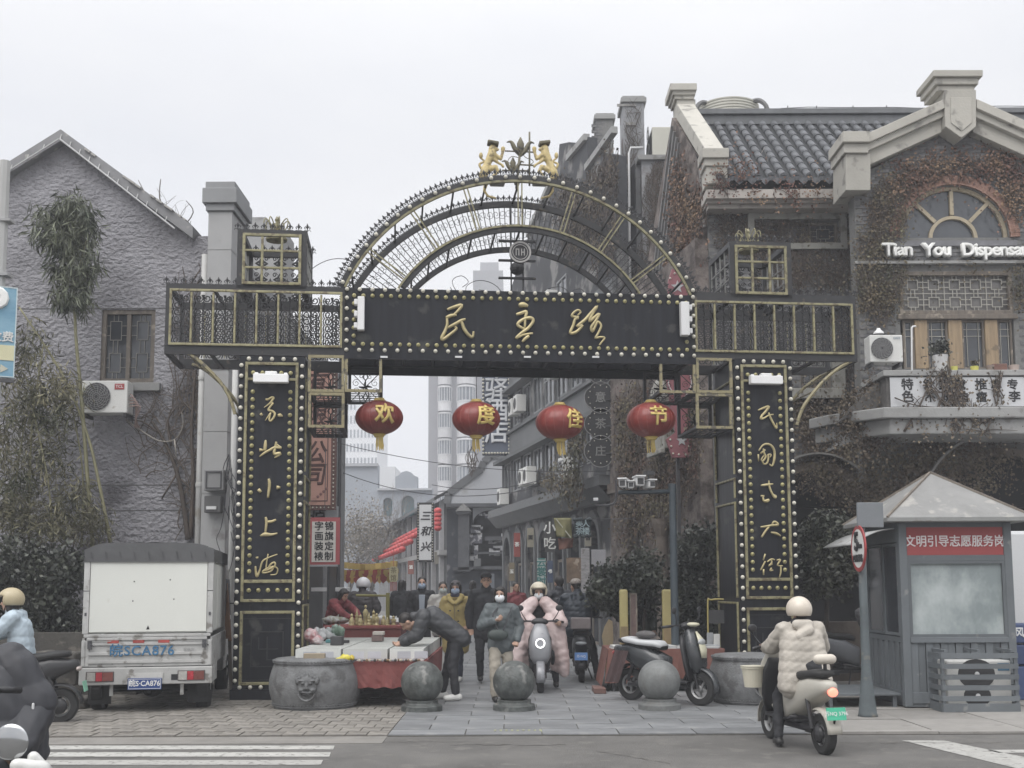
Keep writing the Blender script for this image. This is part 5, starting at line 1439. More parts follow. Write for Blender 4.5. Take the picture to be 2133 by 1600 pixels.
# vertical section nearer: plastered ivy front between the shops and gate
t =plthing('ivy_house','ivy covered street front with pale arched doorway behind the right lantern','building',SC)
b =MB(); hh =[(1.6,2.7,0,2.9,1.0)]
wall(b,[(0,8.0),(SLEN -.03,8.0)],hh,-.25,0.0); iw =b.build('wall',side_m,t)
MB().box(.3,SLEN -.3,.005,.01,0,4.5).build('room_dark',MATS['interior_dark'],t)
b =MB(); b.box(.05,SLEN -.2,-.34,-.26,3.7,3.95); b.build('cornice',MATS['arch_brown'],iw,bevel=.01)
for uu in (4.6,):
    b =MB(); b.lathe([(.16,0),(.16,.5),(.12,.55),(.115,2.5),(.13,2.55),(.19,2.75),(.2,2.85)],(uu,-.42,0),16); b.build('column',MATS['arch_brown'],iw,smooth=False)
b =MB(); uu0 =SC.at(1400,760)[0]
b.box(4.35,5.1,-.5,-.26,4.2,5.3); b.box(4.25,5.2,-.6,-.5,4.1,4.2); b.ell((4.7,-.45,5.3),.4,.15,.35,16,8); b.build('niche_stone',MATS['mossy_stone'],iw,bevel=.02)
# AC units along the far right wall
k =0
for u_,z_,side in ((1.2,4.35,''),(4.6,4.7,''),(5.25,4.7,''),(0.9,6.9,''),(3.1,7.2,''),(3.9,7.2,''),(8.3,7.5,''),(8.0,9.6,''),(9.6,4.5,'')):
    c =SB.world(u_,-.42,z_); tt =('air_conditioner',['white air conditioner on the lowest ledge at the far end of the street wall','left one of the paired white air conditioners above the shop canopy','right one of the paired white air conditioners above the shop canopy',
        'far white air conditioner beside the blue hotel sign','small white air conditioner on the second floor near the hotel sign','small white air conditioner right beside the one near the hotel sign','white air conditioner on a slatted shelf right under the gate beam','highest white air conditioner on the grey street wall','air conditioner shadowed behind the tea house plaques'][k])
    a =thing(tt[0],tt[1],'air conditioner',c,SB.a)
    MB().box(0,.5,0,.32,0,.55).build('casing',MATS['ac_white'],a,bevel=.012)
    b =MB(); b.lathe([(.19,-.01),(.19,0)],(0,0,0),18,Matrix.Rotation(PI/2,3,'X')); b.v =[(x +.2,y -.003,z +.28) for x,y,z in b.v]; b.build('fan_opening',MATS['fan_dark'],a)
    b =MB()
    for q in range(6): b.box(-.1,.7,-.05,-.035,-.1 +q*.1,-.06 +q*.1) if k in (6,8) else b.box(0 +q*.08,.03 +q*.08,.32,.42,-.05,-.02)
    b.build('slat' if k in (6,8) else 'bracket',MATS['alu_frame'],a); k += 1
# ================================================================ climbers on the right hand houses
vine(RB,'rust red creeper over the top of the arched window',[(1990,348,95,20),(2112,400,28,60),(1885,385,28,40),(2075,345,50,25),(1930,372,30,14)],2300,ivy_red,y=-.04,ys=.05,size=.055,nst=260,name='creeper')
vine(RB,'olive brown creeper clump on the brick left of the arched window',[(1845,450,38,70),(1810,520,30,40),(1860,400,30,30)],1300,mat('ivy_mix',(.12,.085,.05),.8,.3,2,island=.5,col2=(.13,.12,.075)),y=-.04,ys=.05,size=.05,nst=160,name='creeper')
vine(RB,'dark olive creeper column beside the lattice transom',[(1835,610,35,60),(1800,600,25,50),(1865,570,20,20),(1990,560,120,8),(2120,600,14,50)],1700,ivy_grn,y=-.04,ys=.07,size=.05,nst=180,name='creeper')
BF =Pl(0,19 +OB,0)
vine(BF,'dry brown vine tangle draped over the white banner',[(1900,850,30,25),(1960,800,40,35),(1990,840,30,40),(2075,800,25,25),(2000,900,120,10),(2040,860,40,20)],500,ivy_brn,
     [(.02,(1880,900),(1910,850),(1930,810),(1960,775)),(.016,(1985,900),(1990,850),(1975,800),(1960,775)),(.016,(2050,900),(2070,850),(2080,800),(2085,775)),(.012,(1860,830),(1900,845),(1950,850))],y=-.05,ys=.05,nst=150,thick=.012,name='creeper',size=.055)
vine(Pl(0,18.3,0),'dense brown creeper on the left flank of the balcony and its ledge',[(1790,860,45,50),(1830,830,30,40),(1800,920,60,30),(1850,885,30,20),(1770,900,30,30)],2200,ivy_brn,y=-.05,ys=.08,nst=150,thick=.011,name='creeper',size=.055)
vine(RB,'brown creeper carpet on the wall under the balcony around the big arch',[(1960,960,90,35),(1870,1010,60,60),(2080,960,60,22),(1820,1060,40,60),(2040,1000,50,14),(1790,1040,20,80),(1960,1040,60,30),(1900,1130,60,70),(1990,930,90,20)],6500,ivy_brn,y=-.08,ys=.06,nst=110,thick=.009,name='creeper',size=.06)
vine(RM,'dark bare creeper covering the wall between the right lantern cage and the brick gable',[(1700,560,70,50),(1600,480,100,45),(1760,480,20,90),(1620,560,60,60),(1755,680,25,130),(1520,480,40,60)],1500,ivy_brn,y=-.03,ys=.04,nst=380,thick=.010,name='creeper',size=.05)
vine(RM,'dark creeper below the curved bracket right of the black pillar',[(1730,900,60,90),(1690,860,40,60),(1750,1020,40,60),(1700,980,50,40)],3000,ivy_brn,y=-.03,ys=.06,nst=260,thick=.010,name='creeper',size=.055)
vine(RM,'russet creeper running along the cream eaves left end',[(1530,378,40,12),(1490,400,20,30),(1620,425,120,10)],700,ivy_red,y=-.55,ys=.05,nst=60,name='creeper',size=.05)
vine(RM,'dry creeper threads lying over the grey roof tiles',[(1600,330,30,30)],0,ivy_brn,[(.008,(1590,372),(1600,350),(1588,320),(1600,295)),(.008,(1600,340),(1650,352),(1700,358))],y=.3,nst=10,name='dry_vine',cat='vine',m_stem=palestem)
vine(SC,'thick rust brown creeper sheet on the gable side wall right of the arch',[(1450,470,30,70),(1440,600,30,80),(1420,420,22,90),(1465,420,12,40),(1420,560,30,60)],4200,ivy_red,y=-.06,ys=.05,nst=160,thick=.012,name='creeper',size=.07)
SCF =Pl(SC.x -SC.nx*.27,SC.y -SC.ny*.27,SC.a)
vine(SCF,'tall brown creeper curtain behind the rightmost red lantern',[(1330,850,30,60),(1320,960,26,80),(1380,960,30,90),(1410,1000,30,80),(1310,1080,20,70),(1440,930,30,90),(1360,1080,30,60),(1300,880,16,60)],7500,mat('ivy_rustbrown',(.11,.065,.05),.85,.3,1.2,island=.5,col2=(.10,.085,.05)),y=-.05,ys=.08,nst=200,thick=.014,name='creeper',size=.07)
vine(SB,'web of grey brown creeper on the receding grey gables behind the arch',[(1240,430,40,70),(1280,380,20,80),(1210,470,40,60),(1180,420,20,50),(1270,500,30,60)],2600,ivy_brn,y=-.1,ys=.08,nst=260,thick=.018,name='creeper',size=.09,step=.2)
vine(SB,'olive creeper hanging from the shop canopy behind the tea house plaques',[(1260,1010,24,40),(1220,1000,24,20),(1270,930,20,40)],1800,ivy_grn,y=-.8,ys=.15,nst=60,thick=.012,name='creeper',size=.09)
vine(PW,'bare vine web on the pale block below the beige rooftop unit',[(1370,440,30,100),(1350,560,30,60),(1390,380,16,40)],0,ivy_brn,y=-.03,nst=300,thick=.011,name='creeper',step=.18)
PCH =Pl(0,27.2,0)
vine(PCH,'twiggy vines wrapped round the tall chimney',[(1320,260,20,60),(1310,350,16,60)],0,ivy_brn,y=-.04,nst=90,thick=.009,name='creeper',step=.16)

# ================================================================ backdrop at the end of the street
EB =Pl(0,42.5,0)
t =plthing('white_gable_house','pale grey stepped gable house closing the street behind the blue hotel sign','building',EB)
pt =[(930,1050),(935,1028),(960,1008),(1002,978),(1008,962),(1022,950),(1070,948)]
pp =[EB.at(*p) for p in pt]
b =MB(); holes =[(EB.u(985,1150),EB.u(1052,1150),EB.z(1000,1190),EB.z(1000,1090),.8)]
wall(b,pp +[(EB.u(1110),pp[-1][1])],holes,0,.4,zb=EB.z(1000,1058)); b.build('gable_wall',mat('pale_render',(.36,.37,.39),.9,.08,.6,wear=((.27,.27,.27),.62,.8)),t)
b =MB()
for A,B2 in zip(pt,pt[1:]): a =EB.at(*A); c =EB.at(*B2); b.tube([(a[0],.1,a[1]),(c[0],.1,c[1])],.2,4)
b.build('coping',mat('dark_coping',(.12,.125,.13),.9),t)
b =MB(); wall(b,[(EB.u(930),EB.z(1000,1058)),(EB.u(1110),EB.z(1000,1058))],holes,.15,.5)
shopm =mat('dark_shopfront',(.03,.034,.042),.8,.3,2,wear=((.15,.15,.16),.60,1.4)); b.build('shop_wall',shopm,t)
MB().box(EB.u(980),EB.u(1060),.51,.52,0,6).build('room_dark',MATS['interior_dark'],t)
b =MB()
for (xa,xb,ya,yb,d) in ((955,978,1062,1190,.5),(952,981,1066,1072,.6),(944,985,1182,1188,.5),(985,1056,1180,1186,.4),(930,1060,1050,1057,.5),(1010,1052,1118,1126,.3),(995,1052,1150,1154,.3)):
    ua,z1 =EB.at(xa,ya); ub,z0 =EB.at(xb,yb); b.box(ua,ub,-d +.15,.2,z0,z1)
b.build('ledge',mat('sooty_ledge',(.075,.078,.085),.9,.3,3,wear=((.2,.2,.2),.62,2)),t)
b =MB(); a =EB.at(950,1066); c =EB.at(983,1066); d =EB.at(966,1050); b.prism([a,c,d],-.5,.1); b.build('pediment',stone_g,t)
b =MB()
for k in range(16):
    x,y =random.choice(((965,1150),(1000,1080),(1030,1140),(990,1120),(960,1110))); a =EB.at(x +random.uniform(-15,15),y +random.uniform(-20,20)); w =random.uniform(.15,.5); b.box(a[0],a[0] +w,.10,.13,a[1],a[1] +random.uniform(.1,.5))
tag(b.build('torn_poster',mat('torn_paper',(.42,.42,.43),.8,.3,6,wear=((.1,.1,.12),.5,5)),t),kind='stuff')
# poster sign on shopfront
ua,z1 =EB.at(988,1164); ub,z0 =EB.at(1002,1180); MB().box(ua,ub,-.4,-.35,z0,z1).build('small_sign',MATS['street_ledge'],t)
# hotel sign
HS =Pl(0,38.5,0)
ua,z1 =HS.at(1004,690); ub,z0 =HS.at(1063,947)
t =thing('hotel_sign','tall blue grey vertical hotel sign with pale characters and a beaded edge','sign',(ua,38.5,0))
W =ub -ua
MB().box(0,W,0,.35,z0,z1).build('board',mat('hotel_blue',(.085,.10,.135),.7,.12,2),t,bevel=.02)
hm =mat('sign_pale',(.55,.56,.58),.6,.06,4)
for ch,py in (('华',712),('华',0),('驿',815),('酒',858),('店',903)):
    if py == 0: text('华',.9,hm,t,(W*.52,-.03,HS.z(1034,768)),.02,bold=.012)
    elif py != 712: text(ch,.86,hm,t,(W*.52,-.03,HS.z(1034,py)),.02,bold=.014)
bm_ =MB().ell((0,0,0),.045,.045,.045,6,4).mesh('bulb',bulb_m,True)
n =34
for i in range(n): 
    zz =z0 +.05 +(z1 -z0 -.1)*i/(n -1)
    for uu in (.04,W -.04): inst('bulb',bm_,t,(uu,-.02,zz))
for i in range(1,9): inst('bulb',bm_,t,(.04 +(W -.08)*i/9,-.02,z0 +.05))
# bay window tower
TW =Pl(0,118,0)
t =plthing('apartment_tower','tall pale apartment tower with stacked bay windows seen above the street','building',TW)
ua,ub =TW.u(891),TW.u(1050); zt_t =TW.z(1020,558)
MB().box(ua,TW.u(1003),0,14,0,TW.z(950,640)).build('wall',mat('tower_grey',(.21,.21,.225),.9,.1,.2),t)
MB().box(TW.u(985),ub,1,16,0,zt_t).build('wall',mat('tower_pale',(.33,.335,.35),.9,.08,.2),t)
MB().box(TW.u(1000),TW.u(1040),2,10,zt_t,zt_t +1.2).build('roof_room',MATS['tower_pale'],t)
bay_g =MB(); bay_w =MB()
z =3.0; fl_ =2.85; k =0; gl_ =mat('bay_glass',(.13,.15,.175),.3,.3,.8)
while z < TW.z(950,640) -3:
    for xa,xb,rr in ((911,941,.9),(951,992,1.3)):
        c =(TW.u(xa) +TW.u(xb))/2; w =(TW.u(xb) -TW.u(xa))/2
        seg =8
        def bayp(d): return [(c -w*math.cos(PI*i/seg),-rr*math.sin(PI*i/seg)*d) for i in range(seg +1)]
        bb =MB(); bb.hprism(bayp(1.0)[::-1],z,z +.95); bb.hprism(bayp(1.06)[::-1],z +.95,z +1.08); bb.hprism(bayp(1.06)[::-1],z +2.5,z +2.7)
        for i in range(seg +1):
            p =bayp(.98)[i]; bb.tube([(p[0],p[1],z +1.0),(p[0],p[1],z +2.6)],.05,4)
        o =bb.build('bay',mat('bay_white',(.5,.5,.51),.8,.08,.4),t)
        MB().hprism(bayp(.93)[::-1],z +1.05,z +2.55).build('pane',gl_,o)
    z += fl_
for k in range(int((zt_t -26)/2.85)):
    MB().box(TW.u(1010),TW.u(1022),.95,.999,24 +k*2.85,25.4 +k*2.85).build('window',gl_,t); MB().box(TW.u(1030),TW.u(1042),.95,.999,24 +k*2.85,25.4 +k*2.85).build('window',gl_,t)
# far white tower
FT =Pl(0,235,0)
t =plthing('white_tower','very distant white office tower with vertical strips behind the first lantern','building',FT)
prof_t =[FT.at(700,815),FT.at(735,822),FT.at(757,850),FT.at(786,872)]
b =MB(); wall(b,prof_t,[],0,20); b.build('wall',mat('far_white',(.55,.56,.57),.9,.05,.1),t)
b =MB()
def ttop(u):
    for (a,za),(c,zc_) in zip(prof_t,prof_t[1:]):
        if a <= u <= c: return za +(zc_ -za)*(u -a)/(c -a)
    return 0
for i in range(11):
    uu =FT.u(703 +i*7.6)
    zz =15
    while zz < ttop(uu) -2: b.box(uu,uu +.35,-.1,-.001,zz,zz +1.7); zz += 3.0
tag(b.build('window_grid',gl_,t),kind='stuff')
t =plthing('far_block','distant white block low behind the domed roof parapet','building',Pl(0,190,0)); P_ =Pl(0,190,0)
MB().box(P_.u(788),P_.u(821),0,10,0,P_.z(800,972)).build('wall',MATS['far_white'],t)
b =MB()
for k in range(2): b.box(P_.u(790),P_.u(819),-.05,-.001,13 +k*3,14.2 +k*3)
b.build('window',gl_,t)
# blue grey facade
BG =Pl(0,72,0)
t =plthing('arcade_building','hazy blue grey building with arched windows and a small domed parapet','building',BG)
arcs =[(BG.u(797),BG.u(816),BG.z(805,1075),BG.z(805,1046),1),(BG.u(835),BG.u(862),BG.z(805,1075),BG.z(805,1046),1)]
bgm =mat('blue_grey_render',(.27,.29,.32),.9,.08,.4)
b =MB(); wall(b,[BG.at(716,968),(BG.u(784.9),BG.z(716,968)),(BG.u(785),BG.z(800,1018)),(BG.u(822),BG.z(800,1018)),(BG.u(822.1),BG.z(830,993)),(BG.u(828),BG.z(830,991)),(BG.u(835),BG.z(835,984)),(BG.u(845),BG.z(845,981)),(BG.u(855),BG.z(855,984)),(BG.u(862),BG.z(860,991)),(BG.u(868),BG.z(868,993)),(BG.u(868.1),BG.z(800,1018)),(BG.u(900),BG.z(800,1018))],arcs,0,1.0); b.build('wall',bgm,t)
for h in arcs:
    MB().box(h[0] -.1,h[1] +.1,.5,.55,h[2] -.1,h[3] +.6).build('window',mat('teal_glass',(.10,.17,.19),.25,.2,1),t)
b =MB(); b.box(BG.u(714),BG.u(786),-.2,.1,BG.z(716,972),BG.z(716,966)); b.build('cornice',MATS['pale_render'],t)
MB().box(BG.u(785),BG.u(900),-.25,.1,BG.z(800,1022),BG.z(800,1018)).build('cornice',MATS['pale_render'],t)
# row of old houses on the left of the bend
RW =segpl(-8.2,72,-2.35,43.5)
RL =math.hypot(5.85,28.5)
t =plthing('shophouse_row','row of old two storey shophouses with white posts receding left past the vertical white sign','building',RW)
a =RW.at(934,1000); zt3 =5.6
MB().box(0,RL,0.15,4,0,5.2).build('wall',mat('row_wall',(.10,.105,.11),.9,.2,1),t)
b =MB(); b.add([(0,-.7,5.0),(RL,-.7,5.0),(RL,2.5,6.7),(0,2.5,6.7),(0,-.7,4.85),(RL,-.7,4.85)],[(0,1,2,3),(4,5,1,0)]); b.build('roof',mat('row_roof',(.12,.125,.13),.9,.2,3),t)
pm =MB().box(-.09,.09,-.09,.09,0,4.9).mesh('post',mat('post_white',(.30,.30,.31),.8))
wmh =MB().box(-.45,.45,-.02,.02,0,1.3).mesh('window',glass_d)
dmh =MB().box(-.5,.5,-.02,.02,0,2.3).mesh('door',wood)
for k in range(13):
    uu =.5 +k*(RL -1)/12; inst('post',pm,t,(uu,-.35,0))
    if k < 12: inst('window',wmh,t,(uu +1.2,.12,3.2)); inst('door',dmh,t,(uu +1.2,.12,0))
MB().box(0,RL,-.5,.1,2.75,2.95).build('balcony_beam',mat('row_beam',(.3,.3,.3),.8),t)
for k in range(0):     # pale upper gables along the row
    uu =RL -2.5 -k*6; b =MB(); b.prism([(uu -1.4,5.2),(uu +1.4,5.2),(uu +1.4,6.2),(uu,7.2),(uu -1.4,6.2)],-.5,-.3); b.build('gable',MATS['pale_render'],t)
# red lanterns strung along the row
lan_red =mat('lantern_red_far',(.42,.06,.06),.6,.1,3)
sm =MB().ell((0,0,0),.15,.15,.12,10,6).mesh('small_lantern',lan_red,True)
LW =segpl(-7.9,71,-2.75,43.2); i =0
for r_ in range(4):
    for k in range(13):
        c =LW.world(9 +k*1.5,-.5 -r_*.3,3.9 -r_*.3)
        o =obj('paper_lantern',sm); o.location =c; tag(o,'small red lantern in the slanting rows hung along the old shophouses','lantern','small red lanterns strung in rows along the shophouses')
for k in range(5):
    c =atY(912,1064 +k*9,41.5); o =obj('paper_lantern',sm); o.location =c; tag(o,['topmost','second','middle','fourth','lowest'][k] +' red lantern in the vertical string right of the white vertical sign','lantern','vertical string of five red lanterns beside the white sign')
# white vertical sign 三和兴
VS =Pl(0,36,0); ua,z1 =VS.at(869,1047); ub,z0 =VS.at(903,1171)
t =thing('vertical_sign','white vertical shop sign with three black brush characters and a black bulb border','sign',(ua,36,0)); W =ub -ua
MB().box(0,W,0,.16,z0,z1).build('frame',blk2,t); MB().box(.07,W -.07,-.015,-.001,z0 +.07,z1 -.07).build('panel',mat('sign_white',(.58,.59,.60),.6,.04,3),t)
for ch,py in (('三',1076),('和',1108),('兴',1140)): text(ch,.33,ink,t,(W*.5,-.02,VS.z(886,py)),.003,bold=.008,shear=.25)
bm2 =MB().ell((0,0,0),.02,.02,.02,6,4).mesh('bulb',bulb_m,True)
for i in range(22):
    for uu in (.035,W -.035): inst('bulb',bm2,t,(uu,-.01,z0 +.04 +(z1 -z0 -.08)*i/21))
MB().tube([(W/2,.08,0.02),(W/2,.08,z0)],.04,6).build('post',MATS['dark_metal'],t)
# bare winter tree
def barktree(name,label,P,px,pybase,h,spread,m,seed,twigs=260,wid=.14):
    rnd =random.Random(seed); t =plthing(name,label,'tree',P); u0 =P.u(px,1150)
    b =MB(); tw =MB()
    def grow(p,d,L,r,dep):
        q =[p]; dd =Vector(d)
        for i in range(4):
            dd =(dd +Vector((rnd.gauss(0,.12),rnd.gauss(0,.12),rnd.gauss(.03,.08)))).normalized(); q.append(q[-1] +dd*L/4)
        (b if dep < 2 else tw).tube(q,[r*(1 -.5*i/4) for i in range(5)],6 if dep < 2 else 3,cap=False)
        if dep < 5:
            for k in range(3 if dep else 4):
                s_ =q[-1] if k == 0 else q[rnd.randint(2,4)]
                nd =(dd +Vector((rnd.gauss(0,spread),rnd.gauss(0,spread),rnd.gauss(.05,spread*.6)))).normalized(); grow(s_,nd,L*rnd.uniform(.62,.82),r*.5,dep +1)
    grow(Vector((u0,0,0)),(0,0,1),h*.3,wid,0)
    b.build('trunk',m,t,smooth=True); tag(tw.build('crown',m,t),kind='stuff')
    return t
twig_m =mat('winter_twig',(.17,.16,.15),.9,.2,3)
TP =Pl(0,58,0); barktree('bare_tree','bare winter tree with fine twigs in front of the blue grey arcade building',TP,772,1180,9.0,.55,twig_m,4)
TP2 =Pl(0,56,0); barktree('bare_tree','second bare tree left of the twiggy one, half hidden by the red bordered notice',TP2,725,1180,7.0,.6,twig_m,9)
for P_,xs_,n_ in ((TP,(772,110),2600),(TP2,(730,60),1300)):
    vs,fs =[],[]
    for k in range(n_): 
        c =P_.at(xs_[0] +random.gauss(0,22),1120 +random.gauss(0,34)); leaf(vs,fs,Vector((c[0],random.gauss(0,.8),c[1])),.14,.6,.2)
    o =obj('dry_foliage',leafmesh('dry_foliage',vs,fs,mat('dead_leaf',(.20,.18,.15),.9,.3,1,island=.4))); o.location =(P_.x,P_.y,0)
    o.parent =[q for q in COL.objects if q.name.startswith('bare_tree')][0 if P_ is TP else 1]; o.location =(0,0,0); tag(o,kind='stuff')
TP3 =Pl(0,45,0); vine(EB,'twiggy bush on the parapet under the blue hotel sign',[(985,955,14,26)],0,ivy_brn,y=-.4,nst=60,thick=.02,name='roof_twigs',cat='shrub',step=.3)

# ================================================================ left side of the street
SL =Pl(-4.62,19.2,PI/2)
t =plthing('street_house','grey street front with old signs running back behind the left black pillar','building',SL)
MB().box(0,11.5,0,3,0,7.2).build('wall',mat('pale_side_wall',(.27,.275,.28),.9,.12,1.5,wear=((.14,.14,.14),.6,2)),t)
for k in range(4): MB().box(.6 +k*2.7,2.4 +k*2.7,-.05,-.002,0,2.5).build('shop_front',mat('shop_dark',(.04,.04,.045),.5,.3,2),t)
q =Pl(0,21.2,0); ua,z1 =q.at(618,757); ub,z0 =q.at(698,1062)
t =thing('pink_sign','faded pink vertical company sign with black brush characters and bulb border behind the gate lattice','sign',(ua,21.2,0)); W =ub -ua
MB().box(0,W,0,.14,z0,z1).build('board',mat('sign_frame_brown',(.13,.075,.065),.7,.2,6),t)
MB().box(.03,W -.09,-.015,-.001,z0 +.09,z1 -.05).build('panel',mat('faded_pink',(.45,.26,.21),.75,.08,2,wear=((.38,.22,.18),.6,4)),t)
b =MB(); rectframe(b,.06,W -.14,z0 +.16,z1 -.1,.02,-.022,-.0155); b.build('trim',MATS['sign_frame_brown'],t)
bm3 =MB().ell((0,0,0),.016,.016,.016,6,4).mesh('bulb',bulb_m,True)
for i in range(36): inst('bulb',bm3,t,(W -.04,-.01,z0 +.04 +(z1 -z0 -.08)*i/35))
for i in range(9): inst('bulb',bm3,t,(.05 +(W -.1)*i/9,-.01,z0 +.045))
brn =mat('sign_ink_brown',(.09,.045,.04),.8,.2,8)
for ch,py in (('有',800),('限',868),('公',945),('司',991)): text(ch,.46,brn,t,(W*.50,-.018,q.z(665,py)),.003,bold=.01,shear=.2,sx=.85)
b =MB()
for sg in (-1,1):
    for k in range(4): b.ell((W*.45 +sg*(.1 +k*.055),-.02,z0 +.25 +k*.05),.03,.006,.03,8,4)
b.build('ornament',mat('sign_flower',(.25,.13,.12),.8),t)
q =Pl(0,21.6,0); ua,z1 =q.at(618,1055); ub,z0 =q.at(702,1180)
t =thing('shop_sign','grey white vertical shop sign with black characters below the pink sign','sign',(ua,21.6,0)); W =ub -ua
MB().box(0,W,0,.1,z0,z1).build('board',mat('grey_white',(.36,.38,.40),.7,.05,3),t)
text('店',.3,ink,t,(W*.55,-.004,z1 -.12),.002,bold=.01); text('三',.3,ink,t,(W*.25,-.004,z1 -.3),.002,bold=.01)
q =Pl(0,19.8,0); ua,z1 =q.at(644,1078); ub,z0 =q.at(707,1176)
t =thing('notice_board','white notice with red border and two columns of black characters hanging beside the left pillar','sign',(ua,19.8,0)); W,H =ub -ua,z1 -z0
MB().box(0,W,0,.04,z0,z1).build('border',mat('notice_red',(.34,.085,.09),.7,.1,4),t)
MB().box(.055,W -.07,-.012,-.001,z0 +.045,z1 -.075).build('panel',mat('notice_white',(.55,.53,.50),.7,.05,4),t)
for col,s_ in ((.66,'锦旗定制'),(.33,'字画装裱')):
    for k,ch in enumerate(s_): text(ch,.165,ink,t,(W*col,-.014,z1 -.165 -k*.178),.002,bold=.003)
MB().tube([(W*.5,.02,z1),(W*.5,.02,z1 +1.2)],.008,4).build('cord',MATS['dark_metal'],t)
# dark slim drain pipe at the corner
t =thing('drain_pipe','thin dark drain pipe at the far edge of the left street house','pipe',(0,0,0)); c =atY(707,1000,27.0)
MB().tube([(c.x,27,.1),(c.x,27,7.4)],.045,8).build('pipe',MATS['dark_metal'],t)

# bunting across the lane
bun_r =mat('bunting_red',(.35,.08,.07),.7,.15,4); bun_y =mat('bunting_yellow',(.50,.36,.12),.7,.15,4); bun_c =mat('banner_cream',(.47,.43,.27),.7,.1,4)
BT =Pl(0,31,0)
fm =MB(); fm.prism([(-.09,0),(.09,0),(.09,-.12),(0,-.22),(-.09,-.12)],-.006,.006); fr_ =fm.mesh('pennant',bun_r); fy_ =fm.mesh('pennant',bun_y)
tm2 =MB().box(-.09,.09,-.05,.05,-.16,0).mesh('tassel_box',bun_y)
for ri,(ya,yb,a,b2,lab,m1,m2,st) in enumerate(((1172,1168,722,826,'upper string of small yellow square lanterns across the lane',tm2,tm2,11),(1182,1184,642,828,'middle string of red and yellow pennants across the lane',fr_,fy_,9),(1192,1198,644,822,'lower string of red and yellow pennants across the lane',fy_,fr_,9.5))):
    t =plthing('bunting',lab,'bunting',BT); cord =[]
    x =a; k =0
    while x < b2:
        s_ =5*math.sin(PI*(x -a)/(b2 -a)); c =BT.at(x,ya +(yb -ya)*(x -a)/(b2 -a) +s_); cord.append((c[0],ri*.2,c[1]))
        inst('pennant',m1 if k % 2 else m2,t,(c[0],ri*.2,c[1]),(random.uniform(-.2,.2),random.uniform(-.1,.1),random.uniform(-.4,.4))); x += st; k += 1
    MB().tube(cord,.012,4).build('cord',bun_r,t)
for (x,yt,yb,w,lab,fs_) in ((820,1180,1212,18,'cream hanging scroll banner with red fringe at the right end of the bunting','茶馆'),(655,1178,1206,22,'cream rounded lantern banner under the red bordered notice','福')):
    c =BT.at(x,yt,-1); c2 =BT.at(x,yb,-1); wd =w/2320*30; t =thing('hanging_banner',lab,'banner',(c[0],30.0,c2[1])); h =c[1] -c2[1]
    MB().prism([(-wd/2,.06),(-wd*.3,0),(wd*.3,0),(wd/2,.06),(wd/2,h -.06),(wd*.3,h),(-wd*.3,h),(-wd/2,h -.06)],-.02,.02).build('cloth',bun_c,t)
    for k,ch in enumerate(fs_): text(ch,.17,mat('faded_ink',(.16,.13,.08),.8),t,(0,-.025,h*.72 -k*.2),.002)
    b =MB()
    for k in range(6): b.tube([(-wd*.35 +k*wd*.14,0,0),(-wd*.35 +k*wd*.14,0,-.25)],.012,4)
    b.build('fringe',bun_r,t); MB().tube([(0,0,h),(0,0,h +.5)],.01,4).build('cord',bun_r,t)

# tea house plaques hanging vertically (four linked)
TH =Pl(0,26.5,0)
for k,(ch,py) in enumerate((('珑',768),('意',828),('茶',883),('庄',940))):
    c =TH.at(1251,py); t =thing('tea_plaque',['topmost black lobed plaque with bulbs just under the gate beam','second black lobed plaque with bulbs between the two right lanterns','third black lobed plaque with bulbs below the level of the red lanterns','lowest black lobed plaque with bulbs in the hanging column'][k],'sign',(c[0],26.5,c[1]),0,'tea house plaques hung in a column')
    pl_ =[]
    for i in range(48):
        a =2*PI*i/48; r =.345*(1 +.13*abs(math.cos(2*a))**.6); pl_.append((r*math.cos(a),r*math.sin(a)*.98))
    MB().prism(pl_,0,.12).build('board',mat('plaque_black',(.018,.018,.02),.5,.3,6),t)
    b =MB(); b.tube([(x,-.004,z) for x,z in pl_],.012,4,closed=True); b.build('rim',MATS['slate_grey_trim'],t)
    text(ch,.27,mat('plaque_grey',(.20,.20,.195),.6),t,(0,-.01,-.01),.003,bold=.004)
    for i in range(12):
        a =2*PI*i/12; inst('bulb',bm3,t,(.29*math.cos(a),-.01,.29*math.sin(a)))
    MB().box(-.012,.012,.04,.08,.37,.46).build('link',blk2,t)
t =thing('sign_post','dark pole carrying the hanging tea house plaques','pole',(0,0,0)); c =atY(1288,900,26.4)
MB().tube([(c.x,26.4,0),(c.x,26.4,6.9)],.06,8).build('pole',MATS['dark_metal'],t)
b =MB()
for py in (745,832,887,944): a =atY(1251,py,26.45); b.tube([(a.x,26.45 +.1,a.z),(c.x,26.4,a.z)],.02,4)
b.build('arm',MATS['dark_metal'],t)
# red bottle-shaped sign with stars (behind the right lattice)
RS =Pl(0,20.4,RAD(4)); t =plthing('red_star_sign','tall dusty red bottle shaped sign with silver star and bulbs behind the right lattice bracket','sign',RS)
pts =[(1400,560),(1393,585),(1388,660),(1385,760),(1398,850),(1408,900),(1388,915),(1402,953),(1438,953),(1442,915),(1436,860),(1448,760),(1440,660),(1432,600),(1420,565)]
poly =[RS.at(*p) for p in pts]
MB().prism(poly[::-1],0,.1).build('board',mat('dusty_red',(.27,.10,.115),.7,.12,3),t)
def star(cx,cz,r,y,th=.01):
    b =MB(); b.prism([(cx +(r if i % 2 == 0 else r*.42)*math.sin(PI*i/5),cz +(r if i % 2 == 0 else r*.42)*math.cos(PI*i/5)) for i in range(10)],y -th,y); return b
for px,py,r in ((1420,918,.11),(1411,598,.13)): c =RS.at(px,py); star(c[0],c[1],r,-.004).build('star',mat('silver_star',(.35,.35,.36),.6),t)
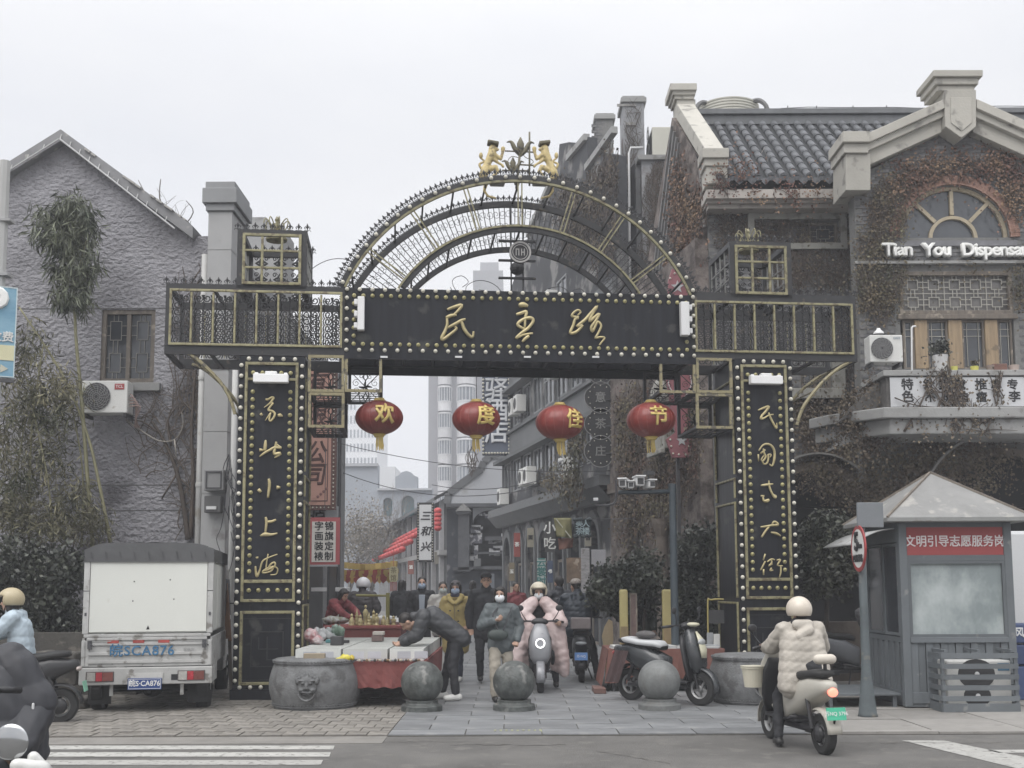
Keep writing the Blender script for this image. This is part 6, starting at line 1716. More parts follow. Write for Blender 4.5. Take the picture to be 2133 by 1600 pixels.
for px,py in ((1396,916),(1398,930),(1402,945),(1414,947),(1428,947),(1435,930),(1436,914),(1396,580),(1394,605),(1391,640),(1405,570)): c =RS.at(px,py); inst('bulb',bm3,t,(c[0],-.01,c[1]),sc=(1.3,1.3,1.3))
b =MB()
for q in ([(1400,770),(1392,800),(1410,830)],[(1432,765),(1440,800),(1424,830)],[(1400,640),(1396,700),(1404,740)]): b.tube([(a,-.02,c) for a,c in catmull([RS.at(*p) for p in q],4)],.012,5)
b.build('neon_tube',mat('neon_off',(.6,.55,.56),.4),t)
c =RS.at(1415,953); MB().box(c[0] -.03,c[0] +.03,.1,.16,0.02,7.4).build('post',MATS['dark_metal'],t)

# shop cloths and banners on the right side of the lane
def cloth(label,Y,pts,m,nm='shop_flag',cat='flag',wob=.05):
    q =[atY(x,y,Y) for x,y in pts]; t =thing(nm,label,cat,(q[0].x,Y,0)); n =8
    b =MB(); vs =[]
    for j in range(n +1):
        for i in range(n +1):
            s_,u_ =i/n,j/n
            top =q[0].lerp(q[1],s_); bot =q[3].lerp(q[2],s_); p =top.lerp(bot,u_)
            vs.append((p.x -q[0].x,wob*math.sin(s_*7 +u_*2)*(.3 +u_),p.z))
    b.add(vs,[(j*(n +1) +i,j*(n +1) +i +1,(j +1)*(n +1) +i +1,(j +1)*(n +1) +i) for j in range(n) for i in range(n)])
    o =b.build('cloth',m,t,smooth=True); s_ =o.modifiers.new('thick','SOLIDIFY'); s_.thickness =.008
    return t,q
tq,q =cloth('yellow green shop flag with a pale diagonal slash left of the dark block letter sign',23.6,[(1153,1079),(1190,1079),(1192,1122),(1160,1118)],mat('flag_ochre',(.21,.20,.10),.8,.2,5))
MB().tube([(.05,-.03,q[0].z -.02),(.36,-.03,q[2].z +.02)],.015,4).build('slash',mat('flag_pale',(.4,.4,.33),.8),tq)
tq,q =cloth('brown red lower flag with block lettering under the yellow green flag',23.7,[(1162,1122),(1194,1120),(1193,1140),(1165,1146)],mat('flag_brown',(.17,.085,.065),.8,.2,5))
t =thing('block_sign','dark blue black four character sign with ragged edge beside the yellow green flag','sign',(0,23.5,0))
a =atY(1196,1082,23.5); c =atY(1231,1117,23.5); MB().box(a.x,c.x,0,.08,c.z,a.z).build('board',mat('sign_navy',(.02,.03,.035),.6),t)
b =MB()
for i in range(24): b.ell((a.x +(c.x -a.x)*random.random(),-.0,random.choice((a.z,c.z)) +random.uniform(-.02,.02)),.04,.05,.04,6,4)
tag(b.build('scroll_edge',MATS['sign_navy'],t),kind='stuff')
for i,ch in enumerate('美人茶楼'): text(ch,.16,mat('sign_teal',(.25,.32,.34),.6),t,(a.x +(c.x -a.x)*(.3 +.4*(i % 2)),-.01,a.z -(a.z -c.z)*(.28 +.45*(i // 2))),.002,bold=.004)
c2 =atY(1245,1090,23.5); MB().tube([(a.x,.04,a.z +.01),(c2.x +.8,.04,a.z +.01)],.012,4).build('pole',MATS['dark_metal'],t)
def board(nm,label,Y,xa,xb,ya,yb,m,txt=None,tm=None,sz=.2,th=.06,cat='sign',vert=True,rz=0,yoff=None):
    a =atY(xa,ya,Y); c =atY(xb,yb,Y); t =thing(nm,label,cat,(a.x,Y,0),rz); W =c.x -a.x
    MB().box(0,W,0,th,max(.03,c.z),a.z).build('board',m,t,bevel=.004)
    if txt:
        for k,ch in enumerate(txt): text(ch,sz,tm or ink,t,(W*.5 if vert else W*(k +.5)/len(txt),-.004,(a.z -(a.z -c.z)*(k +.5)/len(txt)) if vert else (a.z +c.z)/2),.002,bold=.006)
    if c.z > .4 and Y < 30: pass
    return t
grn_w =mat('board_pale',(.42,.47,.46),.7,.05,4); teal =mat('teal_ink',(.04,.17,.16),.7)
board('standing_sign','tall pale standing sign with big dark teal characters in front of the shops',30,1119,1137,1163,1222,grn_w,'云裳时',teal,.26)
board('shop_poster','brown framed poster between the teal sign and the grey paper scroll',26,1180,1212,1162,1215,mat('poster_brown',(.14,.10,.07),.8,.4,4,wear=((.3,.25,.2),.6,6)))
board('paper_scroll','long grey paper scroll with faint writing hanging left of the dark hedge',22.5,1210,1229,1142,1242,mat('scroll_grey',(.27,.265,.27),.8,.3,5,stretch=(1,1,4),wear=((.16,.15,.15),.56,9)))
board('arch_notice','white lettered notice in a brown frame above the dark hedge',22.9,1232,1262,1145,1180,mat('notice_grey',(.30,.30,.32),.7,.1,6))
board('menu_board','dark and pale striped menu board on the shop pillar',30.5,1135,1155,1085,1150,mat('menu_dark',(.06,.06,.06),.7),'小吃',wm,.35)
board('poster_stand','small yellow topped poster stand behind the woman in the grey jacket',26,1062,1083,1222,1265,mat('poster_mix',(.30,.25,.2),.8,.4,6,wear=((.45,.4,.12),.56,5)))

rs =random.Random(2)
for k,(Y,xa,xb,ya,yb,colr,tx,lb) in enumerate(((34,1070,1084,1110,1160,(.25,.06,.05),'茶','narrow dark red hanging shop sign farthest along the arcade'),(31,1098,1112,1100,1140,(.30,.28,.22),'面','small cream hanging shop sign under the canopy'),
        (28,1140,1152,1168,1214,(.05,.07,.12),'书','slim navy hanging sign right of the pale standing sign'),(36,1060,1072,1172,1210,(.18,.15,.1),'玉','brown upright board by the far shop door'),(40,1010,1030,1195,1225,(.12,.13,.15),'','dark notice board on the end shopfront'),
        (44,905,921,1150,1175,(.16,.15,.13),'','small grey awning board below the vertical white sign'),(52,850,862,1168,1196,(.22,.08,.06),'酒','tiny red sign on the shophouse row'),(25,1218,1232,1105,1138,(.20,.19,.16),'古','grey shop plate near the canopy end'))):
    board('hanging_sign',lb,Y,xa,xb,ya,yb,mat('sign_colour_%d' % k,colr,.7,.15,5),tx or None,wm if sum(colr) < .5 else ink,(xb -xa)*Y/F*.7)
for k,(a_,b_) in enumerate((((640,905),(1290,980)),((715,985),(1100,1020)),((900,1010),(1230,960)))):
    A_ =atY(*a_,29); B_ =atY(*b_,27); q =[]
    for i in range(13): tt =i/12; p_ =A_.lerp(B_,tt); q.append((p_.x,p_.y,p_.z -.35*4*tt*(1 -tt)))
    t =thing('overhead_cable',['black cable sagging across the lane from the pink sign to the camera pole side','thin cable sagging low over the middle of the lane','thin cable running from the far gable to the plaques'][k],'cable',(0,0,0)); MB().tube(q,.012,4).build('cable',MATS['dark_metal'],t)
# ================================================================ shrubs near the gate on the right
PR =Pl(0,18.0,0)
plant('shrub','round dark hedge bush behind the parked black scooter','shrub',PR,[(1290,1215,55,40,.6,0),(1340,1200,40,50,.6,0),(1255,1235,30,30,.5,0),(1310,1260,60,25,.5,.3)],9000,.08,.6,.1,shr,[(.04,0,(1300,1350),(1298,1280),(1290,1210)),(.03,0,(1340,1350),(1342,1280),(1350,1200))],bark,clump=8,sp=.07)
plant('shrub','tall dark shrub between the camera pole and the right black pillar','shrub',PR,[(1450,1160,45,60,.6,.4),(1430,1240,45,60,.6,.4),(1470,1290,35,60,.5,.4),(1420,1310,40,40,.5,.4),(1480,1130,20,40,.4,.4)],11000,.085,.6,.1,shr,[(.045,.4,(1440,1380),(1438,1260),(1450,1150)),(.03,.4,(1470,1380),(1468,1250),(1480,1150))],bark,clump=8,sp=.07)
plant('shrub','bushy evergreen between the right black pillar and the guard kiosk','shrub',Pl(0,17.0,0),[(1725,1120,60,50,.7,0),(1720,1180,60,55,.7,0),(1760,1150,40,60,.6,0),(1700,1210,40,30,.5,0)],14000,.08,.6,.1,mat('evergreen_leaf',(.03,.038,.026),.5,.3,2.5,island=.7,col2=(.07,.072,.05),spec=.6),[(.05,0,(1720,1400),(1722,1280),(1725,1150))],bark,clump=8,sp=.06)
t =thing('planter_wall','low dark wall under the evergreen right of the black pillar','wall',(0,17.9,0)); MB().box(4.2,6.6,0,.3,0,.95).build('wall',MATS['arch_brown'],t)
# ================================================================ haze
hz =obj("haze",MB().box(-130,130,-34,262,-1.2,50).mesh("haze",[]))
hz.data.materials.clear()
hm_ =bpy.data.materials.new('haze_volume'); hm_.use_nodes =True; nt =hm_.node_tree
nt.nodes.remove(nt.nodes['Principled BSDF']); pv =nt.nodes.new('ShaderNodeVolumePrincipled')
pv.inputs['Color'].default_value =(.93,.95,1.0,1); pv.inputs['Density'].default_value =0.0023; pv.inputs['Anisotropy'].default_value =0.0
nt.links.new(pv.outputs[0],nt.nodes['Material Output'].inputs['Volume']); hz.data.materials.append(hm_); tag(hz,kind='stuff')
# ================================================================ red lanterns under the beam
red_silk =mat('red_silk',(.20,.036,.03),.38,.25,4,bump=.004,bscale=20,wear=((.17,.022,.022),.55,3))
lgold =mat('lantern_gold',(.55,.42,.14),.5,.15,12)
def wrapped(t,ch,size,rx,rz_,m,ang):
    me =text_mesh(ch,size,.004,bold=.009,name='lettering'); me.materials.clear(); me.materials.append(m)
    for v in me.vertices:
        x,z,d =v.co.x,v.co.y,v.co.z
        th =x/rx +ang; z *= 1.0
        r =rx*math.sqrt(max(0.05,1 -(z/rz_)**2)) +.012 +d
        v.co =(r*math.sin(th),-r*math.cos(th),z)
    return obj('lettering',me,t)
for k,(px,py,ch,ang,tp) in enumerate(((790,870,'欢',.26,0),(992,873,'度',.38,1),(1166,880,'佳',.55,1),(1356,875,'节',.12,0))):
    c =G.at(px,py,.35); rx =G.at(px +50,py,.35)[0] -c[0]; rz_ =rx*.72; w =G.world(c[0],.35,c[1])
    t =thing('red_lantern',['big red lantern with the first golden character, leftmost under the black beam','big red lantern with the second golden character hanging before the bay windowed tower','big red lantern with the third golden character hanging before the grey street wall','big red lantern with the fourth golden character under the right lattice bracket'][k],'lantern',w,RAD(6),'four red festival lanterns under the gate beam')
    b =MB(); nseg =48; vs =[]; m_ =14
    for j in range(m_ +1):
        a =PI*j/m_; r0 =math.sin(a) if 0 < j < m_ else .02
        for i in range(nseg):
            ph =2*PI*i/nseg; r =rx*r0*(1 -.018*(1 if i % 3 == 0 else 0)*math.sin(a)); vs.append((r*math.cos(ph),r*math.sin(ph),-rz_*math.cos(a)))
    b.add(vs,[(j*nseg +i,j*nseg +(i +1) % nseg,(j +1)*nseg +(i +1) % nseg,(j +1)*nseg +i) for j in range(m_) for i in range(nseg)])
    body =b.build('silk_body',red_silk,t,smooth=True)
    b =MB()
    for i in range(0,nseg,3):
        ph =2*PI*i/nseg; b.tube([(rx*.995*math.sin(a)*math.cos(ph),rx*.995*math.sin(a)*math.sin(ph),-rz_*.995*math.cos(a)) for a in [PI*(q +.5)/14 for q in range(14)]],.0035,3,cap=False)
    b.build('wire_rib',mat('rib_pinkish',(.30,.09,.07),.5),t)
    for s_ in (1,-1):
        b =MB(); b.lathe([(rx*.26,s_*(rz_*.95)),(rx*.28,s_*(rz_*1.0)),(rx*.22,s_*(rz_*1.06)),(rx*.20,s_*(rz_*1.14)),(.02,s_*(rz_*1.15))],(0,0,0),20); b.build('gold_collar',lgold,t)
    b =MB()
    for i in range(26):
        a =random.uniform(0,2*PI); r =rx*.17*random.uniform(.5,1); L_ =random.uniform(.13,.2); b.tube([(r*math.cos(a),r*math.sin(a),-rz_*1.14),(r*1.1*math.cos(a),r*1.1*math.sin(a),-rz_*1.14 -L_*.5),(r*1.15*math.cos(a) +.01,r*1.1*math.sin(a),-rz_*1.14 -L_)],.006,3)
    b.build('tassel',lgold,t)
    zt_c =(zb_ -w.z) if tp else (rz_*1.14 +.06)
    MB().tube([(0,0,rz_*1.14),(.004,0,max(zt_c,rz_*1.15 +.02))],.006,4).build('cord',blk2,t)
    wrapped(t,ch,.30,rx,rz_,lgold,ang)

# ================================================================ stone drums and balls
granite =mat('grey_granite',(.135,.138,.14),.75,.4,5,bump=.008,bscale=45,detail=10,wear=((.085,.085,.085),.56,4.5))
granite_d =mat('dark_granite',(.075,.082,.078),.5,.65,9,bump=.008,bscale=40,detail=12,wear=((.19,.19,.18),.57,6.0))
def drum(px,py,wpx,label,seed):
    c =gnd(px,py); random.seed(seed); Rr =wpx/2*c.y/F*.97
    yc =c.y +Rr*.9
    t =thing('stone_drum',label,'stone drum',(c.x*(yc/c.y) ,yc,0),0,'drum shaped stone bollards'); Rr *= yc/c.y; Hh =.64
    b =MB(); pr =[(Rr*.86,0),(Rr*.89,.02)]
    for i in range(11): z =.04 +(Hh -.1)*i/10; pr.append((Rr*(.885 +.115*math.sin(PI*i/10)),z))
    pr += [(Rr*.90,Hh -.045),(Rr*.89,Hh -.02),(Rr*.86,Hh -.004),(Rr*.80,Hh)]
    b.lathe(pr,(0,0,0),64); b.build('drum_body',granite,t,smooth=True)
    b =MB()
    for zz,rr in ((Hh -.05,.915),(.055,.915)):
        b.tube([(Rr*rr*math.cos(a),Rr*rr*math.sin(a),zz) for a in [2*PI*i/48 for i in range(48)]],.008,4,closed=True)
        for i in range(84):
            a =2*PI*i/84; b.ell((Rr*(rr +.005)*math.cos(a),Rr*(rr +.005)*math.sin(a),zz +.022),.011,.011,.011,5,4)
    tag(b.build('nail_ring',granite,t),kind='stuff')
    # beast mask with a ring in its mouth
    b =MB(); yf =-Rr*.99; E_ =lambda x,z,rx,rz,ry=.05,dy=0: b.ell((x,yf +dy,z),rx,ry,rz,12,8)
    E_(0,.33,.13,.13,.035); E_(0,.40,.10,.06,.06); E_(0,.33,.03,.05,.085); E_(0,.30,.05,.025,.085)
    for sg in (-1,1):
        E_(sg*.05,.365,.03,.022,.075); E_(sg*.065,.395,.045,.014,.075); E_(sg*.07,.28,.04,.03,.06); E_(sg*.12,.38,.03,.04,.05)
        for k in range(4): E_(sg*(.03 +k*.035),.46 -k*.018,.018,.03,.045)
    E_(0,.25,.09,.014,.07); E_(0,.23,.06,.02,.05)
    b.tube([(.10*math.cos(a),yf -.035,.235 +.085*math.sin(a)) for a in [PI +PI*i/14 for i in range(15)]],.017,8)
    me =remesh(b,.009,2,'beast_mask'); me.materials.append(granite); obj('beast_mask',me,t)
    t.rotation_euler[2] =-math.atan2(t.location.x,t.location.y)*.0
    return t
drum(656,1484,193,'grey stone drum with a beast mask standing in front of the left black pillar',3)
drum(1570,1474,186,'grey stone drum with beast mask right of the parked black scooter',5)
random.seed(11)
for px,py,lab in ((879,1488,'dark round granite ball bollard leftmost, beside the market table'),(1071,1487,'dark round granite ball bollard in the middle before the woman in grey'),(1374,1485,'paler round granite ball bollard in front of the parked black scooter')):
    c =gnd(px,py); t =thing('ball_bollard',lab,'bollard',(c.x*1.018,c.y +.24,0.01),random.uniform(0,3),'granite ball bollards across the lane entrance')
    mm =granite_d if px < 1200 else mat('mid_granite',(.125,.13,.127),.6,.3,9,bump=.003,bscale=50,wear=((.11,.11,.105),.58,5.0))
    b =MB(); b.lathe([(.255,0),(.262,.01),(.262,.07),(.25,.085),(.215,.09),(.205,.11),(.21,.14)],(0,0,0),12 if px < 1000 else 32); b.build('plinth',mm,t,bevel=.004)
    b =MB(); b.ell((0,0,.355),.262,.262,.258,48,32); b.build('ball',mm,t,smooth=True)

# ================================================================ small box truck
truck_w =mat('truck_white',(.60,.61,.58),.45,.04,2,wear=((.45,.44,.40),.68,3))
truck_al =mat('dirty_aluminium',(.42,.42,.41),.45,.15,5,wear=((.2,.19,.175),.57,8))
tarp =mat('grey_tarp',(.10,.102,.105),.7,.2,3,bump=.008,bscale=7)
rub =mat('black_rubber',(.022,.022,.022),.8,.3,12,bump=.002)
tp0 =gnd(303,1487)
tk =thing('box_truck','small white box truck with grey tarpaulin top and blue stencilled plate number seen from behind','truck',(tp0.x,tp0.y,0),RAD(10))
W2 =.775
MB().box(-W2 +.03,W2 -.03,.03,2.15,.98,1.98).build('cargo_box',truck_w,tk,bevel=.01)
rp =MB(); vs =[]
nx_ =24
def roofz(i): x =-1 +2*i/nx_; return .13*(1 -abs(x)**9) 
sec =[(-W2 -.0,1.86)] +[(-W2*1.0 +2*W2*i/nx_,1.97 +roofz(i)) for i in range(nx_ +1)] +[(W2 +.0,1.86)]
sec[1] =(-W2 -.0,2.02); sec[-2] =(W2,2.02)
inn =[(x*.97,z -.03) for x,z in sec]
m_ =len(sec); nY =10
for j in range(nY +1):
    for x,z in sec: vs.append((x,-.02 +2.2*j/nY,z +random.uniform(-.006,.006)))
fs =[(j*m_ +i,j*m_ +i +1,(j +1)*m_ +i +1,(j +1)*m_ +i) for j in range(nY) for i in range(m_ -1)]
rp.add(vs,fs); rp.add([(x,-.02,z) for x,z in sec] +[(W2,-.02,1.99),(-W2,-.02,1.99)],[tuple(range(m_))])
rp.build('tarpaulin_top',tarp,tk)
MB().box(-W2 +.075,W2 -.075,.0,.03,1.0,1.965).build('rear_panel',mat('panel_offwhite',(.63,.64,.60),.4,.03,1.5,wear=((.52,.51,.46),.66,3)),tk,bevel=.004)
for sg in (-1,1):
    xx =sg*(W2 -.035); 
    MB().box(xx -.035,xx +.035,-.012,.03,.98,1.96).build('corner_post',truck_al,tk,bevel=.006)
    b =MB(); b.box(xx -.037,xx +.037,-.014,-.0121,1.5,1.51); b.box(xx -.012,xx +.012,-.02,-.0121,1.2,1.24); b.build('hinge',MATS['dark_metal'],tk)
    # side panel frames
for k in range(3):
    MB().box(W2 -.03,W2 -.012,.06 +k*.7,.72 +k*.7,1.0,1.84).build('side_panel',truck_w,tk,bevel=.006)
b =MB(); b.box(-W2 +.02,W2 -.02,-.02,.03,.94,.975); b.box(-W2 +.06,W2 -.06,-.03,.0,.90,.935); b.build('sill_rail',truck_al,tk,bevel=.005)
# tailgate with ribs
b =MB(); b.box(-W2,W2,-.01,.03,.58,.90)
for z in (.62,.72,.84): b.box(-W2 +.08,W2 -.1,-.028,-.0101,z,z +.035)
for x in (-W2 +.0,-W2 +.05,W2 -.05): b.box(x,x +.04,-.022,-.0102,.59,.89)
b.box(-.006,.006,-.014,-.0103,.6,.66); tg =b.build('tailgate',truck_al,tk,bevel=.004)
for x in (-.47,-.20,.10,.37): 
    pass
for i,x in enumerate((-.47,-.17,.13)): MB().box(x,x +.135,-.031,-.0285,.865,.90).build('reflector_strip',mat('reflector_red',(.34,.06,.05),.5,.2,10),tk)
blue_p =mat('stencil_blue',(.04,.13,.24),.6,.3,8)
text('皖SCA876',.165,blue_p,tk,(-.06,-.0315,.765),.001,bold=.003,spacing=1.12,sx=1.0)
text('客载货',.045,mat('faded_grey',(.25,.25,.25),.6),tk,(.50,-.0315,.775),.001)
b =MB(); b.box(-.75,-.6,-.02,0,.845,.855)
# side gates (dropside) right
for k in range(1): MB().box(W2 -.03,W2,.03,2.15,.58,.93).build('side_gate',truck_al,tk,bevel=.004)
MB().box(-W2,-W2 +.03,.03,2.15,.58,.93).build('side_gate',truck_al,tk,bevel=.004)
# bumper with lights
b =MB(); b.box(-W2 -.015,W2 +.015,-.05,.06,.36,.57); bu =b.build('rear_bumper',truck_al,tk,bevel=.012)
lens =[mat('lens_clear',(.35,.34,.32),.25,.2,20),mat('lens_red',(.32,.03,.04),.25,.2,20),mat('lens_dark',(.18,.06,.05),.3,.2,20)]
for sg in (-1,1):
    b =MB(); b.box(sg*.54 -.165,sg*.54 +.165,-.06,-.0505,.40,.525); l =b.build('tail_light',mat('light_frame',(.09,.08,.08),.5),bu,bevel=.006)
    xs_ =(-.155,-.05,.03,.155)
    for i in range(3): MB().box(sg*.54 +xs_[i] +.003,sg*.54 +xs_[i +1] -.003,-.068,-.0605,.41,.515).build('lens',lens[(0,1,2)[i]],l) if False else MB().box(sg*.54 +xs_[i] +.003,sg*.54 +xs_[i +1] -.003,-.068,-.0605,.41,.515).build('light_lens',lens[i],tk)
b =MB(); b.box(.30,.38,-.056,-.0502,.41,.48); b.build('socket',MATS['interior_dark'],bu)
plate =MB().box(-.21,.19,-.075,-.0702,.30,.44).build('number_plate',mat('plate_blue',(.03,.07,.23),.4,.05,5),tk,bevel=.006)
pw =mat('plate_white',(.68,.68,.68),.5)
text('皖S·CA876',.088,pw,plate,(-.012,-.0765,.372),.001,bold=.002,sx=.92)
b =MB(); rectframe(b,-.2,.18,.31,.43,.005,-.0768,-.0755); b.build('plate_rim',pw,plate)
MB().box(-.22,.20,-.07,-.051,.43,.5).build('plate_lamp',truck_al,tk)
for sg in (-1,1):
    MB().box(sg*.60 -.14,sg*.60 +.14,.30,.315,.10,.36).build('mud_flap',rub,tk)
    MB().box(sg*.42 -.02,sg*.42 +.02,.04,.07,.22,.36).build('hanger',truck_al,tk)
def wheel(par,x,y,r,w,rimm,nm='wheel',ax='X'):
    b =MB(); pr =[(r*.60,-w/2),(r*.9,-w/2),(r,-w*.35),(r,w*.35),(r*.9,w/2),(r*.60,w/2)]
    M_ =Matrix.Rotation(PI/2,3,'Y')
    b.lathe(pr +[(r*.60,-w/2)],(0,0,0),28,M_,caps=False); b.v =[(a +x,c +y,d +r) for a,c,d in b.v]; wh =b.build(nm,rub,par,smooth=False)
    b =MB()
    for sg in (-1,1): b.lathe([(r*.62,sg*w*.42),(r*.52,sg*w*.22),(r*.50,sg*w*.12)],(0,0,0),24,M_,caps=False); b.lathe([(r*.20,sg*w*.46),(r*.16,sg*w*.5),(.01,sg*w*.5)],(0,0,0),14,M_)
    b.lathe([(r*.18,-w*.45),(r*.18,w*.45)],(0,0,0),14,M_)
    for q in range(5):
        an =2*PI*q/5; b.tube([M_ @ Vector((r*.15*math.cos(an),r*.15*math.sin(an),0)),M_ @ Vector((r*.58*math.cos(an),r*.58*math.sin(an),0))],r*.09,4)
    b.lathe([(r*.56,-w*.1),(r*.56,w*.1)],(0,0,0),20,M_,caps=r < .25 and False)
    b.v =[(a +x,c +y,d +r) for a,c,d in b.v]; b.build('rim',rimm,wh); return wh
rimg =mat('rim_grey',(.3,.3,.3),.4,.1,6,metal=.4)
for sg in (-1,1):
    wheel(tk,sg*.64,.55,.28,.17,rimg); wheel(tk,sg*.66,3.05,.28,.17,rimg)
b =MB(); b.box(-.45,.45,.1,3.4,.38,.5); b.tube([(-.6,.55,.28),(.6,.55,.28)],.06,8); b.ell((0,.55,.28),.14,.16,.13); b.box(-.35,.1,1.2,1.9,.2,.4); b.build('chassis',rub,tk)
# cab
b =MB(); b.prism([(2.28,.35),(2.28,1.72),(2.5,1.84),(3.05,1.82),(3.55,1.15),(3.75,1.0),(3.8,.35)],-.74,.74,Matrix.Rotation(PI/2,4,'Z') @ Matrix.Identity(4))
b.build('cab',mat('cab_white',(.58,.59,.58),.3,.03,2),tk,bevel=.03)
b =MB(); b.prism([(2.42,1.12),(2.45,1.66),(3.02,1.66),(3.38,1.12)],-.752,.752,Matrix.Rotation(PI/2,4,'Z')); b.build('cab_window',glass_d,tk)
b =MB(); b.box(.82,.86,3.0,3.14,1.15,1.4); b.tube([(.74,3.1,1.3),(.84,3.07,1.3)],.012,5); b.build('wing_mirror',rub,tk,bevel=.01)
b =MB(); b.box(-.12,.26,.5,1.0,2.10,2.125); b.build('roof_sheet',tarp,tk)
b =MB(); b.prism([(-.02,1.03),(.02,1.03),(0,1.08)],-.004,-.001); b.build('triangle_mark',rub,tk)
for x,z in ((-.18,1.62),(.25,1.64),(-.19,1.38),(.3,1.4)): b =MB(); b.ell((x,-.001,z),.009,.004,.009,8,4); b.build('rivet',MATS['dark_metal'],tk)
for x in (-.70,.66): b =MB(); b.box(x,x +.05,-.05,-.031,.80,.90); b.tube([(x +.025,-.05,.86),(x +.08,-.055,.83)],.007,5); b.build('latch',MATS['dark_metal'],tk)
b =MB(); b.box(-W2 +.1,-W2 +.35,-.034,-.0285,.885,.893); b.box(W2 -.35,W2 -.1,-.034,-.0285,.885,.893); b.build('latch_rod',truck_al,tk)
b =MB()
for k_ in range(9): x =-.7 +k_*.17; b.tube([(x,-.03,1.99),(x +.02,-.034,1.90 +.01*(k_ % 3))],.006,4)
tag(b.build('tarp_tie',MATS['dark_metal'],tk),kind='stuff')
b =MB(); b.box(W2 -.02,W2 +.0,.35,.8,.36,.58); b.build('side_skirt',truck_al,tk)
# ladder / boards beside the pillar
t =thing('wooden_boards','orange brown boards leaning between the truck and the left black pillar','boards',(0,0,0)); b =MB()
for k,(xa,ya,xb,yb) in enumerate(((466,1210,474,1330),(471,1215,479,1335),(477,1290,482,1420))): a =atY(xa,ya,16.6); c =atY(xb,yb,16.4); a2 =(a.x,16.6,a.z); b =MB().tube([a2,(c.x,16.4,.02 if k == 2 else c.z)],.03,4); b.build('board',mat('orange_wood',(.24,.13,.07),.8,.2,8) if k < 2 else wood,t)

# ================================================================ guard kiosk
KP =Pl(0,13.95,0); k_g =mat('kiosk_grey',(.115,.128,.138),.6,.15,3,wear=((.20,.205,.2),.64,6))
u0k,u1k =KP.u(1876),KP.u(2112); WK =u1k -u0k; DK =1.45
kz =lambda y: KP.z(1990,y)
kk =thing('guard_kiosk','grey volunteer guard kiosk with weathered pyramid roof and red sign board','kiosk',(u0k,13.95,0))
zt_k =kz(1088); z_e =kz(1070)
b =MB()
for x in (0,WK -.1):
    for y in (0,DK -.1): MB().box(x,x +.1,y,y +.1,.04,zt_k).build('corner_post',k_g,kk,bevel=.008)
sz1,sz0 =kz(1098),kz(1156)
MB().box(.1,WK -.1,.015,.06,sz1 +.001,zt_k).build('top_rail',k_g,kk)
MB().box(.1,WK -.1,.01,.07,kz(1168),sz0 -.001).build('mid_rail',k_g,kk)
MB().box(.1,WK -.1,.02,.05,sz0,sz1).build('sign_board',mat('sign_red',(.27,.05,.05),.55,.1,2),kk)
text('文明引导志愿服务岗',.152,mat('sign_text',(.68,.62,.62),.5),kk,(WK/2,.014,(sz0 +sz1)/2 -.01),.002,bold=.0025,sx=.92)
wz1,wz0 =kz(1170),kz(1322)
f =MB(); rectframe(f,.1,WK -.1,wz0 -.03,wz1 +.01,.035,.005,.07); fr =f.build('window_frame',k_g,kk)
MB().box(.13,WK -.13,.04,.05,wz0,wz1 -.02).build('pane',mat('frosted_film',(.27,.315,.32),.35,.2,1.3,col2=(.42,.46,.46),stretch=(1,1,.7)),fr)
MB().box(.1,WK -.1,-.01,.08,wz0 -.10,wz0 -.032).build('sill_rail',k_g,kk,bevel=.006)
n =13
for i in range(n):
    a =.1 +(WK -.2)*i/n; c =.1 +(WK -.2)*(i +1)/n; MB().box(a +.004,c -.004,.03 if i % 2 else .015,.055,.22,wz0 -.102).build('cladding_panel',k_g,kk)
MB().box(.1,WK -.1,.01,.07,.08,.218).build('base_rail',k_g,kk,bevel=.005)
# left side
MB().box(.02,.06,.1,DK -.1,wz0 -.1,wz0 -.03).build('side_rail',k_g,kk)
f =MB(); Mz =Matrix.Rotation(PI/2,4,'Z')
for (ya,yb) in ((.12,.68),(.70,DK -.12)):
    f =MB(); rectframe(f,ya,yb,wz0 -.02,kz(1130),.04,-.05,-.01); f.v =[(-y -.0,x,z) for x,y,z in f.v]; fr =f.build('side_window',k_g,kk)
    MB().box(.02,.03,ya +.04,yb -.04,wz0 +.01,kz(1132)).build('pane',glass_d,fr)
for i in range(12):
    y =.1 +(DK -.2)*i/12; MB().box(.02 if i % 2 else .035,.06,y +.004,y +(DK -.2)/12 -.004,.22,wz0 -.102).build('cladding_panel',k_g,kk)
MB().box(.02,.06,.1,DK -.1,.1,.218).build('base_rail',k_g,kk)
MB().box(.02,.06,.1,DK -.1,kz(1128),zt_k).build('top_rail',k_g,kk)
MB().box(.06,WK -.06,DK -.08,DK -.02,.1,zt_k).build('back_wall',k_g,kk); MB().box(WK -.06,WK -.02,.1,DK -.1,.1,zt_k).build('right_wall',k_g,kk)
MB().box(.03,WK -.03,.03,DK -.03,.04,.1).build('floor',k_g,kk)
# roof
oh =.2; ap =KP.z(1944,985,.7)
b =MB(); b.box(-oh,WK +oh,-oh,DK +oh,zt_k +.001,zt_k +.05); b.build('eave',mat('eave_grey',(.26,.265,.26),.7,.12,4,wear=((.2,.19,.18),.58,5)),kk,bevel=.008)
b =MB(); ze_ =zt_k +.051; cx_,cy_ =WK/2,DK/2
b.add([(-oh,-oh,ze_),(WK +oh,-oh,ze_),(WK +oh,DK +oh,ze_),(-oh,DK +oh,ze_),(cx_,cy_,ap)],[(0,1,4),(1,2,4),(2,3,4),(3,0,4),(3,2,1,0)])
b.build('roof',mat('roof_weathered',(.225,.225,.22),.85,.2,2,bump=.006,bscale=10,wear=((.32,.31,.29),.57,4.2)),kk)
b =MB()
for c in ((-oh,-oh),(WK +oh,-oh),(-oh,DK +oh)): b.tube([(c[0],c[1],ze_ +.01),(cx_,cy_,ap +.01)],.018,4)
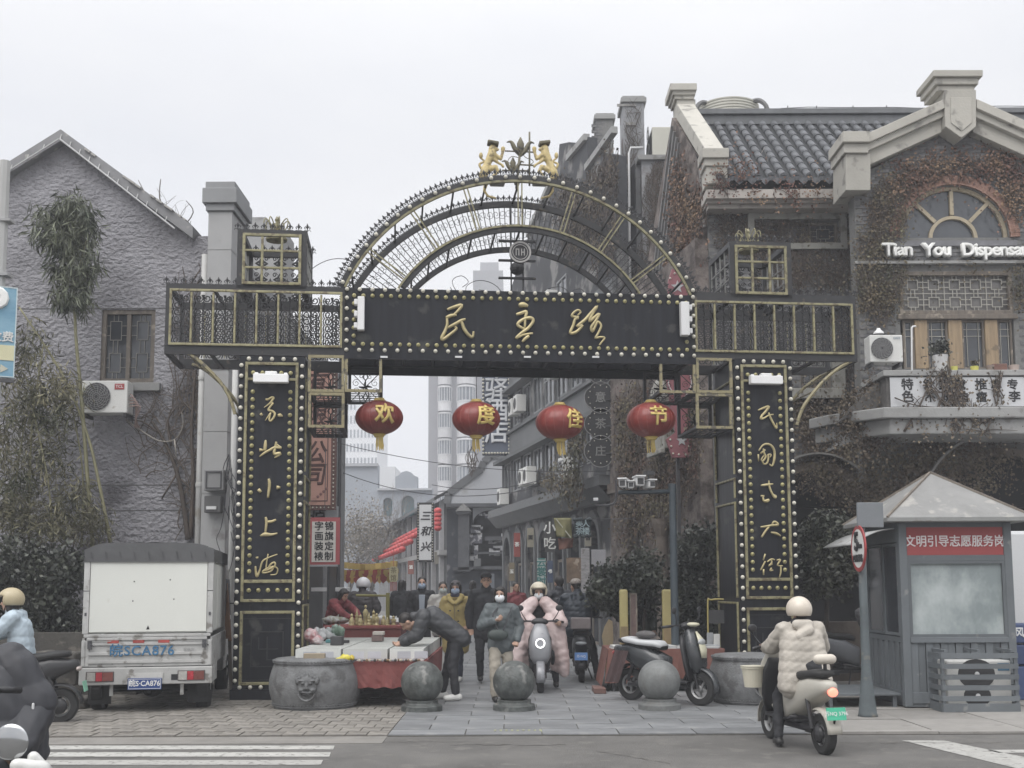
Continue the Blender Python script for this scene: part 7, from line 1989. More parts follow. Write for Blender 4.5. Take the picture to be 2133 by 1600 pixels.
b.build('hip_ridge',mat('rust_brown',(.19,.165,.14),.9,.3,9),kk)
# side awning
b =MB(); A =[]
for i in range(9):
    t_ =i/8; A.append((-.02 -.55*t_,zt_k -.28 +.20*math.cos(t_*PI/2)))
vs =[(x,.1,z) for x,z in A] +[(x,DK -.1,z) for x,z in A]; b.add(vs,[(i,i +1,10 +i,9 +i) for i in range(8)]); o =b.build('side_awning',mat('awning_grey',(.36,.365,.36),.6,.1,4,wear=((.22,.21,.2),.6,6)),kk,smooth=True)
s_ =o.modifiers.new('t','SOLIDIFY'); s_.thickness =.015
b =MB(); b.box(-.95,-.02,.1,DK -.1,.17,.20)
for x in (-.9,-.1):
    for y in (.15,DK -.2): b.box(x,x +.05,y,y +.05,.02,.17)
b.build('side_step',k_g,kk,bevel=.005)
# cage with outdoor unit
cg0 =gnd(1965,1487); cgx =cg0.x; 
cgw =(2122 -1965)*cg0.y/F; cgz =1.55 -(1362 -1218)*cg0.y/F; cgd =.5
ck =thing('slatted_cage','grey metal slatted cage standing in front of the kiosk around an outdoor unit','cage',(cgx,cg0.y,0.02))
for x in (0,cgw -.04):
    for y in (0,cgd -.04): MB().box(x,x +.04,y,y +.04,0,cgz).build('post',k_g,ck)
for i in range(6):
    z =.0 +(cgz -.07)*i/5; h =.10 if i == 0 else .06
    for (nm,a) in (('slat',(.0,cgw,-.012,-.001,z,z +h)),('slat',(.04,cgw -.04,cgd +.001,cgd +.012,z,z +h)),('slat',(-.012,-.001,.0,cgd,z,z +h)),('slat',(cgw +.001,cgw +.012,0,cgd,z,z +h))): MB().box(*a).build(nm,k_g,ck)
for i in range(3): x =.04 +(cgw -.12)*i/2; MB().box(x,x +.035,.0,cgd,cgz +.001,cgz +.03).build('top_bar',k_g,ck)
c =thing('air_conditioner','cream outdoor unit with two dark fans inside the slatted cage','air conditioner',(cgx +.1,cg0.y +.1,.06))
MB().box(0,.78,0,.3,0,.56).build('casing',MATS['ac_white'],c,bevel=.015)
for cxx,cz_,rr in ((.36,.40,.15),(.36,.14,.11)):
    b =MB(); b.lathe([(rr*1.5,-.012),(rr*1.5,0)],(0,0,0),24,Matrix.Rotation(PI/2,3,'X') @ Matrix.Diagonal((1,.8,1))); b.v =[(x +cxx,y -.003,z +cz_) for x,y,z in b.v]; b.build('fan_opening',MATS['fan_dark'],c)
    b =MB(); b.ell((cxx,-.02,cz_),.03,.01,.03); b.build('hub',wht,c)
MB().box(.62,.76,-.006,-.001,.44,.53).build('energy_label',mat('label_blue',(.08,.19,.30),.5),c)

# sign post with round speed sign
sp =gnd(1808,1497)
t =thing('sign_post','grey steel post with peeling base carrying the round five kilometre sign left of the kiosk','sign post',(sp.x,sp.y,0))
b =MB(); pz1 =atY(1808,1082,sp.y).z
b.lathe([(.115,0.02),(.105,.06),(.08,.3),(.056,.55),(.048,1.2),(.046,pz1)],(0,0,0),14); b.build('post',mat('post_bluegrey',(.09,.108,.115),.6,.2,6,wear=((.19,.18,.155),.58,5)),t,smooth=True)
b =MB(); b.box(.09,.2,.0,.02,.0,.05)
sg_ =thing('speed_sign','round white sign with red rim reading five kilometres, seen edge on beside the kiosk','road sign',(sp.x -.06,sp.y -.08,atY(1798,1143,sp.y).z),RAD(-90))
M_ =Matrix.Rotation(PI/2,3,'X')
b =MB(); b.lathe([(.27,-.008),(.27,.008)],(0,0,0),32,M_); b.build('rim_plate',mat('rim_red',(.33,.05,.05),.5),sg_)
b =MB(); b.lathe([(.225,-.004),(.225,.0)],(0,0,0),32,M_); b.v =[(x,y -.0095,z) for x,y,z in b.v]; b.build('face',mat('sign_face',(.62,.62,.60),.5),sg_)
text('5',.30,ink,sg_,(-.03,-.016,.07),.001,bold=.012); text('km',.10,ink,sg_,(.11,-.016,.03),.001,bold=.003); text('内部道路',.09,ink,sg_,(0,-.016,-.12),.001,bold=.004)
q0 =atY(1781,1100,sp.y); q1 =atY(1833,1048,sp.y)
MB().box(q0.x -sp.x,q1.x -sp.x,-.11,-.07,q0.z,q1.z).build('blank_plate',mat('blank_grey',(.20,.215,.23),.6,.1,4),t,bevel=.008)

# white vehicle and blue crates at the right edge
VP =Pl(0,16.2,0); va,vz1 =VP.at(2099,1106)
t =thing('parked_van','white van body just visible at the right edge behind the kiosk','van',(va,16.2,0))
MB().box(0,3.2,0,1.7,.75,vz1).build('body',mat('van_white',(.52,.53,.54),.35,.04,1),t,bevel=.05)
MB().box(.02,3.1,.02,1.6,.35,.748).build('skirt',rub,t); wheel(t,.5,.3,.3,.18,rimg); wheel(t,2.6,.3,.3,.18,rimg)
MB().box(.0,.03,.0,.2,.8,1.0).build('tail_light',lens[1],t)
for k,(ya,yb,lb) in enumerate(((1298,1340,'blue plastic crate stacked on top at the right edge behind the cage'),(1342,1385,'blue plastic crate under the top blue crate at the right edge'))):
    P_ =Pl(0,14.9,0); a,z1 =P_.at(2106,ya); _,z0 =P_.at(2106,yb); t =thing('plastic_crate',lb,'crate',(a,14.9,z0),0,'blue crates at the right edge')
    MB().box(0,.6,0,.4,0,z1 -z0 -.01).build('body',mat('crate_blue',(.045,.07,.16),.5,.1,4),t,bevel=.02)
    if k == 1:
        for zq in (0,): tt =thing('plastic_crate','blue plastic crate lowest at the right edge, mostly behind the cage','crate',(a,14.9,0.02),0,'blue crates at the right edge'); MB().box(0,.6,0,.4,0,z0 -.04).build('body',MATS['crate_blue'],tt,bevel=.02)
    else: text('风',.14,wht,t,(.10,-.004,(z1 -z0)*.5),.002,bold=.004)

# ================================================================ camera pole
cpY =16.6; cb_ =atY(1406,1300,cpY)
pole_m =mat('pole_bluegrey',(.05,.066,.078),.5,.15,5)
t =thing('camera_pole','blue grey pole with a horizontal arm carrying traffic cameras','pole',(cb_.x,cpY,0))
zt_p =atY(1403,1008,cpY).z; za =atY(1350,1024,cpY).z; xl =atY(1288,1024,cpY).x -cb_.x
b =MB(); b.lathe([(.12,.02),(.12,.05),(.062,.08),(.052,zt_p -.1),(.058,zt_p -.1),(.058,zt_p)],(0,0,0),16); b.build('post',pole_m,t,smooth=False)
MB().tube([(0,0,za),(xl,0,za -.01)],.032,10).build('arm',pole_m,t,smooth=True)
for i,(px,py,s_,lb) in enumerate(((1300,1008,1.0,'leftmost white traffic camera on the pole arm'),(1314,1010,.8,'small dark faced camera second from left on the pole arm'),(1330,1005,1.15,'large white hooded camera in the middle of the pole arm'),(1351,1009,.9,'rightmost white camera with a dark lamp above it on the pole arm'))):
    c =atY(px,py +6,cpY); tt =thing('traffic_camera',lb,'camera',(c.x,cpY,c.z),RAD(-15 +10*i),'traffic cameras on the pole arm')
    w =.055*s_; MB().box(-w,w,-.16,.14,-.02,.10*s_).build('housing',wht,tt,bevel=.02)
    b =MB(); b.box(-w*.75,w*.75,-.164,-.1605,.0,.08*s_); b.build('lens_face',MATS['fan_dark'],tt)
    MB().box(-w*1.2,w*1.2,-.2,.12,.10*s_ +.001,.115*s_ +.004).build('sun_hood',wht,tt); MB().tube([(0,0,-.02),(0,0,za -c.z +.03)],.015,5).build('bracket',pole_m,tt)
    if i == 3: MB().box(-.06,.06,-.1,.05,.18,.24).build('flash_lamp',MATS['fan_dark'],tt); MB().tube([(0,0,.1),(0,0,.19)],.012,5).build('stem',pole_m,tt)
t =thing('lamp_arm','small curved arm lamp with white tip above the shop fronts','lamp',(0,0,0))
q =catmull([atY(1283,1000,20),atY(1283,1040,20),atY(1270,1052,20),atY(1240,1052,20)],4); MB().tube(q,.02,6).build('arm',MATS['dark_metal'],t); a =atY(1241,1040,20); MB().cbox(a,.08,.08,.05).build('lamp_head',wht,t)

# parking sign on the left
LP =Pl(0,12.5,RAD(0)); c =atY(2,700,13.2)
t =thing('parking_pole','pale octagonal post at the far left edge holding the blue parking sign','pole',(c.x -.04,13.2,0))
b =MB(); b.lathe([(.075,0),(.07,2.5),(.062,atY(5,336,13.2).z)],(0,0,0),8); b.build('post',mat('post_pale',(.42,.42,.41),.6,.08,2),t)
b =MB()
for y in (462,575): z =atY(5,y,13.2).z; b.box(-.08,.12,-.08,.08,z -.01,z +.02)
b.build('clamp',MATS['grille_grey'],t)
s0 =atY(33,700,12.9); zt1 =atY(33,600,12.9).z; zb1 =atY(33,787,12.9).z
t =thing('parking_sign','blue and cream parking sign board with white letter and arrow at the left edge','sign',(s0.x,12.9,0),RAD(25)); 
MB().box(-1.1,0,0,.06,zb1,zt1).build('board',mat('sign_pale_blue',(.16,.32,.44),.5,.08,1,stretch=(1,1,3),col2=(.24,.40,.50)),t,bevel=.005)
b =MB(); rectframe(b,-1.1,0,zb1,zt1,.012,-.004,-.0005); b.build('edge',mat('edge_pale',(.5,.58,.6),.5),t)
MB().box(-1.08,-.012,-.008,-.001,zb1 +.2,zb1 +.38).build('cream_band',mat('cream_sign',(.52,.50,.33),.5,.05,3),t)
text('P',.62,wm,t,(-.26,-.01,zt1 -.26),.003,bold=.02); text('停车收费',.13,wm,t,(-.28,-.01,zb1 +.47),.002,bold=.003)
b =MB(); z =zb1 +.1; b.box(-.35,-.14,-.008,-.001,z -.015,z +.015); b.prism([(-.15,z -.05),(-.07,z),(-.15,z +.05)],-.0085,-.001); b.build('arrow',mat('arrow_cream',(.55,.54,.44),.5),t)
MB().box(-.9,.0,-.02,.02,zb1 -.06,zb1 -.02).build('bracket',MATS['dark_metal'],t)

# ================================================================ market stalls
TS =Pl(0,14.4,0)
ta,tb_ =TS.u(612),TS.u(885); tz =1.55 -(1374 -1219)*14.4/F
cloth_r =mat('stall_red_cloth',(.20,.06,.055),.85,.15,3,bump=.006,bscale=8)
t =thing('market_table','long market table under a dark red cloth behind the left stone drum','table',(ta,14.4,0)); WT =tb_ -ta; DT =3.4
MB().box(0,WT,0,DT,tz -.03,tz).build('table_top',wood,t)
for x in (.05,WT -.1):
    for y in (.08,DT -.1): MB().box(x,x +.05,y,y +.05,0.02,tz -.03).build('leg',MATS['dark_metal'],t)
t2 =thing('table_cloth','dark red cloth hanging from the front of the left market table','cloth',(ta,14.4,0)); b =MB(); vs =[]; n =40
zc0 =1.55 -(1427 -1219)*14.4/F
for j in range(7):
    for i in range(n +1):
        x =-.02 +(WT +.04)*i/n; vs.append((x,-.02 -.018*math.sin(i*.9)*j/6 -.02*random.random()*j/6,tz +.006 -(tz -zc0 +.01*math.sin(i*1.3))*j/6))
b.add(vs,[(j*(n +1) +i,j*(n +1) +i +1,(j +1)*(n +1) +i +1,(j +1)*(n +1) +i) for j in range(6) for i in range(n)])
vs =[]; 
for j in range(7):
    for i in range(21):
        y =-.02 +DT*i/20; vs.append((WT +.02 +.015*math.sin(i*1.2)*j/6,y,tz +.006 -(tz -zc0)*j/6))
b.add(vs,[(j*21 +i,j*21 +i +1,(j +1)*21 +i +1,(j +1)*21 +i) for j in range(6) for i in range(20)])
b.box(-.02,WT +.02,-.02,DT,tz +.0015,tz +.0075); o =b.build('cloth',cloth_r,t2,smooth=False)
tray_w =mat('tray_white',(.50,.51,.49),.55,.08,5); tray_in =mat('tray_in',(.33,.33,.30),.7,.4,16,wear=((.2,.17,.14),.6,14))
cols =[(ta +.02,ta +.60),(ta +.63,ta +1.20),(ta +1.23,tb_ -.02)]
nn =0
for j in range(9):
    for k,(xa,xb) in enumerate(cols):
        y =14.48 +j*.36; 
        if y > 17.7: continue
        W =xb -xa; tt =thing('display_tray','%s shallow white display tray in the %s column on the red market table' % (['front','second','third','fourth','fifth','sixth','seventh','eighth','rearmost'][j],['left','middle','right'][k]),'tray',(xa,y,tz +.008),0,'white display trays on the market table')
        hgt =.15; b =MB(); b.box(0,W,0,.012,0,hgt); b.box(0,W,.33,.342,0,hgt); b.box(0,.012,.0121,.329,0,hgt); b.box(W -.012,W,.0121,.329,0,hgt); b.box(.0121,W -.0121,.0121,.329,0,.012); b.build('tray_box',tray_w,tt)
        MB().box(.013,W -.013,.03,.32,.0121,hgt*.8).build('contents',tray_in,tt)
        for q in range(3): MB().box(.0,W,.06 +q*.1,.075 +q*.1,hgt*.8,hgt +.004).build('divider',tray_w,tt)
        if j == 0: 
            for q in range(2): MB().box(.1 +q*.22,.27 +q*.22,-.004,-.001,.03,.12).build('paper_label',mat('label_pale',(.42,.43,.46),.7,.1,6),tt)
def blob(name,label,cat,px,py,Y,size,m,n=7,z=None,group=None,seed=0):
    rnd =random.Random(seed +int(px)); c =atY(px,py,Y); t =thing(name,label,cat,(c.x,Y,c.z if z is None else z),0,group)
    b =MB()
    for i in range(n): b.ell((rnd.uniform(-.4,.4)*size[0],rnd.uniform(-.4,.4)*size[1],size[2]*rnd.uniform(.25,.7)),size[0]*rnd.uniform(.25,.45),size[1]*rnd.uniform(.25,.45),size[2]*rnd.uniform(.25,.35),8,6)
    b.cap((0,0,size[2]*.6),size[0]*.12,(size[0]*.1,0,size[2]),size[0]*.04,6)
    for i,v in enumerate(b.v): b.v[i] =(v[0] +rnd.gauss(0,.006),v[1] +rnd.gauss(0,.006),max(.001,v[2] +rnd.gauss(0,.006)))
    me =remesh(b,.012,1,'bag'); me.materials.append(m); obj('bag',me,t); return t
zt_ =tz +.165
pk =mat('bag_pink',(.48,.22,.23),.5,.2,12,col2=(.55,.5,.5)); gb =mat('bag_green',(.13,.22,.15),.5,.3,9,col2=(.3,.38,.33)); wb =mat('bag_white',(.5,.51,.51),.4,.15,9)
blob('plastic_bag','crumpled pink and white plastic bag nearest the left black pillar on the table','bag',655,1335,15.6,(.2,.2,.24),pk,z=zt_)
blob('plastic_bag','white plastic bag behind the pink bag on the market table','bag',672,1310,16.6,(.2,.2,.2),wb,z=zt_)
blob('plastic_bag','clear grey plastic bag between the white and green bags','bag',690,1310,16.8,(.16,.16,.22),mat('bag_clear',(.33,.36,.36),.35,.3,9),z=zt_)
blob('plastic_bag','green plastic bag on the market table','bag',706,1308,16.8,(.17,.16,.26),gb,z=zt_)
def lbox(name,label,cat,xa,xb,ya,yb,Y,dep,m,z=None,rz=0,extra=None):
    a =atY(xa,ya,Y); c =atY(xb,yb,Y); zb2 =c.z if z is None else z; t =thing(name,label,cat,(a.x,Y,zb2),rz); h =a.z -c.z
    MB().box(0,c.x -a.x,0,dep,0,h).build('body',m,t,bevel=min(.006,h*.2))
    if extra: MB().box(.004,c.x -a.x -.004,-.004,dep -.004,h +.0005,h +.006).build('cover',extra,t)
    return t
zf =tz +.008
lbox('cardboard_box','flat brown cardboard box on the front edge of the market table','box',632,676,1357,1374,14.32,.09,mat('cardboard',(.28,.235,.17),.85,.1,5),z=tz +.011)
blob('snack_packet','bright yellow packet lying at the front of the market table','packet',712,1372,14.33,(.2,.08,.09),mat('packet_yellow',(.55,.48,.06),.4,.2,12),z=tz +.011,n=6)
blob('snack_packet','small yellow packet just right of the bigger yellow packet','packet',732,1372,14.34,(.09,.07,.08),mat('packet_amber',(.52,.40,.05),.4,.2,12),z=tz +.011,n=4)
lbox('tablet','dark folded display stand near the bags on the table','display stand',688,712,1322,1340,15.3,.2,MATS['fan_dark'],z=zt_)
lbox('book','turquoise book in front of the green bag','book',678,704,1313,1319,16.0,.2,mat('book_teal',(.10,.28,.30),.5),z=zt_)
lbox('book','lower book of the pair standing on the trays, brown with pale edges','book',774,796,1312,1324,16.3,.22,mat('book_brown',(.18,.13,.12),.6),z=zt_)
lbox('book','upper pale book of the pair on the trays','book',776,799,1303,1310,16.34,.18,mat('book_pale',(.45,.42,.38),.6),z=zt_ +.09)
lbox('knife_case','long dark case lying right of the bags','case',708,727,1318,1324,15.9,.06,MATS['fan_dark'],z=zt_)
random.seed(21)
itm =[mat('item_brown',(.18,.12,.07),.6),mat('item_bone',(.42,.38,.3),.6),mat('item_grey',(.22,.22,.23),.5),mat('item_dark',(.05,.045,.04),.5)]
nmz =['small carved antique of bone','small flat grey token','little dark carved piece','small brown wooden trinket']
pos_w =['beside the yellow packets','just right of the packets','in the middle of the front edge','past the middle of the front edge','near the right end of the row','at the right end of the row']
for i in range(24):
    px =748 +i*5.4; c =atY(px,1374,14.33); k =i % 4
    o_ =MB(); o_.ell((0,0,.012),random.uniform(.012,.026),random.uniform(.012,.03),random.uniform(.012,.022),8,5)
    o =o_.build('trinket',itm[(1,2,3,0)[k]],None); o.location =(c.x,14.33 +random.uniform(-.01,.05),tz +.012); tag(o,nmz[k] +' ' +pos_w[i // 4] +' of the market table','trinket','small antiques along the front of the table')
# second table with gold figures
T2 =Pl(0,18.9,0); xa2,xb2 =T2.u(676),T2.u(838); t2z =1.55 -(1300 -1219)*18.9/F
t =thing('market_table','smaller dark red table crowded with golden statuettes behind the white trays','table',(xa2,18.9,0))
MB().box(0,xb2 -xa2,0,1.0,t2z -.06,t2z).build('table_top',cloth_r,t,bevel=.015); MB().box(.02,xb2 -xa2 -.02,.02,.98,.15,t2z -.061).build('skirt',cloth_r,t)
for i,(px,h,kind) in enumerate(((732,.2,0),(741,.28,1),(750,.18,0),(759,.36,2),(768,.22,1),(776,.26,0),(784,.2,2),(797,.16,0),(806,.14,1),(818,.15,2))):
    c =T2.u(px); tt =thing('statuette',['short golden seated figure leftmost in the row','slim golden pagoda second in the row','small golden seated figure left of the tallest one','tallest golden standing figure on the statuette table','golden pagoda right of the tallest figure','golden seated figure in the middle right of the row','small golden standing figure before the white bags','low golden figure left of the yellow post','low golden pagoda next to the yellow post','low golden standing piece at the right end'][i],'statuette',(c,18.98 +.1*(i % 2),t2z),0,'golden statuettes')
    b =MB()
    if kind == 0: b.lathe([(.05,0),(.055,.02),(.04,.03),(.05,.05),(.045,h*.4),(.03,h*.6),(.022,h*.7)],(0,0,0),10); b.ell((0,0,h*.82),.026,.026,.032,10,6); b.ell((0,0,h*.96),.01,.01,.015,6,4)
    elif kind == 1: b.lathe([(.045,0),(.045,h*.15),(.03,h*.2),(.04,h*.3),(.04,h*.4),(.025,h*.45),(.033,h*.52),(.033,h*.6),(.018,h*.66),(.025,h*.72),(.01,h*.8),(.004,h)],(0,0,0),8)
    else: b.lathe([(.05,0),(.05,.015),(.03,.025),(.035,h*.3),(.042,h*.55),(.035,h*.7),(.012,h*.78)],(0,0,0),10); b.ell((0,0,h*.87),.024,.024,.03,10,6); b.cap((-.035,0,h*.62),.012,(-.02,-.03,h*.45),.01,6); b.cap((.035,0,h*.62),.012,(.02,-.03,h*.45),.01,6)
    b.build('figure',gold2,tt,smooth=True)
blob('plastic_bag','white plastic bags heaped right of the statuettes','bag',790,1290,19.4,(.35,.2,.16),wb,z=t2z)
blob('plastic_bag','whitish plastic bag at the right end of the statuette table','bag',822,1290,19.5,(.28,.2,.14),wb,z=t2z)
blob('plastic_bag','yellow and grey bundle at the left end of the statuette table','bag',700,1290,19.2,(.35,.2,.17),mat('bundle_mix',(.28,.26,.15),.6,.5,12,col2=(.35,.36,.36)),z=t2z)
a =atY(808,1235,19.3); t =thing('yellow_post','olive yellow upright post with a bent cross bar behind the statuettes','post',(a.x,19.3,0)); oy =mat('olive_yellow',(.20,.19,.06),.6,.15,6)
b =MB(); b.tube([(0,0,.02),(0,0,a.z)],.035,8); b.build('post',oy,t); b =MB(); b.tube([(-.55,0,atY(770,1240,19.3).z),(0,0,a.z -.05)],.02,6); b.build('cross_bar',oy,t)
# white lit counter strip behind vendors
for xa,xb,lb in ((648,672,'white counter edge left of the vendor in maroon'),(698,722,'white counter edge between the two vendors')):
    lbox('counter',lb,'counter',xa,xb,1224,1232,22.0,.5,wht)

# right stall
P5 =Pl(0,16.3,0); a5,b5 =P5.u(1268),P5.u(1503); z5 =1.55 -(1350 -1218)*16.3/F
cl_b =mat('stall_brown_cloth',(.17,.075,.06),.85,.2,4,bump=.006,bscale=9)
t =thing('market_table','low table with brownish red cloth and papers behind the parked black scooter','table',(a5,16.3,0))
MB().box(0,b5 -a5,0,1.1,z5 -.03,z5).build('table_top',wood,t)
for x in (.04,b5 -a5 -.08): MB().box(x,x +.04,.05,.09,.02,z5 -.03).build('leg',MATS['dark_metal'],t); MB().box(x,x +.04,1.0,1.04,.02,z5 -.03).build('leg',MATS['dark_metal'],t)
t =thing('table_cloth','brownish red pleated cloth around the right market table','cloth',(a5,16.3,0)); b =MB(); vs =[]; n =60
for j in range(6):
    for i in range(n +1): vs.append((-.02 +(b5 -a5 +.04)*i/n -.06*j/5*(i < 3),-.02 -.02*math.sin(i*1.1)*j/5,z5 +.006 -(z5 -.14)*j/5))
b.add(vs,[(j*(n +1) +i,j*(n +1) +i +1,(j +1)*(n +1) +i +1,(j +1)*(n +1) +i) for j in range(5) for i in range(n)])
vs =[]
for j in range(6):
    for i in range(16): vs.append((-.02 -.10*j/5 -.02*math.sin(i*1.7)*j/5,-.02 +1.12*i/15,z5 +.006 -(z5 -.10)*j/5))
b.add(vs,[(j*16 +i,j*16 +i +1,(j +1)*16 +i +1,(j +1)*16 +i) for j in range(5) for i in range(15)])
b.box(-.02,b5 -a5 +.02,-.02,1.1,z5 +.001,z5 +.007); b.build('cloth',cl_b,t)
random.seed(5)
pl_w =mat('paper_white',(.52,.52,.50),.7,.1,6); pl_g =mat('paper_grey',(.30,.31,.32),.7,.2,6)
for i,px in enumerate((1290,1312,1336,1362,1392,1420,1452,1480)):
    c =P5.u(px); tt =thing('paper_stack',['leftmost stack of old papers on the right table','second stack of papers from the left on the right table','wide white papers behind the scooter seat','grey magazines behind the scooter','white sheets left of the scooter handlebar','papers under the scooter handlebar','white papers right of the scooter handlebar','paper pile next to the right black pillar'][i],'papers',(c,16.55,z5 +.008),random.uniform(-.2,.2),'papers laid out on the right table')
    for q in range(3): MB().box(-.12 +q*.01,.12 +q*.01,-.2 +q*.02,.15 +q*.02,q*.014,q*.014 +.013).build('sheet_pile',(pl_w,pl_g)[(q +i) % 2],tt)
yw =mat('yellow_board',(.36,.31,.14),.7,.12,4,wear=((.24,.18,.1),.6,5))
for xa,xb,lb in ((1290,1308,'narrow yellow board standing left of the framed picture'),(1379,1403,'wide yellow board standing just left of the camera pole')):
    a =atY(xa,1228,17.2); c =atY(xb,1228,17.2); t =thing('yellow_board',lb,'board',(a.x,17.2,0),0); MB().box(0,c.x -a.x,0,.08,.02,a.z).build('panel',yw,t,bevel=.03)
    MB().box(.01,c.x -a.x -.01,-.006,-.001,.3,a.z*.62).build('lower_panel',mat('board_tan',(.22,.17,.09),.8,.2,6),t)
a =atY(1311,1236,17.3); c =atY(1328,1330,17.3); t =thing('framed_picture','dark wooden framed picture leaning right of the narrow yellow board','picture',(a.x,17.3,c.z)); f =MB(); rectframe(f,0,c.x -a.x,0,a.z -c.z,.02,-.02,.02); f.build('frame',wood,t); MB().box(.02,c.x -a.x -.02,0,.01,.02,a.z -c.z -.02).build('picture',mat('picture_dark',(.13,.09,.08),.6,.5,8,wear=((.3,.27,.24),.62,7)),t)
for lx in (0,c.x -a.x -.02): MB().box(lx,lx +.02,.0,.02,-(c.z) +.02,-.001).build('leg',wood,t)
a =atY(1474,1250,16.9); c =atY(1500,1340,16.9); t =thing('folding_chair','yellow framed chair back beside the right black pillar','chair',(a.x,16.9,0)); q =[(0,0,.02),(0,0,a.z -.1),(.05,0,a.z),(.28,0,a.z),(.33,0,a.z -.1),(.33,0,.02)]
MB().tube(catmull(q,4),.014,6).build('frame',mat('chair_yellow',(.40,.33,.12),.5),t,smooth=True); MB().box(.01,.32,-.01,.01,a.z -.35,a.z -.15).build('backrest',MATS['fan_dark'],t); MB().box(.01,.32,-.3,.0,.42,.45).build('seat',MATS['fan_dark'],t); MB().box(.01,.32,-.3,-.28,.02,.42).build('leg',MATS['dark_metal'],t)
lbox('photo_print','black and white photograph propped at the right end of the table','photograph',1472,1486,1312,1342,16.7,.01,pl_g,z=z5 +.008); lbox('photo_print','pale print leaning against the right black pillar','photograph',1486,1500,1318,1346,16.6,.01,pl_w,z=z5 +.008)
a =atY(1264,1290,17.6); t =thing('wooden_easel','pale wooden paddle shaped board standing among the goods left of the right table','board',(a.x,17.6,0)); q =MB(); q.prism([(-.03,.02),(.05,.02),(.06,.5),(.10,.7),(.09,a.z -.03),(.03,a.z),(-.04,a.z -.12),(-.08,.75),(-.04,.5)],0,.04); q.build('paddle',mat('pale_plank',(.30,.24,.15),.8,.2,6),t)
lbox('goods_tray','low tray of second hand goods on the ground beside the right table','tray',1237,1262,1385,1396,16.0,.5,mat('tray_rust',(.16,.09,.075),.8),z=.022)
random.seed(8)
for i in range(14):
    c =gnd(1238 +(i*37) % 40,1388 +(i*7) % 8); o =MB().ell((0,0,.03),random.uniform(.02,.06),random.uniform(.02,.06),random.uniform(.02,.05),7,5).build('bric_a_brac',itm[i % 4]); o.location =(c.x,c.y,.05 +.035*(i % 3)); tag(o,['small brown oddment','small bone coloured oddment','small grey oddment','small dark oddment'][i % 4] +' piled on the low tray beside the right table','oddment','second hand oddments on the low tray')
# ================================================================ people
skin =mat('skin',(.42,.27,.20),.55,.08,12,spec=.4)
hair_m =mat('black_hair',(.018,.015,.014),.55,.3,30,bump=.004,bscale=40,stretch=(1,1,.3))
eye_m =mat('eye_dark',(.02,.015,.012),.3)
lip_m =mat('lip',(.28,.11,.09),.5)
def fabric(name,col,var=.22,bump=.016,bs=10,rough=.8,**k): return mat(name,col,rough,var,4,bump=bump,bscale=bs,**k)
STD =dict(pel=(0,0,.93),chest=(0,0,1.25),neck=(0,.01,1.43),head=(0,-.01,1.575),shL=(.18,0,1.37),shR=(-.18,0,1.37),elL=(.25,.02,1.10),elR=(-.25,.02,1.10),wrL=(.24,-.07,.86),wrR=(-.24,-.07,.86),
           hipL=(.09,0,.90),hipR=(-.09,0,.90),knL=(.10,-.02,.49),knR=(-.10,-.02,.49),anL=(.10,.02,.09),anR=(-.10,.02,.09))
def hand(b,w,d,side,s,curl=.6):
    d =Vector(d).normalized(); w =Vector(w); sd =Vector((side,0,0)); sd =(sd -d*sd.dot(d))
    if sd.length < .1: sd =Vector((0,side,0)); sd =sd -d*sd.dot(d)
    sd.normalize(); pal =d.cross(sd)*side
    k =w +d*.085*s
    b.cap(w,.026*s,k,.034*s,8); b.cap(w +sd*.018*s,.02*s,k +sd*.022*s,.02*s,6); b.cap(w -sd*.018*s,.02*s,k -sd*.022*s,.02*s,6)
    for i,(o,L) in enumerate(((-.033,.062),(-.011,.075),(.011,.072),(.032,.055))):
        p =k +sd*o*s; q =p +(d*math.cos(curl) +pal*math.sin(curl))*L*.5*s; r =q +(d*math.cos(curl*2.2) +pal*math.sin(curl*2.2))*L*.5*s
        b.cap(p,.0105*s,q,.010*s,6); b.cap(q,.010*s,r,.0085*s,6)
    p =w +d*.03*s -sd*.03*s; q =p +(d*.8 -sd*.7).normalized()*.04*s; b.cap(p,.013*s,q,.011*s,6); b.cap(q,.011*s,q +(d*.9 +pal*.5).normalized()*.03*s,.009*s,6)
def shell(c,rx,ry,rz,keep,mtx=None,n=28,m=18):
    b =MB(); vs =[]; D =[]
    for j in range(m +1):
        a =PI*j/m
        for i in range(n): t =2*PI*i/n; D.append((math.sin(a)*math.cos(t),math.sin(a)*math.sin(t),math.cos(a)))
    fs =[(j*n +i,j*n +(i +1) % n,(j +1)*n +(i +1) % n,(j +1)*n +i) for j in range(m) for i in range(n)]
    fs =[f for f in fs if all(keep(*D[q]) for q in f)]
    vs =[Vector((x*rx,y*ry,z*rz)) for x,y,z in D]
    if mtx: vs =[mtx @ v for v in vs]
    vs =[v +Vector(c) for v in vs]
    used =sorted(set(q for f in fs for q in f)); mp ={q: i for i,q in enumerate(used)}
    b.add([vs[q] for q in used],[tuple(mp[q] for q in f) for f in fs]); return b
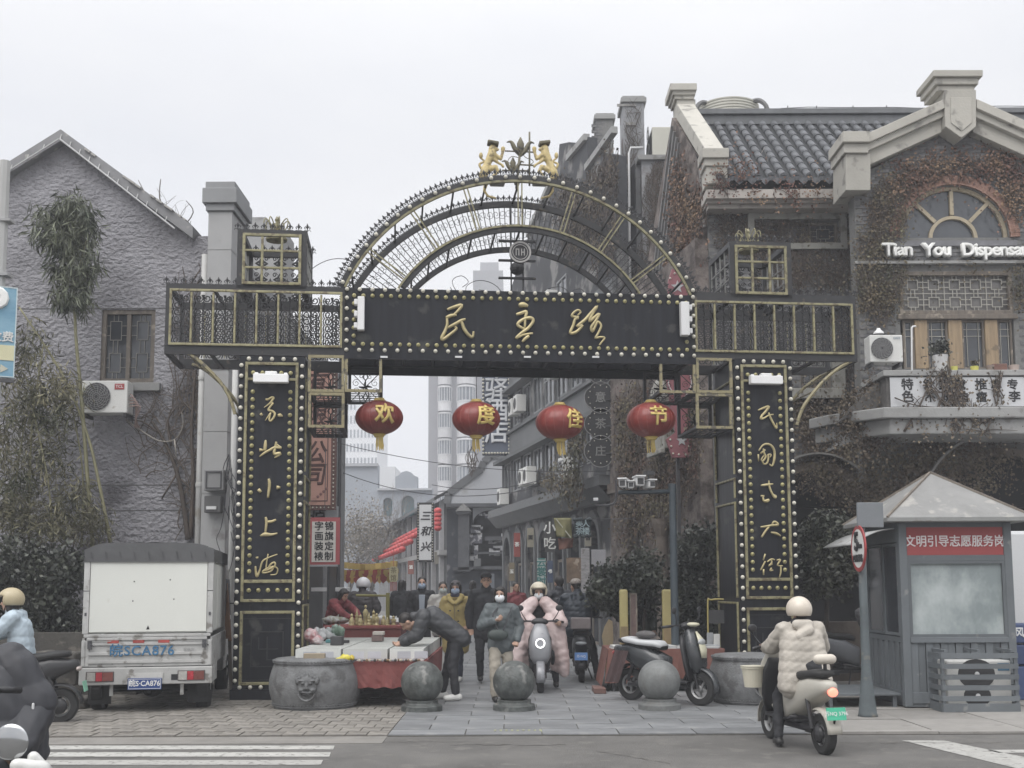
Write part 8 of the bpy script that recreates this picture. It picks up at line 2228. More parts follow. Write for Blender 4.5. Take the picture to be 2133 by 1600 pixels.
def quilt(me,segs,per,amp,z_off=0):
    n =len(me.vertices); co =np.empty(n*3); me.vertices.foreach_get('co',co); co =co.reshape(-1,3)
    no =np.empty(n*3); me.vertex_normals.foreach_get('vector',no); no =no.reshape(-1,3)
    t =co[:,2] +.15*co[:,0]*0; best =np.full(n,.085)
    for a,b_ in segs:
        a =np.array(a); b_ =np.array(b_); d =b_ -a; L =np.linalg.norm(d); d =d/L
        s =np.clip((co -a) @ d,-.02,L +.02); dist =np.linalg.norm(co -a -np.outer(s,d),axis=1); k =dist < best; t =np.where(k,s,t); best =np.where(k,dist,best)
    wv =np.abs(np.sin(math.pi*t/per +.8*np.sin(co[:,0]*9 +co[:,1]*7)*.35))**.55 -.6
    wr =np.sin(co[:,0]*61 +co[:,2]*37)*np.sin(co[:,1]*53 -co[:,2]*41)*.0030 +np.sin(co[:,0]*23 -co[:,2]*31 +4*np.sin(co[:,2]*7))*.0032
    co =co +no*(amp*.75*wv +wr)[:,None]; me.vertices.foreach_set('co',co.ravel()); me.update()
def person(label,loc,rz,H=1.65,qamp=.013,J=None,top=None,top_m=None,puff=.03,quilted=0,zhem=.78,flare=.0,pants_m=None,pants_w=1.0,shoe_m=None,hair='short',hat=None,mask=None,glasses=False,
           hz=0.0,hp=0.0,glove=None,hood=None,collar=.03,footrot=(0,0),curl=.7,back=False,extra=None,cat='person',tm=1.0):
    s =H/1.70; j =dict(STD); j.update(J or {}); j ={k: Vector(v)*s for k,v in j.items()}
    t =thing('person',label,cat,loc,rz)
    hd =j['head']; HM =Matrix.Rotation(hz,3,'Z') @ Matrix.Rotation(hp,3,'X')
    def hpnt(x,y,z): return hd +HM @ Vector((x*s,y*s,z*s))
    b =MB(); C =b.cap
    up =(j['neck'] -j['pel']).normalized()
    C(j['pel'],.085*s,j['chest'],.10*s); C(j['chest'],.10*s,j['neck'] -up*.06*s,.07*s); C(j['shL'],.06*s,j['shR'],.06*s); C(j['neck'] -up*.04*s,.055*s,hpnt(0,.01,-.06),.05*s)
    # head
    b.ell(hpnt(0,.01,.03),.074*s,.092*s,.088*s,18,12,HM); b.ell(hpnt(0,-.02,-.04),.058*s,.066*s,.072*s,14,10,HM); b.ell(hpnt(0,-.05,-.085),.03*s,.03*s,.028*s,10,8,HM)
    C(hpnt(0,-.078,.018),.011*s,hpnt(0,-.102,-.022),.014*s,8)
    for sg in (-1,1): b.ell(hpnt(sg*.076,.01,-.01),.012*s,.022*s,.032*s,8,6,HM); b.ell(hpnt(sg*.035,-.072,.028),.022*s,.014*s,.008*s,8,6,HM)
    for sd,sg in (('L',1),('R',-1)):
        C(j['sh' +sd],.052*s,j['el' +sd],.042*s); C(j['el' +sd],.042*s,j['wr' +sd],.027*s)
        hand(b,j['wr' +sd],j['wr' +sd] -j['el' +sd],sg,s,curl)
        C(j['hip' +sd],.085*s,j['kn' +sd],.058*s); C(j['kn' +sd],.058*s,j['an' +sd],.036*s)
        a =j['an' +sd]; fr =footrot[0 if sg > 0 else 1]; fd =Vector((math.sin(fr) ,-math.cos(fr),0)); C(a -Vector((0,0,.05*s)) -fd*.03*s,.033*s,a -Vector((0,0,.06*s)) +fd*.12*s,.026*s)
    me =remesh(b,.0105,1,'body'); me.materials.append(skin); body =obj('body',me,t)
    # face
    if not back:
        for sg in (-1,1):
            e =MB(); e.ell(hpnt(sg*.033,-.082,.008),.013*s,.008*s,.0075*s,8,6,HM); e.build('eye',eye_m,body)
            e =MB(); e.ell(hpnt(sg*.034,-.086,.034),.018*s,.006*s,.004*s,8,4,HM); e.build('eyebrow',hair_m,body)
        if not mask: e =MB(); e.ell(hpnt(0,-.083,-.062),.022*s,.008*s,.006*s,8,5,HM); e.build('mouth',lip_m,body)
    if mask:
        k =shell(hpnt(0,-.028,-.045),.071*s,.078*s,.062*s,lambda x,y,z: y < -.10,HM); o =k.build('face_mask',mask,t,smooth=True); q =o.modifiers.new('t','SOLIDIFY'); q.thickness =.004
        e =MB()
        for sg in (-1,1): e.tube([hpnt(sg*.068,-.04,-.03),hpnt(sg*.08,0,.01)],.0025,4)
        e.build('mask_loop',mask,t)
    if glasses:
        e =MB()
        for sg in (-1,1): e.tube([hpnt(sg*.036 +.026*math.cos(a),-.098,.01 +.02*math.sin(a)) for a in [2*PI*i/14 for i in range(14)]],.0025,4,closed=True); e.tube([hpnt(sg*.062,-.098,.012),hpnt(sg*.08,0,.01)],.0025,4)
        e.tube([hpnt(-.01,-.1,.012),hpnt(.01,-.1,.012)],.0025,4); e.build('glasses',eye_m,t)
    # hair
    if hair:
        b =MB()
        b.ell(hpnt(0,.022,.045),.084*s,.094*s,.090*s,16,10,HM)
        if hair in ('bob','long'):
            for sg in (-1,1): b.cap(hpnt(sg*.066,.0,.04),.04*s,hpnt(sg*.072,.01,-.09),.034*s)
            b.cap(hpnt(0,.055,.03),.065*s,hpnt(0,.05,-.09),.06*s); b.cap(hpnt(-.05,-.05,.085),.026*s,hpnt(.05,-.05,.085),.026*s)
        else: b.cap(hpnt(0,.055,.02),.06*s,hpnt(0,.05,-.035),.05*s)
        me =remesh(b,.011,2,'hair'); me.materials.append(hair_m); obj('hair',me,t)
    if hat:
        kind,hm2 =hat
        if kind == 'helmet':
            k =shell(hpnt(0,.012,.035),.118*s,.135*s,.122*s,lambda x,y,z: z > -.55 and not (y < -.45 and z < .28),HM); o =k.build('helmet',hm2,t,smooth=True); q =o.modifiers.new('t','SOLIDIFY'); q.thickness =.022; q.offset =-1
            vb =MB()
            for sg in (-1,0,1): vb.tube([hpnt(sg*.035,.02,.157 -.004*abs(sg)),hpnt(sg*.04,.07,.142)],.007,5)
            vb.build("helmet_vent",MATS["dark_metal"],t)
            b =MB(); b.tube([hpnt(.118*math.cos(a),-.068 -.06*math.sin(-a)*0 -.058*abs(math.sin(a)),.070) for a in [PI +PI*i/10 for i in range(11)]],.006,5); b.build('helmet_rim',mat('helmet_trim',(.18,.15,.12),.5),t)
            b =MB()
            for sg in (-1,1): b.tube([hpnt(sg*.10,-.02,-.03),hpnt(sg*.06,-.05,-.10),hpnt(0,-.06,-.125)],.006,5)
            b.build('chin_strap',MATS['dark_metal'],t)
        elif kind == 'beanie':
            k =MB(); k.ell(hpnt(0,.018,.065),.092*s,.10*s,.082*s,18,10,HM); k.build('knit_hat',hm2,t,smooth=True)
        elif kind == 'cap':
            k =MB(); k.ell(hpnt(0,.018,.07),.09*s,.10*s,.065*s,18,10,HM); k.build('cap',hm2,t,smooth=True)
            k =MB(); k.ell(hpnt(0,-.10,.065),.06*s,.055*s,.010*s,12,5,HM); k.build('cap_brim',hm2,t,smooth=True)
    # jacket
    if top_m:
        b =MB(); C =b.cap; p =puff*s
        lo =j['pel'] +(Vector((0,0,zhem*s)) -Vector((0,0,j['pel'].z)))*(1 if abs(up.z) > .8 else 0)
        if abs(up.z) <= .8: lo =j['pel'] -up*(.93 -zhem)*s
        lo =Vector((j['pel'].x,j['pel'].y,zhem*s)) if abs(up.z) > .8 else lo
        for sg in (-1,1):
            sd =(j['shL'] -j['shR']).normalized()*sg*.075*s*tm
            C(lo +sd*(1.1 +flare),.095*s +p*.6 +flare*.05,j['chest'] +sd*.9,.105*s +p*.7); C(j['chest'] +sd*.9,.105*s +p*.7,j['neck'] -up*.10*s +sd*.7,.075*s +p*.5)
        C(lo,.10*s +p*.6,j['chest'],.12*s +p*.7)
        C(j['shL'],.068*s +p*.5,j['neck'] -up*.03*s,.05*s +p*.3); C(j['shR'],.068*s +p*.5,j['neck'] -up*.03*s,.05*s +p*.3)
        segs =[]
        for sd in 'LR':
            a,e,w =j['sh' +sd],j['el' +sd],j['wr' +sd]; w2 =e +(w -e)*.93
            C(a,.064*s +p*.6,e,.054*s +p*.6); C(e,.054*s +p*.6,w2,.040*s +p*.5); segs += [(tuple(a),tuple(e)),(tuple(e),tuple(w2))]
        # flatten the hem by a hard cut: keep as remeshed volume
        if hood: 
            for sg in (-1,1): b.cap(j['neck'] +Vector((sg*.05*s,.09*s,.0)),.05*s,j['neck'] +Vector((sg*.035*s,.12*s,-.10*s)),.045*s)
        b.cap(j['neck'] -up*.02*s,(.062 +collar)*s,j['neck'] +up*(.03 +collar*.4)*s,(.052 +collar)*s)
        me =remesh(b,.0145,3,'jacket'); me.materials.append(top_m)
        if quilted: quilt(me,segs,quilted,qamp)
        else: quilt(me,segs,.13,.004)
        obj(top or 'jacket',me,t)
    if pants_m:
        b =MB(); C =b.cap
        C(j['hipL'] +Vector((0,0,.03*s)),.10*s,j['hipR'] +Vector((0,0,.03*s)),.10*s)
        for sd in 'LR':
            C(j['hip' +sd],.098*s,j['kn' +sd],.072*s*pants_w); C(j['kn' +sd],.072*s*pants_w,j['an' +sd] +Vector((0,0,.02*s)),.054*s*pants_w**1.5)
        me =remesh(b,.0145,3,'trousers'); me.materials.append(pants_m); quilt(me,[(tuple(j['kn' +sd]),tuple(j['an' +sd])) for sd in 'LR'],.17,.004); obj('trousers',me,t)
    if shoe_m:
        for sd,sg in (('L',1),('R',-1)):
            a =j['an' +sd]; fr =footrot[0 if sg > 0 else 1]; fd =Vector((math.sin(fr),-math.cos(fr),0)); b =MB(); z0 =a.z -.09*s
            A =Vector((a.x,a.y,z0 +.05*s)); b.cap(A -fd*.04*s,.05*s,A +fd*.13*s -Vector((0,0,.012*s)),.042*s); b.cap(A -fd*.02*s,.048*s,A +Vector((0,0,.04*s)),.044*s)
            b.v =[(x,y,max(z,z0 +.004)) for x,y,z in b.v]
            me =remesh(b,.011,1,'shoe'); me.materials.append(shoe_m); obj('shoe',me,t)
    if extra: extra(t,j,s,hpnt)
    return t
blk_f =fabric('black_cloth',(.022,.023,.027)); blk_p =fabric('black_puffer',(.030,.032,.040),rough=.5,bump=.004)
gry_p =fabric('charcoal_puffer',(.040,.042,.046),rough=.55,bump=.004); navy =fabric('navy_cloth',(.022,.028,.045))
mask_w =mat('mask_white',(.60,.62,.64),.8,.03,4); mask_b =mat('mask_blue',(.36,.44,.56),.8,.04,4); shoe_w =mat('white_sneaker',(.55,.55,.53),.6,.1,9); shoe_b =mat('black_shoe',(.02,.02,.02),.5,.2,9)
LA,RA ='L','R'
def at_g(px,py): c =gnd(px,py); return (c.x,c.y,.024)

# woman in the grey jacket (front)
def bag1(t,j,s,hp):
    b =MB(); b.tube(catmull([hp(.0,.02,-.15),j['chest'] +Vector((-.12,-.17,.02)),j['pel'] +Vector((-.04,-.22,.06))],5),.012,5); b.tube(catmull([j['shL'] +Vector((-.02,-.10,.03)),j['chest'] +Vector((.06,-.19,-.05)),j['pel'] +Vector((.0,-.22,.08))],5),.010,5); b.build('bag_strap',gry_p,t)
    b =MB(); c =j['pel'] +Vector((-.06,-.20,.05)); b.ell(c,.14,.05,.08,16,8); b.build('shoulder_bag',mat('bag_dark',(.035,.045,.042),.6),t,smooth=True)
    c =j['wrR'] +Vector((.03,-.05,.04)); MB().cbox(c,.05,.02,.03).build('held_item',wb,t)
person('woman in grey green padded jacket, beige trousers and white mask walking out of the lane',at_g(1044,1464),RAD(6),1.51,
       J=dict(elR=(-.29,.0,1.12),wrR=(-.10,-.22,1.20),elL=(.29,.03,1.10),wrL=(.23,-.10,.90),anR=(-.10,-.10,.09),knR=(-.10,-.10,.50),anL=(.10,.14,.10),knL=(.10,.0,.50),head=(-.01,-.03,1.575)),
       top_m=fabric('greygreen_puffer',(.085,.10,.105),rough=.6,bump=.01,bs=14),puff=.042,quilted=.16,zhem=.80,pants_m=fabric('beige_cloth',(.33,.30,.25)),pants_w=1.2,shoe_m=shoe_b,hair='bob',mask=mask_w,hz=RAD(-18),collar=.035,extra=bag1,hood=True,tm=1.0)
# woman in the yellow coat
def toggles(t,j,s,hp):
    for z in (1.20,1.02,.84):
        for x in (-.07,.07):
            b =MB(); b.ell((x*s,-.205*s,z*s),.018,.012,.014,8,5); b.build('coat_button',shoe_b,t)
    b =MB(); b.box(-.004,.004,-.212*s,-.16*s,.62*s,1.32*s); b.build('coat_placket',mat('coat_seam',(.22,.18,.09),.9),t)
    b =MB(); b.cap(j['neck'] +Vector((-.10,-.06,.01)),.05,j['neck'] +Vector((.10,-.06,.01)),.05); b.cap(j['neck'] +Vector((-.09,-.10,-.04)),.045,j['neck'] +Vector((-.02,-.15,-.10)),.03); b.cap(j['neck'] +Vector((.09,-.10,-.04)),.045,j['neck'] +Vector((.02,-.15,-.10)),.03)
    me =remesh(b,.012,2,'collar'); me.materials.append(t.children[-1].data.materials[0] if 0 else MATS['mustard_coat']); obj('coat_collar',me,t)
    b =MB(); b.cap(j['neck'] +Vector((-.05,-.07,.02)),.045,j['neck'] +Vector((.05,-.07,.02)),.045); b.build('scarf',mat('scarf_dots',(.04,.04,.06),.8,.5,60,wear=((.45,.45,.5),.66,50)),t,smooth=True)
person('woman in a long mustard yellow coat with grey knitted hat and blue mask',at_g(949,1422),RAD(-4),1.60,
       J=dict(elR=(-.26,.02,1.10),wrR=(-.24,-.04,.86),elL=(.27,.03,1.12),wrL=(.21,-.10,.95),anR=(-.08,.06,.10),anL=(.08,-.10,.09),knL=(.08,-.08,.49)),
       top='coat',top_m=fabric('mustard_coat',(.36,.285,.12),rough=.85,bump=.006,bs=9),puff=.035,zhem=.58,flare=.25,pants_m=navy,shoe_m=shoe_w,hair='bob',hat=('beanie',fabric('grey_knit',(.13,.12,.125),bump=.006,bs=60)),mask=mask_b,extra=toggles,tm=1.1)
# man in black with glasses
person('tall man in black with glasses and short black hair walking behind the woman in grey',at_g(1013,1426),RAD(3),1.73,
       J=dict(elR=(-.27,.04,1.10),wrR=(-.25,.03,.85),anR=(-.09,.12,.11),anL=(.10,-.14,.09),knL=(.10,-.12,.5)),
       top_m=blk_f,puff=.035,zhem=.74,pants_m=blk_f,shoe_m=shoe_b,hair='short',hat=('cap',mat('black_knit',(.012,.012,.014),.9)),glasses=True,collar=.03)
# bending man at the table (faces -x)
person('man in dark quilted jacket and white sneakers bending over the market table',at_g(932,1462),RAD(-82),1.70,
       J=dict(pel=(0,.10,.86),chest=(0,-.20,1.10),neck=(0,-.42,1.10),head=(0,-.55,1.04),shL=(.18,-.33,1.13),shR=(-.18,-.33,1.13),elL=(.20,-.42,.88),elR=(-.20,-.44,.88),wrL=(.12,-.60,.78),wrR=(-.10,-.62,.78),
              hipL=(.09,.12,.84),hipR=(-.09,.12,.84),knL=(.11,.06,.46),knR=(-.12,.02,.46),anL=(.14,.10,.09),anR=(-.16,-.06,.09)),
       top_m=gry_p,puff=.055,quilted=.12,zhem=.84,pants_m=blk_f,shoe_m=shoe_w,hair='short',hp=RAD(55),collar=.02,tm=1.1)
# vendor in maroon, bending to the right
person('market woman in a maroon patterned padded jacket reaching over the golden statuettes',(atY(672,1300,19.4).x,20.3,.024),RAD(58),1.58,
       J=dict(chest=(0,-.12,1.20),neck=(0,-.24,1.36),head=(0,-.31,1.47),shL=(.18,-.20,1.32),shR=(-.18,-.20,1.32),elL=(.22,-.42,1.15),elR=(-.22,-.42,1.15),wrL=(.12,-.62,1.0),wrR=(-.10,-.62,1.0)),
       top_m=mat('maroon_floral',(.15,.03,.035),.8,.5,14,bump=.004,wear=((.30,.15,.14),.66,22)),puff=.045,quilted=.11,zhem=.76,pants_m=blk_f,shoe_m=shoe_b,hair='bob',hp=RAD(25))
# man in padded vest from behind with white cap
person('man in dark padded vest and white cap seen from behind at the statuette table',(atY(752,1300,21).x,21.2,.024),RAD(172),1.66,
       J=dict(elR=(-.28,-.02,1.14),wrR=(-.18,-.24,1.05),elL=(.28,-.02,1.14),wrL=(.18,-.24,1.05),head=(0,-.04,1.56)),
       top_m=fabric('umber_puffer',(.045,.040,.042),rough=.6),puff=.07,quilted=.09,zhem=.84,pants_m=blk_f,shoe_m=shoe_b,hair='short',hat=('helmet',mat('helmet_white',(.6,.6,.62),.3)),back=True,tm=1.2,hp=RAD(10))
# man in dark suit
person('man in dark open jacket over pale shirt with blue mask behind the bending man',(atY(874,1300,21).x,21.5,.024),RAD(5),1.70,
       top_m=blk_f,puff=.03,zhem=.80,pants_m=blk_f,shoe_m=shoe_b,hair='short',mask=mask_b,
       extra=lambda t,j,s,hp: MB().prism([(-.045,1.02),(.045,1.02),(.06,1.36),(-.06,1.36)],-.185,-.15).build('shirt',mat('shirt_pale',(.36,.40,.46),.8,.05,4),t,bevel=.01))
person('dark dressed person standing in the lane left of the man with the pale shirt',(atY(832,1300,24).x,24.5,.024),RAD(160),1.66,top_m=blk_f,puff=.05,zhem=.7,pants_m=blk_f,shoe_m=shoe_b,hair='bob',back=True)
def flowers(t,j,s,hp):
    b =MB(); c =(j['wrL'] +j['wrR'])/2 +Vector((0,-.08,.06)); random.seed(3)
    for i in range(26): b.ell(c +Vector((random.gauss(0,.09),random.gauss(0,.05),random.gauss(0,.06))),.028,.028,.028,6,4)
    tag(b.build('red_bundle',mat('red_bundle',(.36,.05,.07),.6,.3,15),t),kind='stuff')
person('woman in pale coat and mask carrying a red bundle behind the yellow coat',(atY(921,1300,20).x,20.2,.024),RAD(8),1.60,J=dict(elR=(-.25,-.02,1.12),wrR=(-.12,-.22,1.08),elL=(.25,-.02,1.12),wrL=(.08,-.22,1.08)),
       top_m=fabric('cream_puffer',(.36,.35,.33),bump=.01),puff=.05,zhem=.74,quilted=.12,pants_m=blk_f,shoe_m=shoe_b,hair='short',mask=mat('mask_green',(.38,.42,.40),.8),extra=flowers)
person('man in black beyond the scooter riders, face turned aside',(atY(1168,1300,19).x,19.6,.024),RAD(205),1.68,top_m=blk_p,puff=.05,zhem=.78,quilted=.12,pants_m=blk_f,shoe_m=shoe_b,hair='short',back=True)
person('person in camouflage jacket and white mask beside the dark hedge behind the right table',(atY(1342,1300,18).x,18.6,.024),RAD(15),1.58,top_m=mat('camo',(.06,.075,.055),.85,.3,9,wear=((.2,.22,.19),.58,8)),puff=.04,zhem=.76,pants_m=blk_f,shoe_m=shoe_b,hair='short',mask=mask_w)
# far passers-by
person('distant walker in dark clothes far down the lane left of the tall man in black',(atY(985,1260,30).x,30,.024),RAD(170),1.66,top_m=blk_f,puff=.04,zhem=.7,pants_m=blk_f,shoe_m=shoe_b,hair='bob',back=True)
person('distant shopper in maroon near the yellow topped poster stand',(atY(1075,1260,25).x,25.4,.024),RAD(20),1.6,top_m=fabric('maroon_plain',(.14,.03,.035)),puff=.04,zhem=.76,pants_m=blk_f,shoe_m=shoe_b,hair='short')

# ================================================================ scooters
def scooter(label,loc,rz,body_m,dark_m=None,seat_m=None,ring=False,plate=None,wr=.2,box=None,mirrors=True,retro=False,lamp_on=False,seatcover=None,tail_m=None,bucket=False,L=1.22,backrest=None):
    dk =dark_m or mat('scooter_black_plastic',(.02,.02,.022),.45,.2,8); st =seat_m or mat('seat_black',(.018,.018,.018),.6,.2,8)
    t =thing('scooter',label,'scooter',loc,rz); yf,yr =-L/2,L/2
    for nm,y in (('front_wheel',yf),('rear_wheel',yr)):
        w =wheel(t,0,y,wr,.095,rimg,nm)
    b =MB(); b.tube([(0,yf,wr),(0,yf +.06,.5),(0,yf +.14,.78),(0,yf +.19,.98)],.028,8)
    for sg in (-1,1): b.tube([(sg*.07,yf,wr),(sg*.07,yf +.05,.46)],.02,6)
    b.tube([(-.07,yf +.05,.46),(.07,yf +.05,.46)],.02,6); b.build('fork',dk,t)
    b =MB(); A =[RAD(a) for a in range(-10,171,15)]
    vs =[]; R_ =wr +.035
    for a in A:
        for x,k in ((-.065,.98),(-.045,1.06),(.045,1.06),(.065,.98)): vs.append((x,yf -R_*k*math.cos(a),wr +R_*k*math.sin(a)))
    b.add(vs,[(4*i +q,4*i +q +1,4*i +5 +q,4*i +4 +q) for i in range(len(A) -1) for q in range(3)]); o =b.build('front_fender',body_m,t,smooth=True); m_ =o.modifiers.new('t','SOLIDIFY'); m_.thickness =.008
    # shield
    b =MB(); b.loft([(0,yf +.02,.40,.09,.05),(0,yf +.03,.50,.15,.08),(0,yf +.05,.66,.165,.09),(0,yf +.10,.82,.14,.085),(0,yf +.15,.93,.10,.07),(0,yf +.18,.97,.06,.04)],20,2.6); b.build('front_shield',body_m,t,smooth=True,bevel=0)
    b =MB(); b.loft([(0,yf +.10,.30,.12,.03),(0,yf +.13,.5,.17,.035),(0,yf +.18,.75,.17,.035),(0,yf +.21,.88,.12,.03)],16,3); b.build('leg_shield',dk,t,smooth=True)
    b =MB(); b.box(-.14,.14,yf +.12,yr -.35,.27,.31); b.build('floorboard',dk,t,bevel=.012)
    b =MB(); b.box(-.09,.09,yf +.15,yr -.1,.20,.268); b.build('frame',dk,t,bevel=.02)
    b =MB(); b.loft([(0,.0,.30,.13,.06),(0,.05,.46,.15,.18),(0,.28,.555,.155,.17),(0,.52,.63,.14,.13),(0,.72,.66,.09,.07),(0,.80,.68,.05,.04)],20,2.8); b.build('rear_body',body_m,t,smooth=True)
    b =MB(); b.box(-.03,.03,yr -.35,yr,wr -.02,wr +.04); b.ell((.06,yr,wr),.05,.09,.09,12,8); b.box(-.085,-.06,yr -.3,yr,wr -.02,wr +.02); b.tube([(-.10,yr -.02,wr +.05),(-.10,yr -.12,.55)],.022,8); b.tube([(.11,yr -.02,wr +.05),(.11,yr -.12,.55)],.022,8); b.build('swing_arm',dk,t)
    b =MB(); b.loft([(0,.0,.70,.08,.03),(0,.08,.735,.125,.05),(0,.35,.75,.14,.05),(0,.55,.78,.12,.05),(0,.70,.79,.08,.03)],18,3); b.build('seat',st,t,smooth=True)
    if seatcover: b =MB(); b.loft([(0,.0,.72,.09,.03),(0,.08,.755,.14,.045),(0,.35,.77,.155,.045),(0,.58,.80,.13,.045),(0,.66,.81,.08,.02)],18,3); b.build('seat_cover',seatcover,t,smooth=True)
    # rear fender, light, plate
    A =[RAD(a) for a in range(5,140,15)]; vs =[]
    for a in A:
        for x,k in ((-.075,.98),(-.05,1.06),(.05,1.06),(.075,.98)): vs.append((x,yr +R_*k*math.cos(a),wr +R_*k*math.sin(a)))
    b =MB(); b.add(vs,[(4*i +q,4*i +q +1,4*i +5 +q,4*i +4 +q) for i in range(len(A) -1) for q in range(3)]); o =b.build('rear_fender',body_m if retro else dk,t,smooth=True); m_ =o.modifiers.new('t','SOLIDIFY'); m_.thickness =.008
    b =MB(); b.ell((0,.80,.62),.055 if retro else .09,.03,.045 if retro else .03,14,8); b.build('tail_light',tail_m or mat('tail_red',(.25,.02,.02),.3),t,smooth=True)
    if plate:
        pm_,txt =plate; M_ =Matrix.Translation((0,yr +R_ +.03,wr +.22)) @ Matrix.Rotation(PI,4,'Z') @ Matrix.Rotation(RAD(-12),4,'X')
        p_ =MB().box(-.10,.10,-.004,.004,-.06,.06).build('number_plate',pm_,t); p_.matrix_local =M_
        if txt: text(txt,.05,pw,p_,(0,-.006,.0),.001)
        MB().tube([(0,yr +R_ -.02,wr +.12),(0,yr +R_ +.02,wr +.20)],.012,5).build('plate_bracket',dk,t)
    # handlebar
    hy =yf +.20; hz_ =1.0
    b =MB(); b.tube(catmull([(-.32,hy +.12,hz_ -.01),(-.18,hy +.03,hz_ +.01),(0,hy,hz_),(.18,hy +.03,hz_ +.01),(.32,hy +.12,hz_ -.01)],4),.013,6); b.build('handlebar',dk,t,smooth=True)
    for sg in (-1,1):
        MB().tube([(sg*.23,hy +.06,hz_ +.003),(sg*.35,hy +.14,hz_ -.012)],.019,8).build('grip',dk,t,smooth=True)
        if mirrors:
            b =MB(); b.tube(catmull([(sg*.19,hy +.03,hz_ +.01),(sg*.25,hy -.02,hz_ +.10),(sg*.28,hy -.02,hz_ +.16)],4),.007,5); m1 =b.build('mirror_stalk',dk,t)
            b =MB(); b.ell((sg*.285,hy -.01,hz_ +.20),.052,.014,.045,14,8); b.build('mirror',dk,m1,smooth=True)
    b =MB(); b.ell((0,hy -.02,hz_ +.0),.13,.07,.055,16,8); b.build('handlebar_cowl',body_m if retro else dk,t,smooth=True)
    b =MB(); b.loft([(0,-.02,.285,.15,.02),(0,.10,.30,.16,.03),(0,yr -.40,.33,.15,.03)],14,3); b.build('step_trim',dk,t,smooth=True)
    if ring:
        b =MB(); ct_ =Vector((0,yf -.045,.70)); b.tube([ct_ +Vector((.062*math.cos(a),.012*math.sin(a),.062*math.sin(a))) for a in [2*PI*i/28 for i in range(28)]],.009,6,closed=True)
        b.build('ring_light',mat('ring_lit',(.8,.8,.8),.3,emit=(1,1,1,1.2)),t)
    else:
        b =MB(); b.ell((0,yf -.03,.80),.08,.03,.045,14,8); b.build('headlight',mat('headlamp',(.35,.36,.36),.15,spec=.8),t,smooth=True)
    if box: b =MB(); b.box(-.16,.16,.62,.86,.84,1.02); b.build('rear_basket',box,t,bevel=.02); MB().box(-.12,.12,.55,.80,.815,.838).build('rack',dk,t)
    if backrest: b =MB(); b.cap((-.07,.66,.93),.05,(.07,.66,.93),.05); b.build('backrest',backrest,t,smooth=True); MB().tube([(0,.66,.78),(0,.66,.9)],.02,6).build('backrest_post',dk,t)
    if bucket:
        b =MB(); b.lathe([(.10,0),(.125,.2),(.135,.2),(.135,.215),(.12,.215)],(.20,yf +.02,.56),24,sx=1.1,sy=.9); b.build('front_basket',bucket,t)
        b =MB(); b.lathe([(.136,0),(.14,.01),(.0,.02)],(.20,yf +.02,.776),24,sx=1.1,sy=.9); b.build('basket_lid',bucket,t)
        MB().tube([(0,yf -.08,.6),(0,yf +.05,.6)],.02,6).build('basket_arm',dk,t)
    MB().tube([(-.08,.1,.25),(-.17,.22,.02)],.012,5).build('side_stand',dk,t)
    return t
RIDE =dict(pel=(0,.28,.86),chest=(0,.22,1.16),neck=(0,.18,1.34),head=(0,.15,1.485),shL=(.18,.18,1.29),shR=(-.18,.18,1.29),elL=(.27,-.0,1.10),elR=(-.27,-.0,1.10),wrL=(.29,-.24,1.03),wrR=(-.29,-.24,1.03),
            hipL=(.09,.26,.84),hipR=(-.09,.26,.84),knL=(.13,-.12,.74),knR=(-.13,-.12,.74),anL=(.11,-.16,.40),anR=(-.11,-.16,.40))
def ride(**k): d =dict(RIDE); d.update(k); return d
helm_c =mat('helmet_cream',(.52,.47,.37),.3,.06,6,spec=.6)
# pink quilt rider, facing the camera
c =gnd(1126,1446)
scooter('silver grey electric scooter with round light ring ridden under a pink quilt',(c.x,c.y +.62,.022),0,mat('scooter_silver',(.25,.255,.27),.3,.06,5,metal=.2),ring=True)
def pinkquilt(t,j,s,hp):
    # padded wind blanket draped from shoulders to the knees on both sides of the shield
    m_ =mat('pink_quilt',(.50,.385,.37),.45,.12,5,bump=.010,bscale=12,col2=(.56,.46,.45))
    for sg in (-1,1):
        b =MB()
        b.cap((sg*.10,.02,1.27),.10,(sg*.24,.0,1.12),.12); b.cap((sg*.24,.0,1.12),.12,(sg*.33,-.16,.98),.10); b.cap((sg*.25,.0,1.1),.12,(sg*.27,-.10,.8),.13)
        b.cap((sg*.27,-.10,.8),.13,(sg*.33,-.12,.45),.12); b.cap((sg*.33,-.12,.45),.12,(sg*.36,-.10,.26),.09); b.cap((sg*.16,-.05,1.0),.12,(sg*.18,-.10,.7),.12); b.cap((sg*.2,-.02,.7),.12,(sg*.26,-.03,.35),.12)
        me =remesh(b,.016,3,'quilt'); me.materials.append(m_); quilt(me,[((sg*.24,.0,1.12),(sg*.33,-.16,.98))],.12,.008); obj('quilt_blanket',me,t)
    MB().box(-.07,.07,-.30,-.24,.93,1.05).build('phone_pouch',mat('pouch_dark',(.08,.075,.085),.7,.2,9),t,bevel=.02)
person('rider in beige helmet and lowered white mask wrapped in a pink padded quilt',(c.x,c.y +.62,.022),0,1.62,J=ride(anL=(.26,.02,.11),knL=(.22,-.14,.55)),top_m=fabric('dark_scarf_top',(.03,.028,.03)),puff=.02,zhem=.80,pants_m=blk_f,shoe_m=shoe_b,hair='long',hat=('helmet',helm_c),mask=mask_w,hp=RAD(4),extra=pinkquilt)
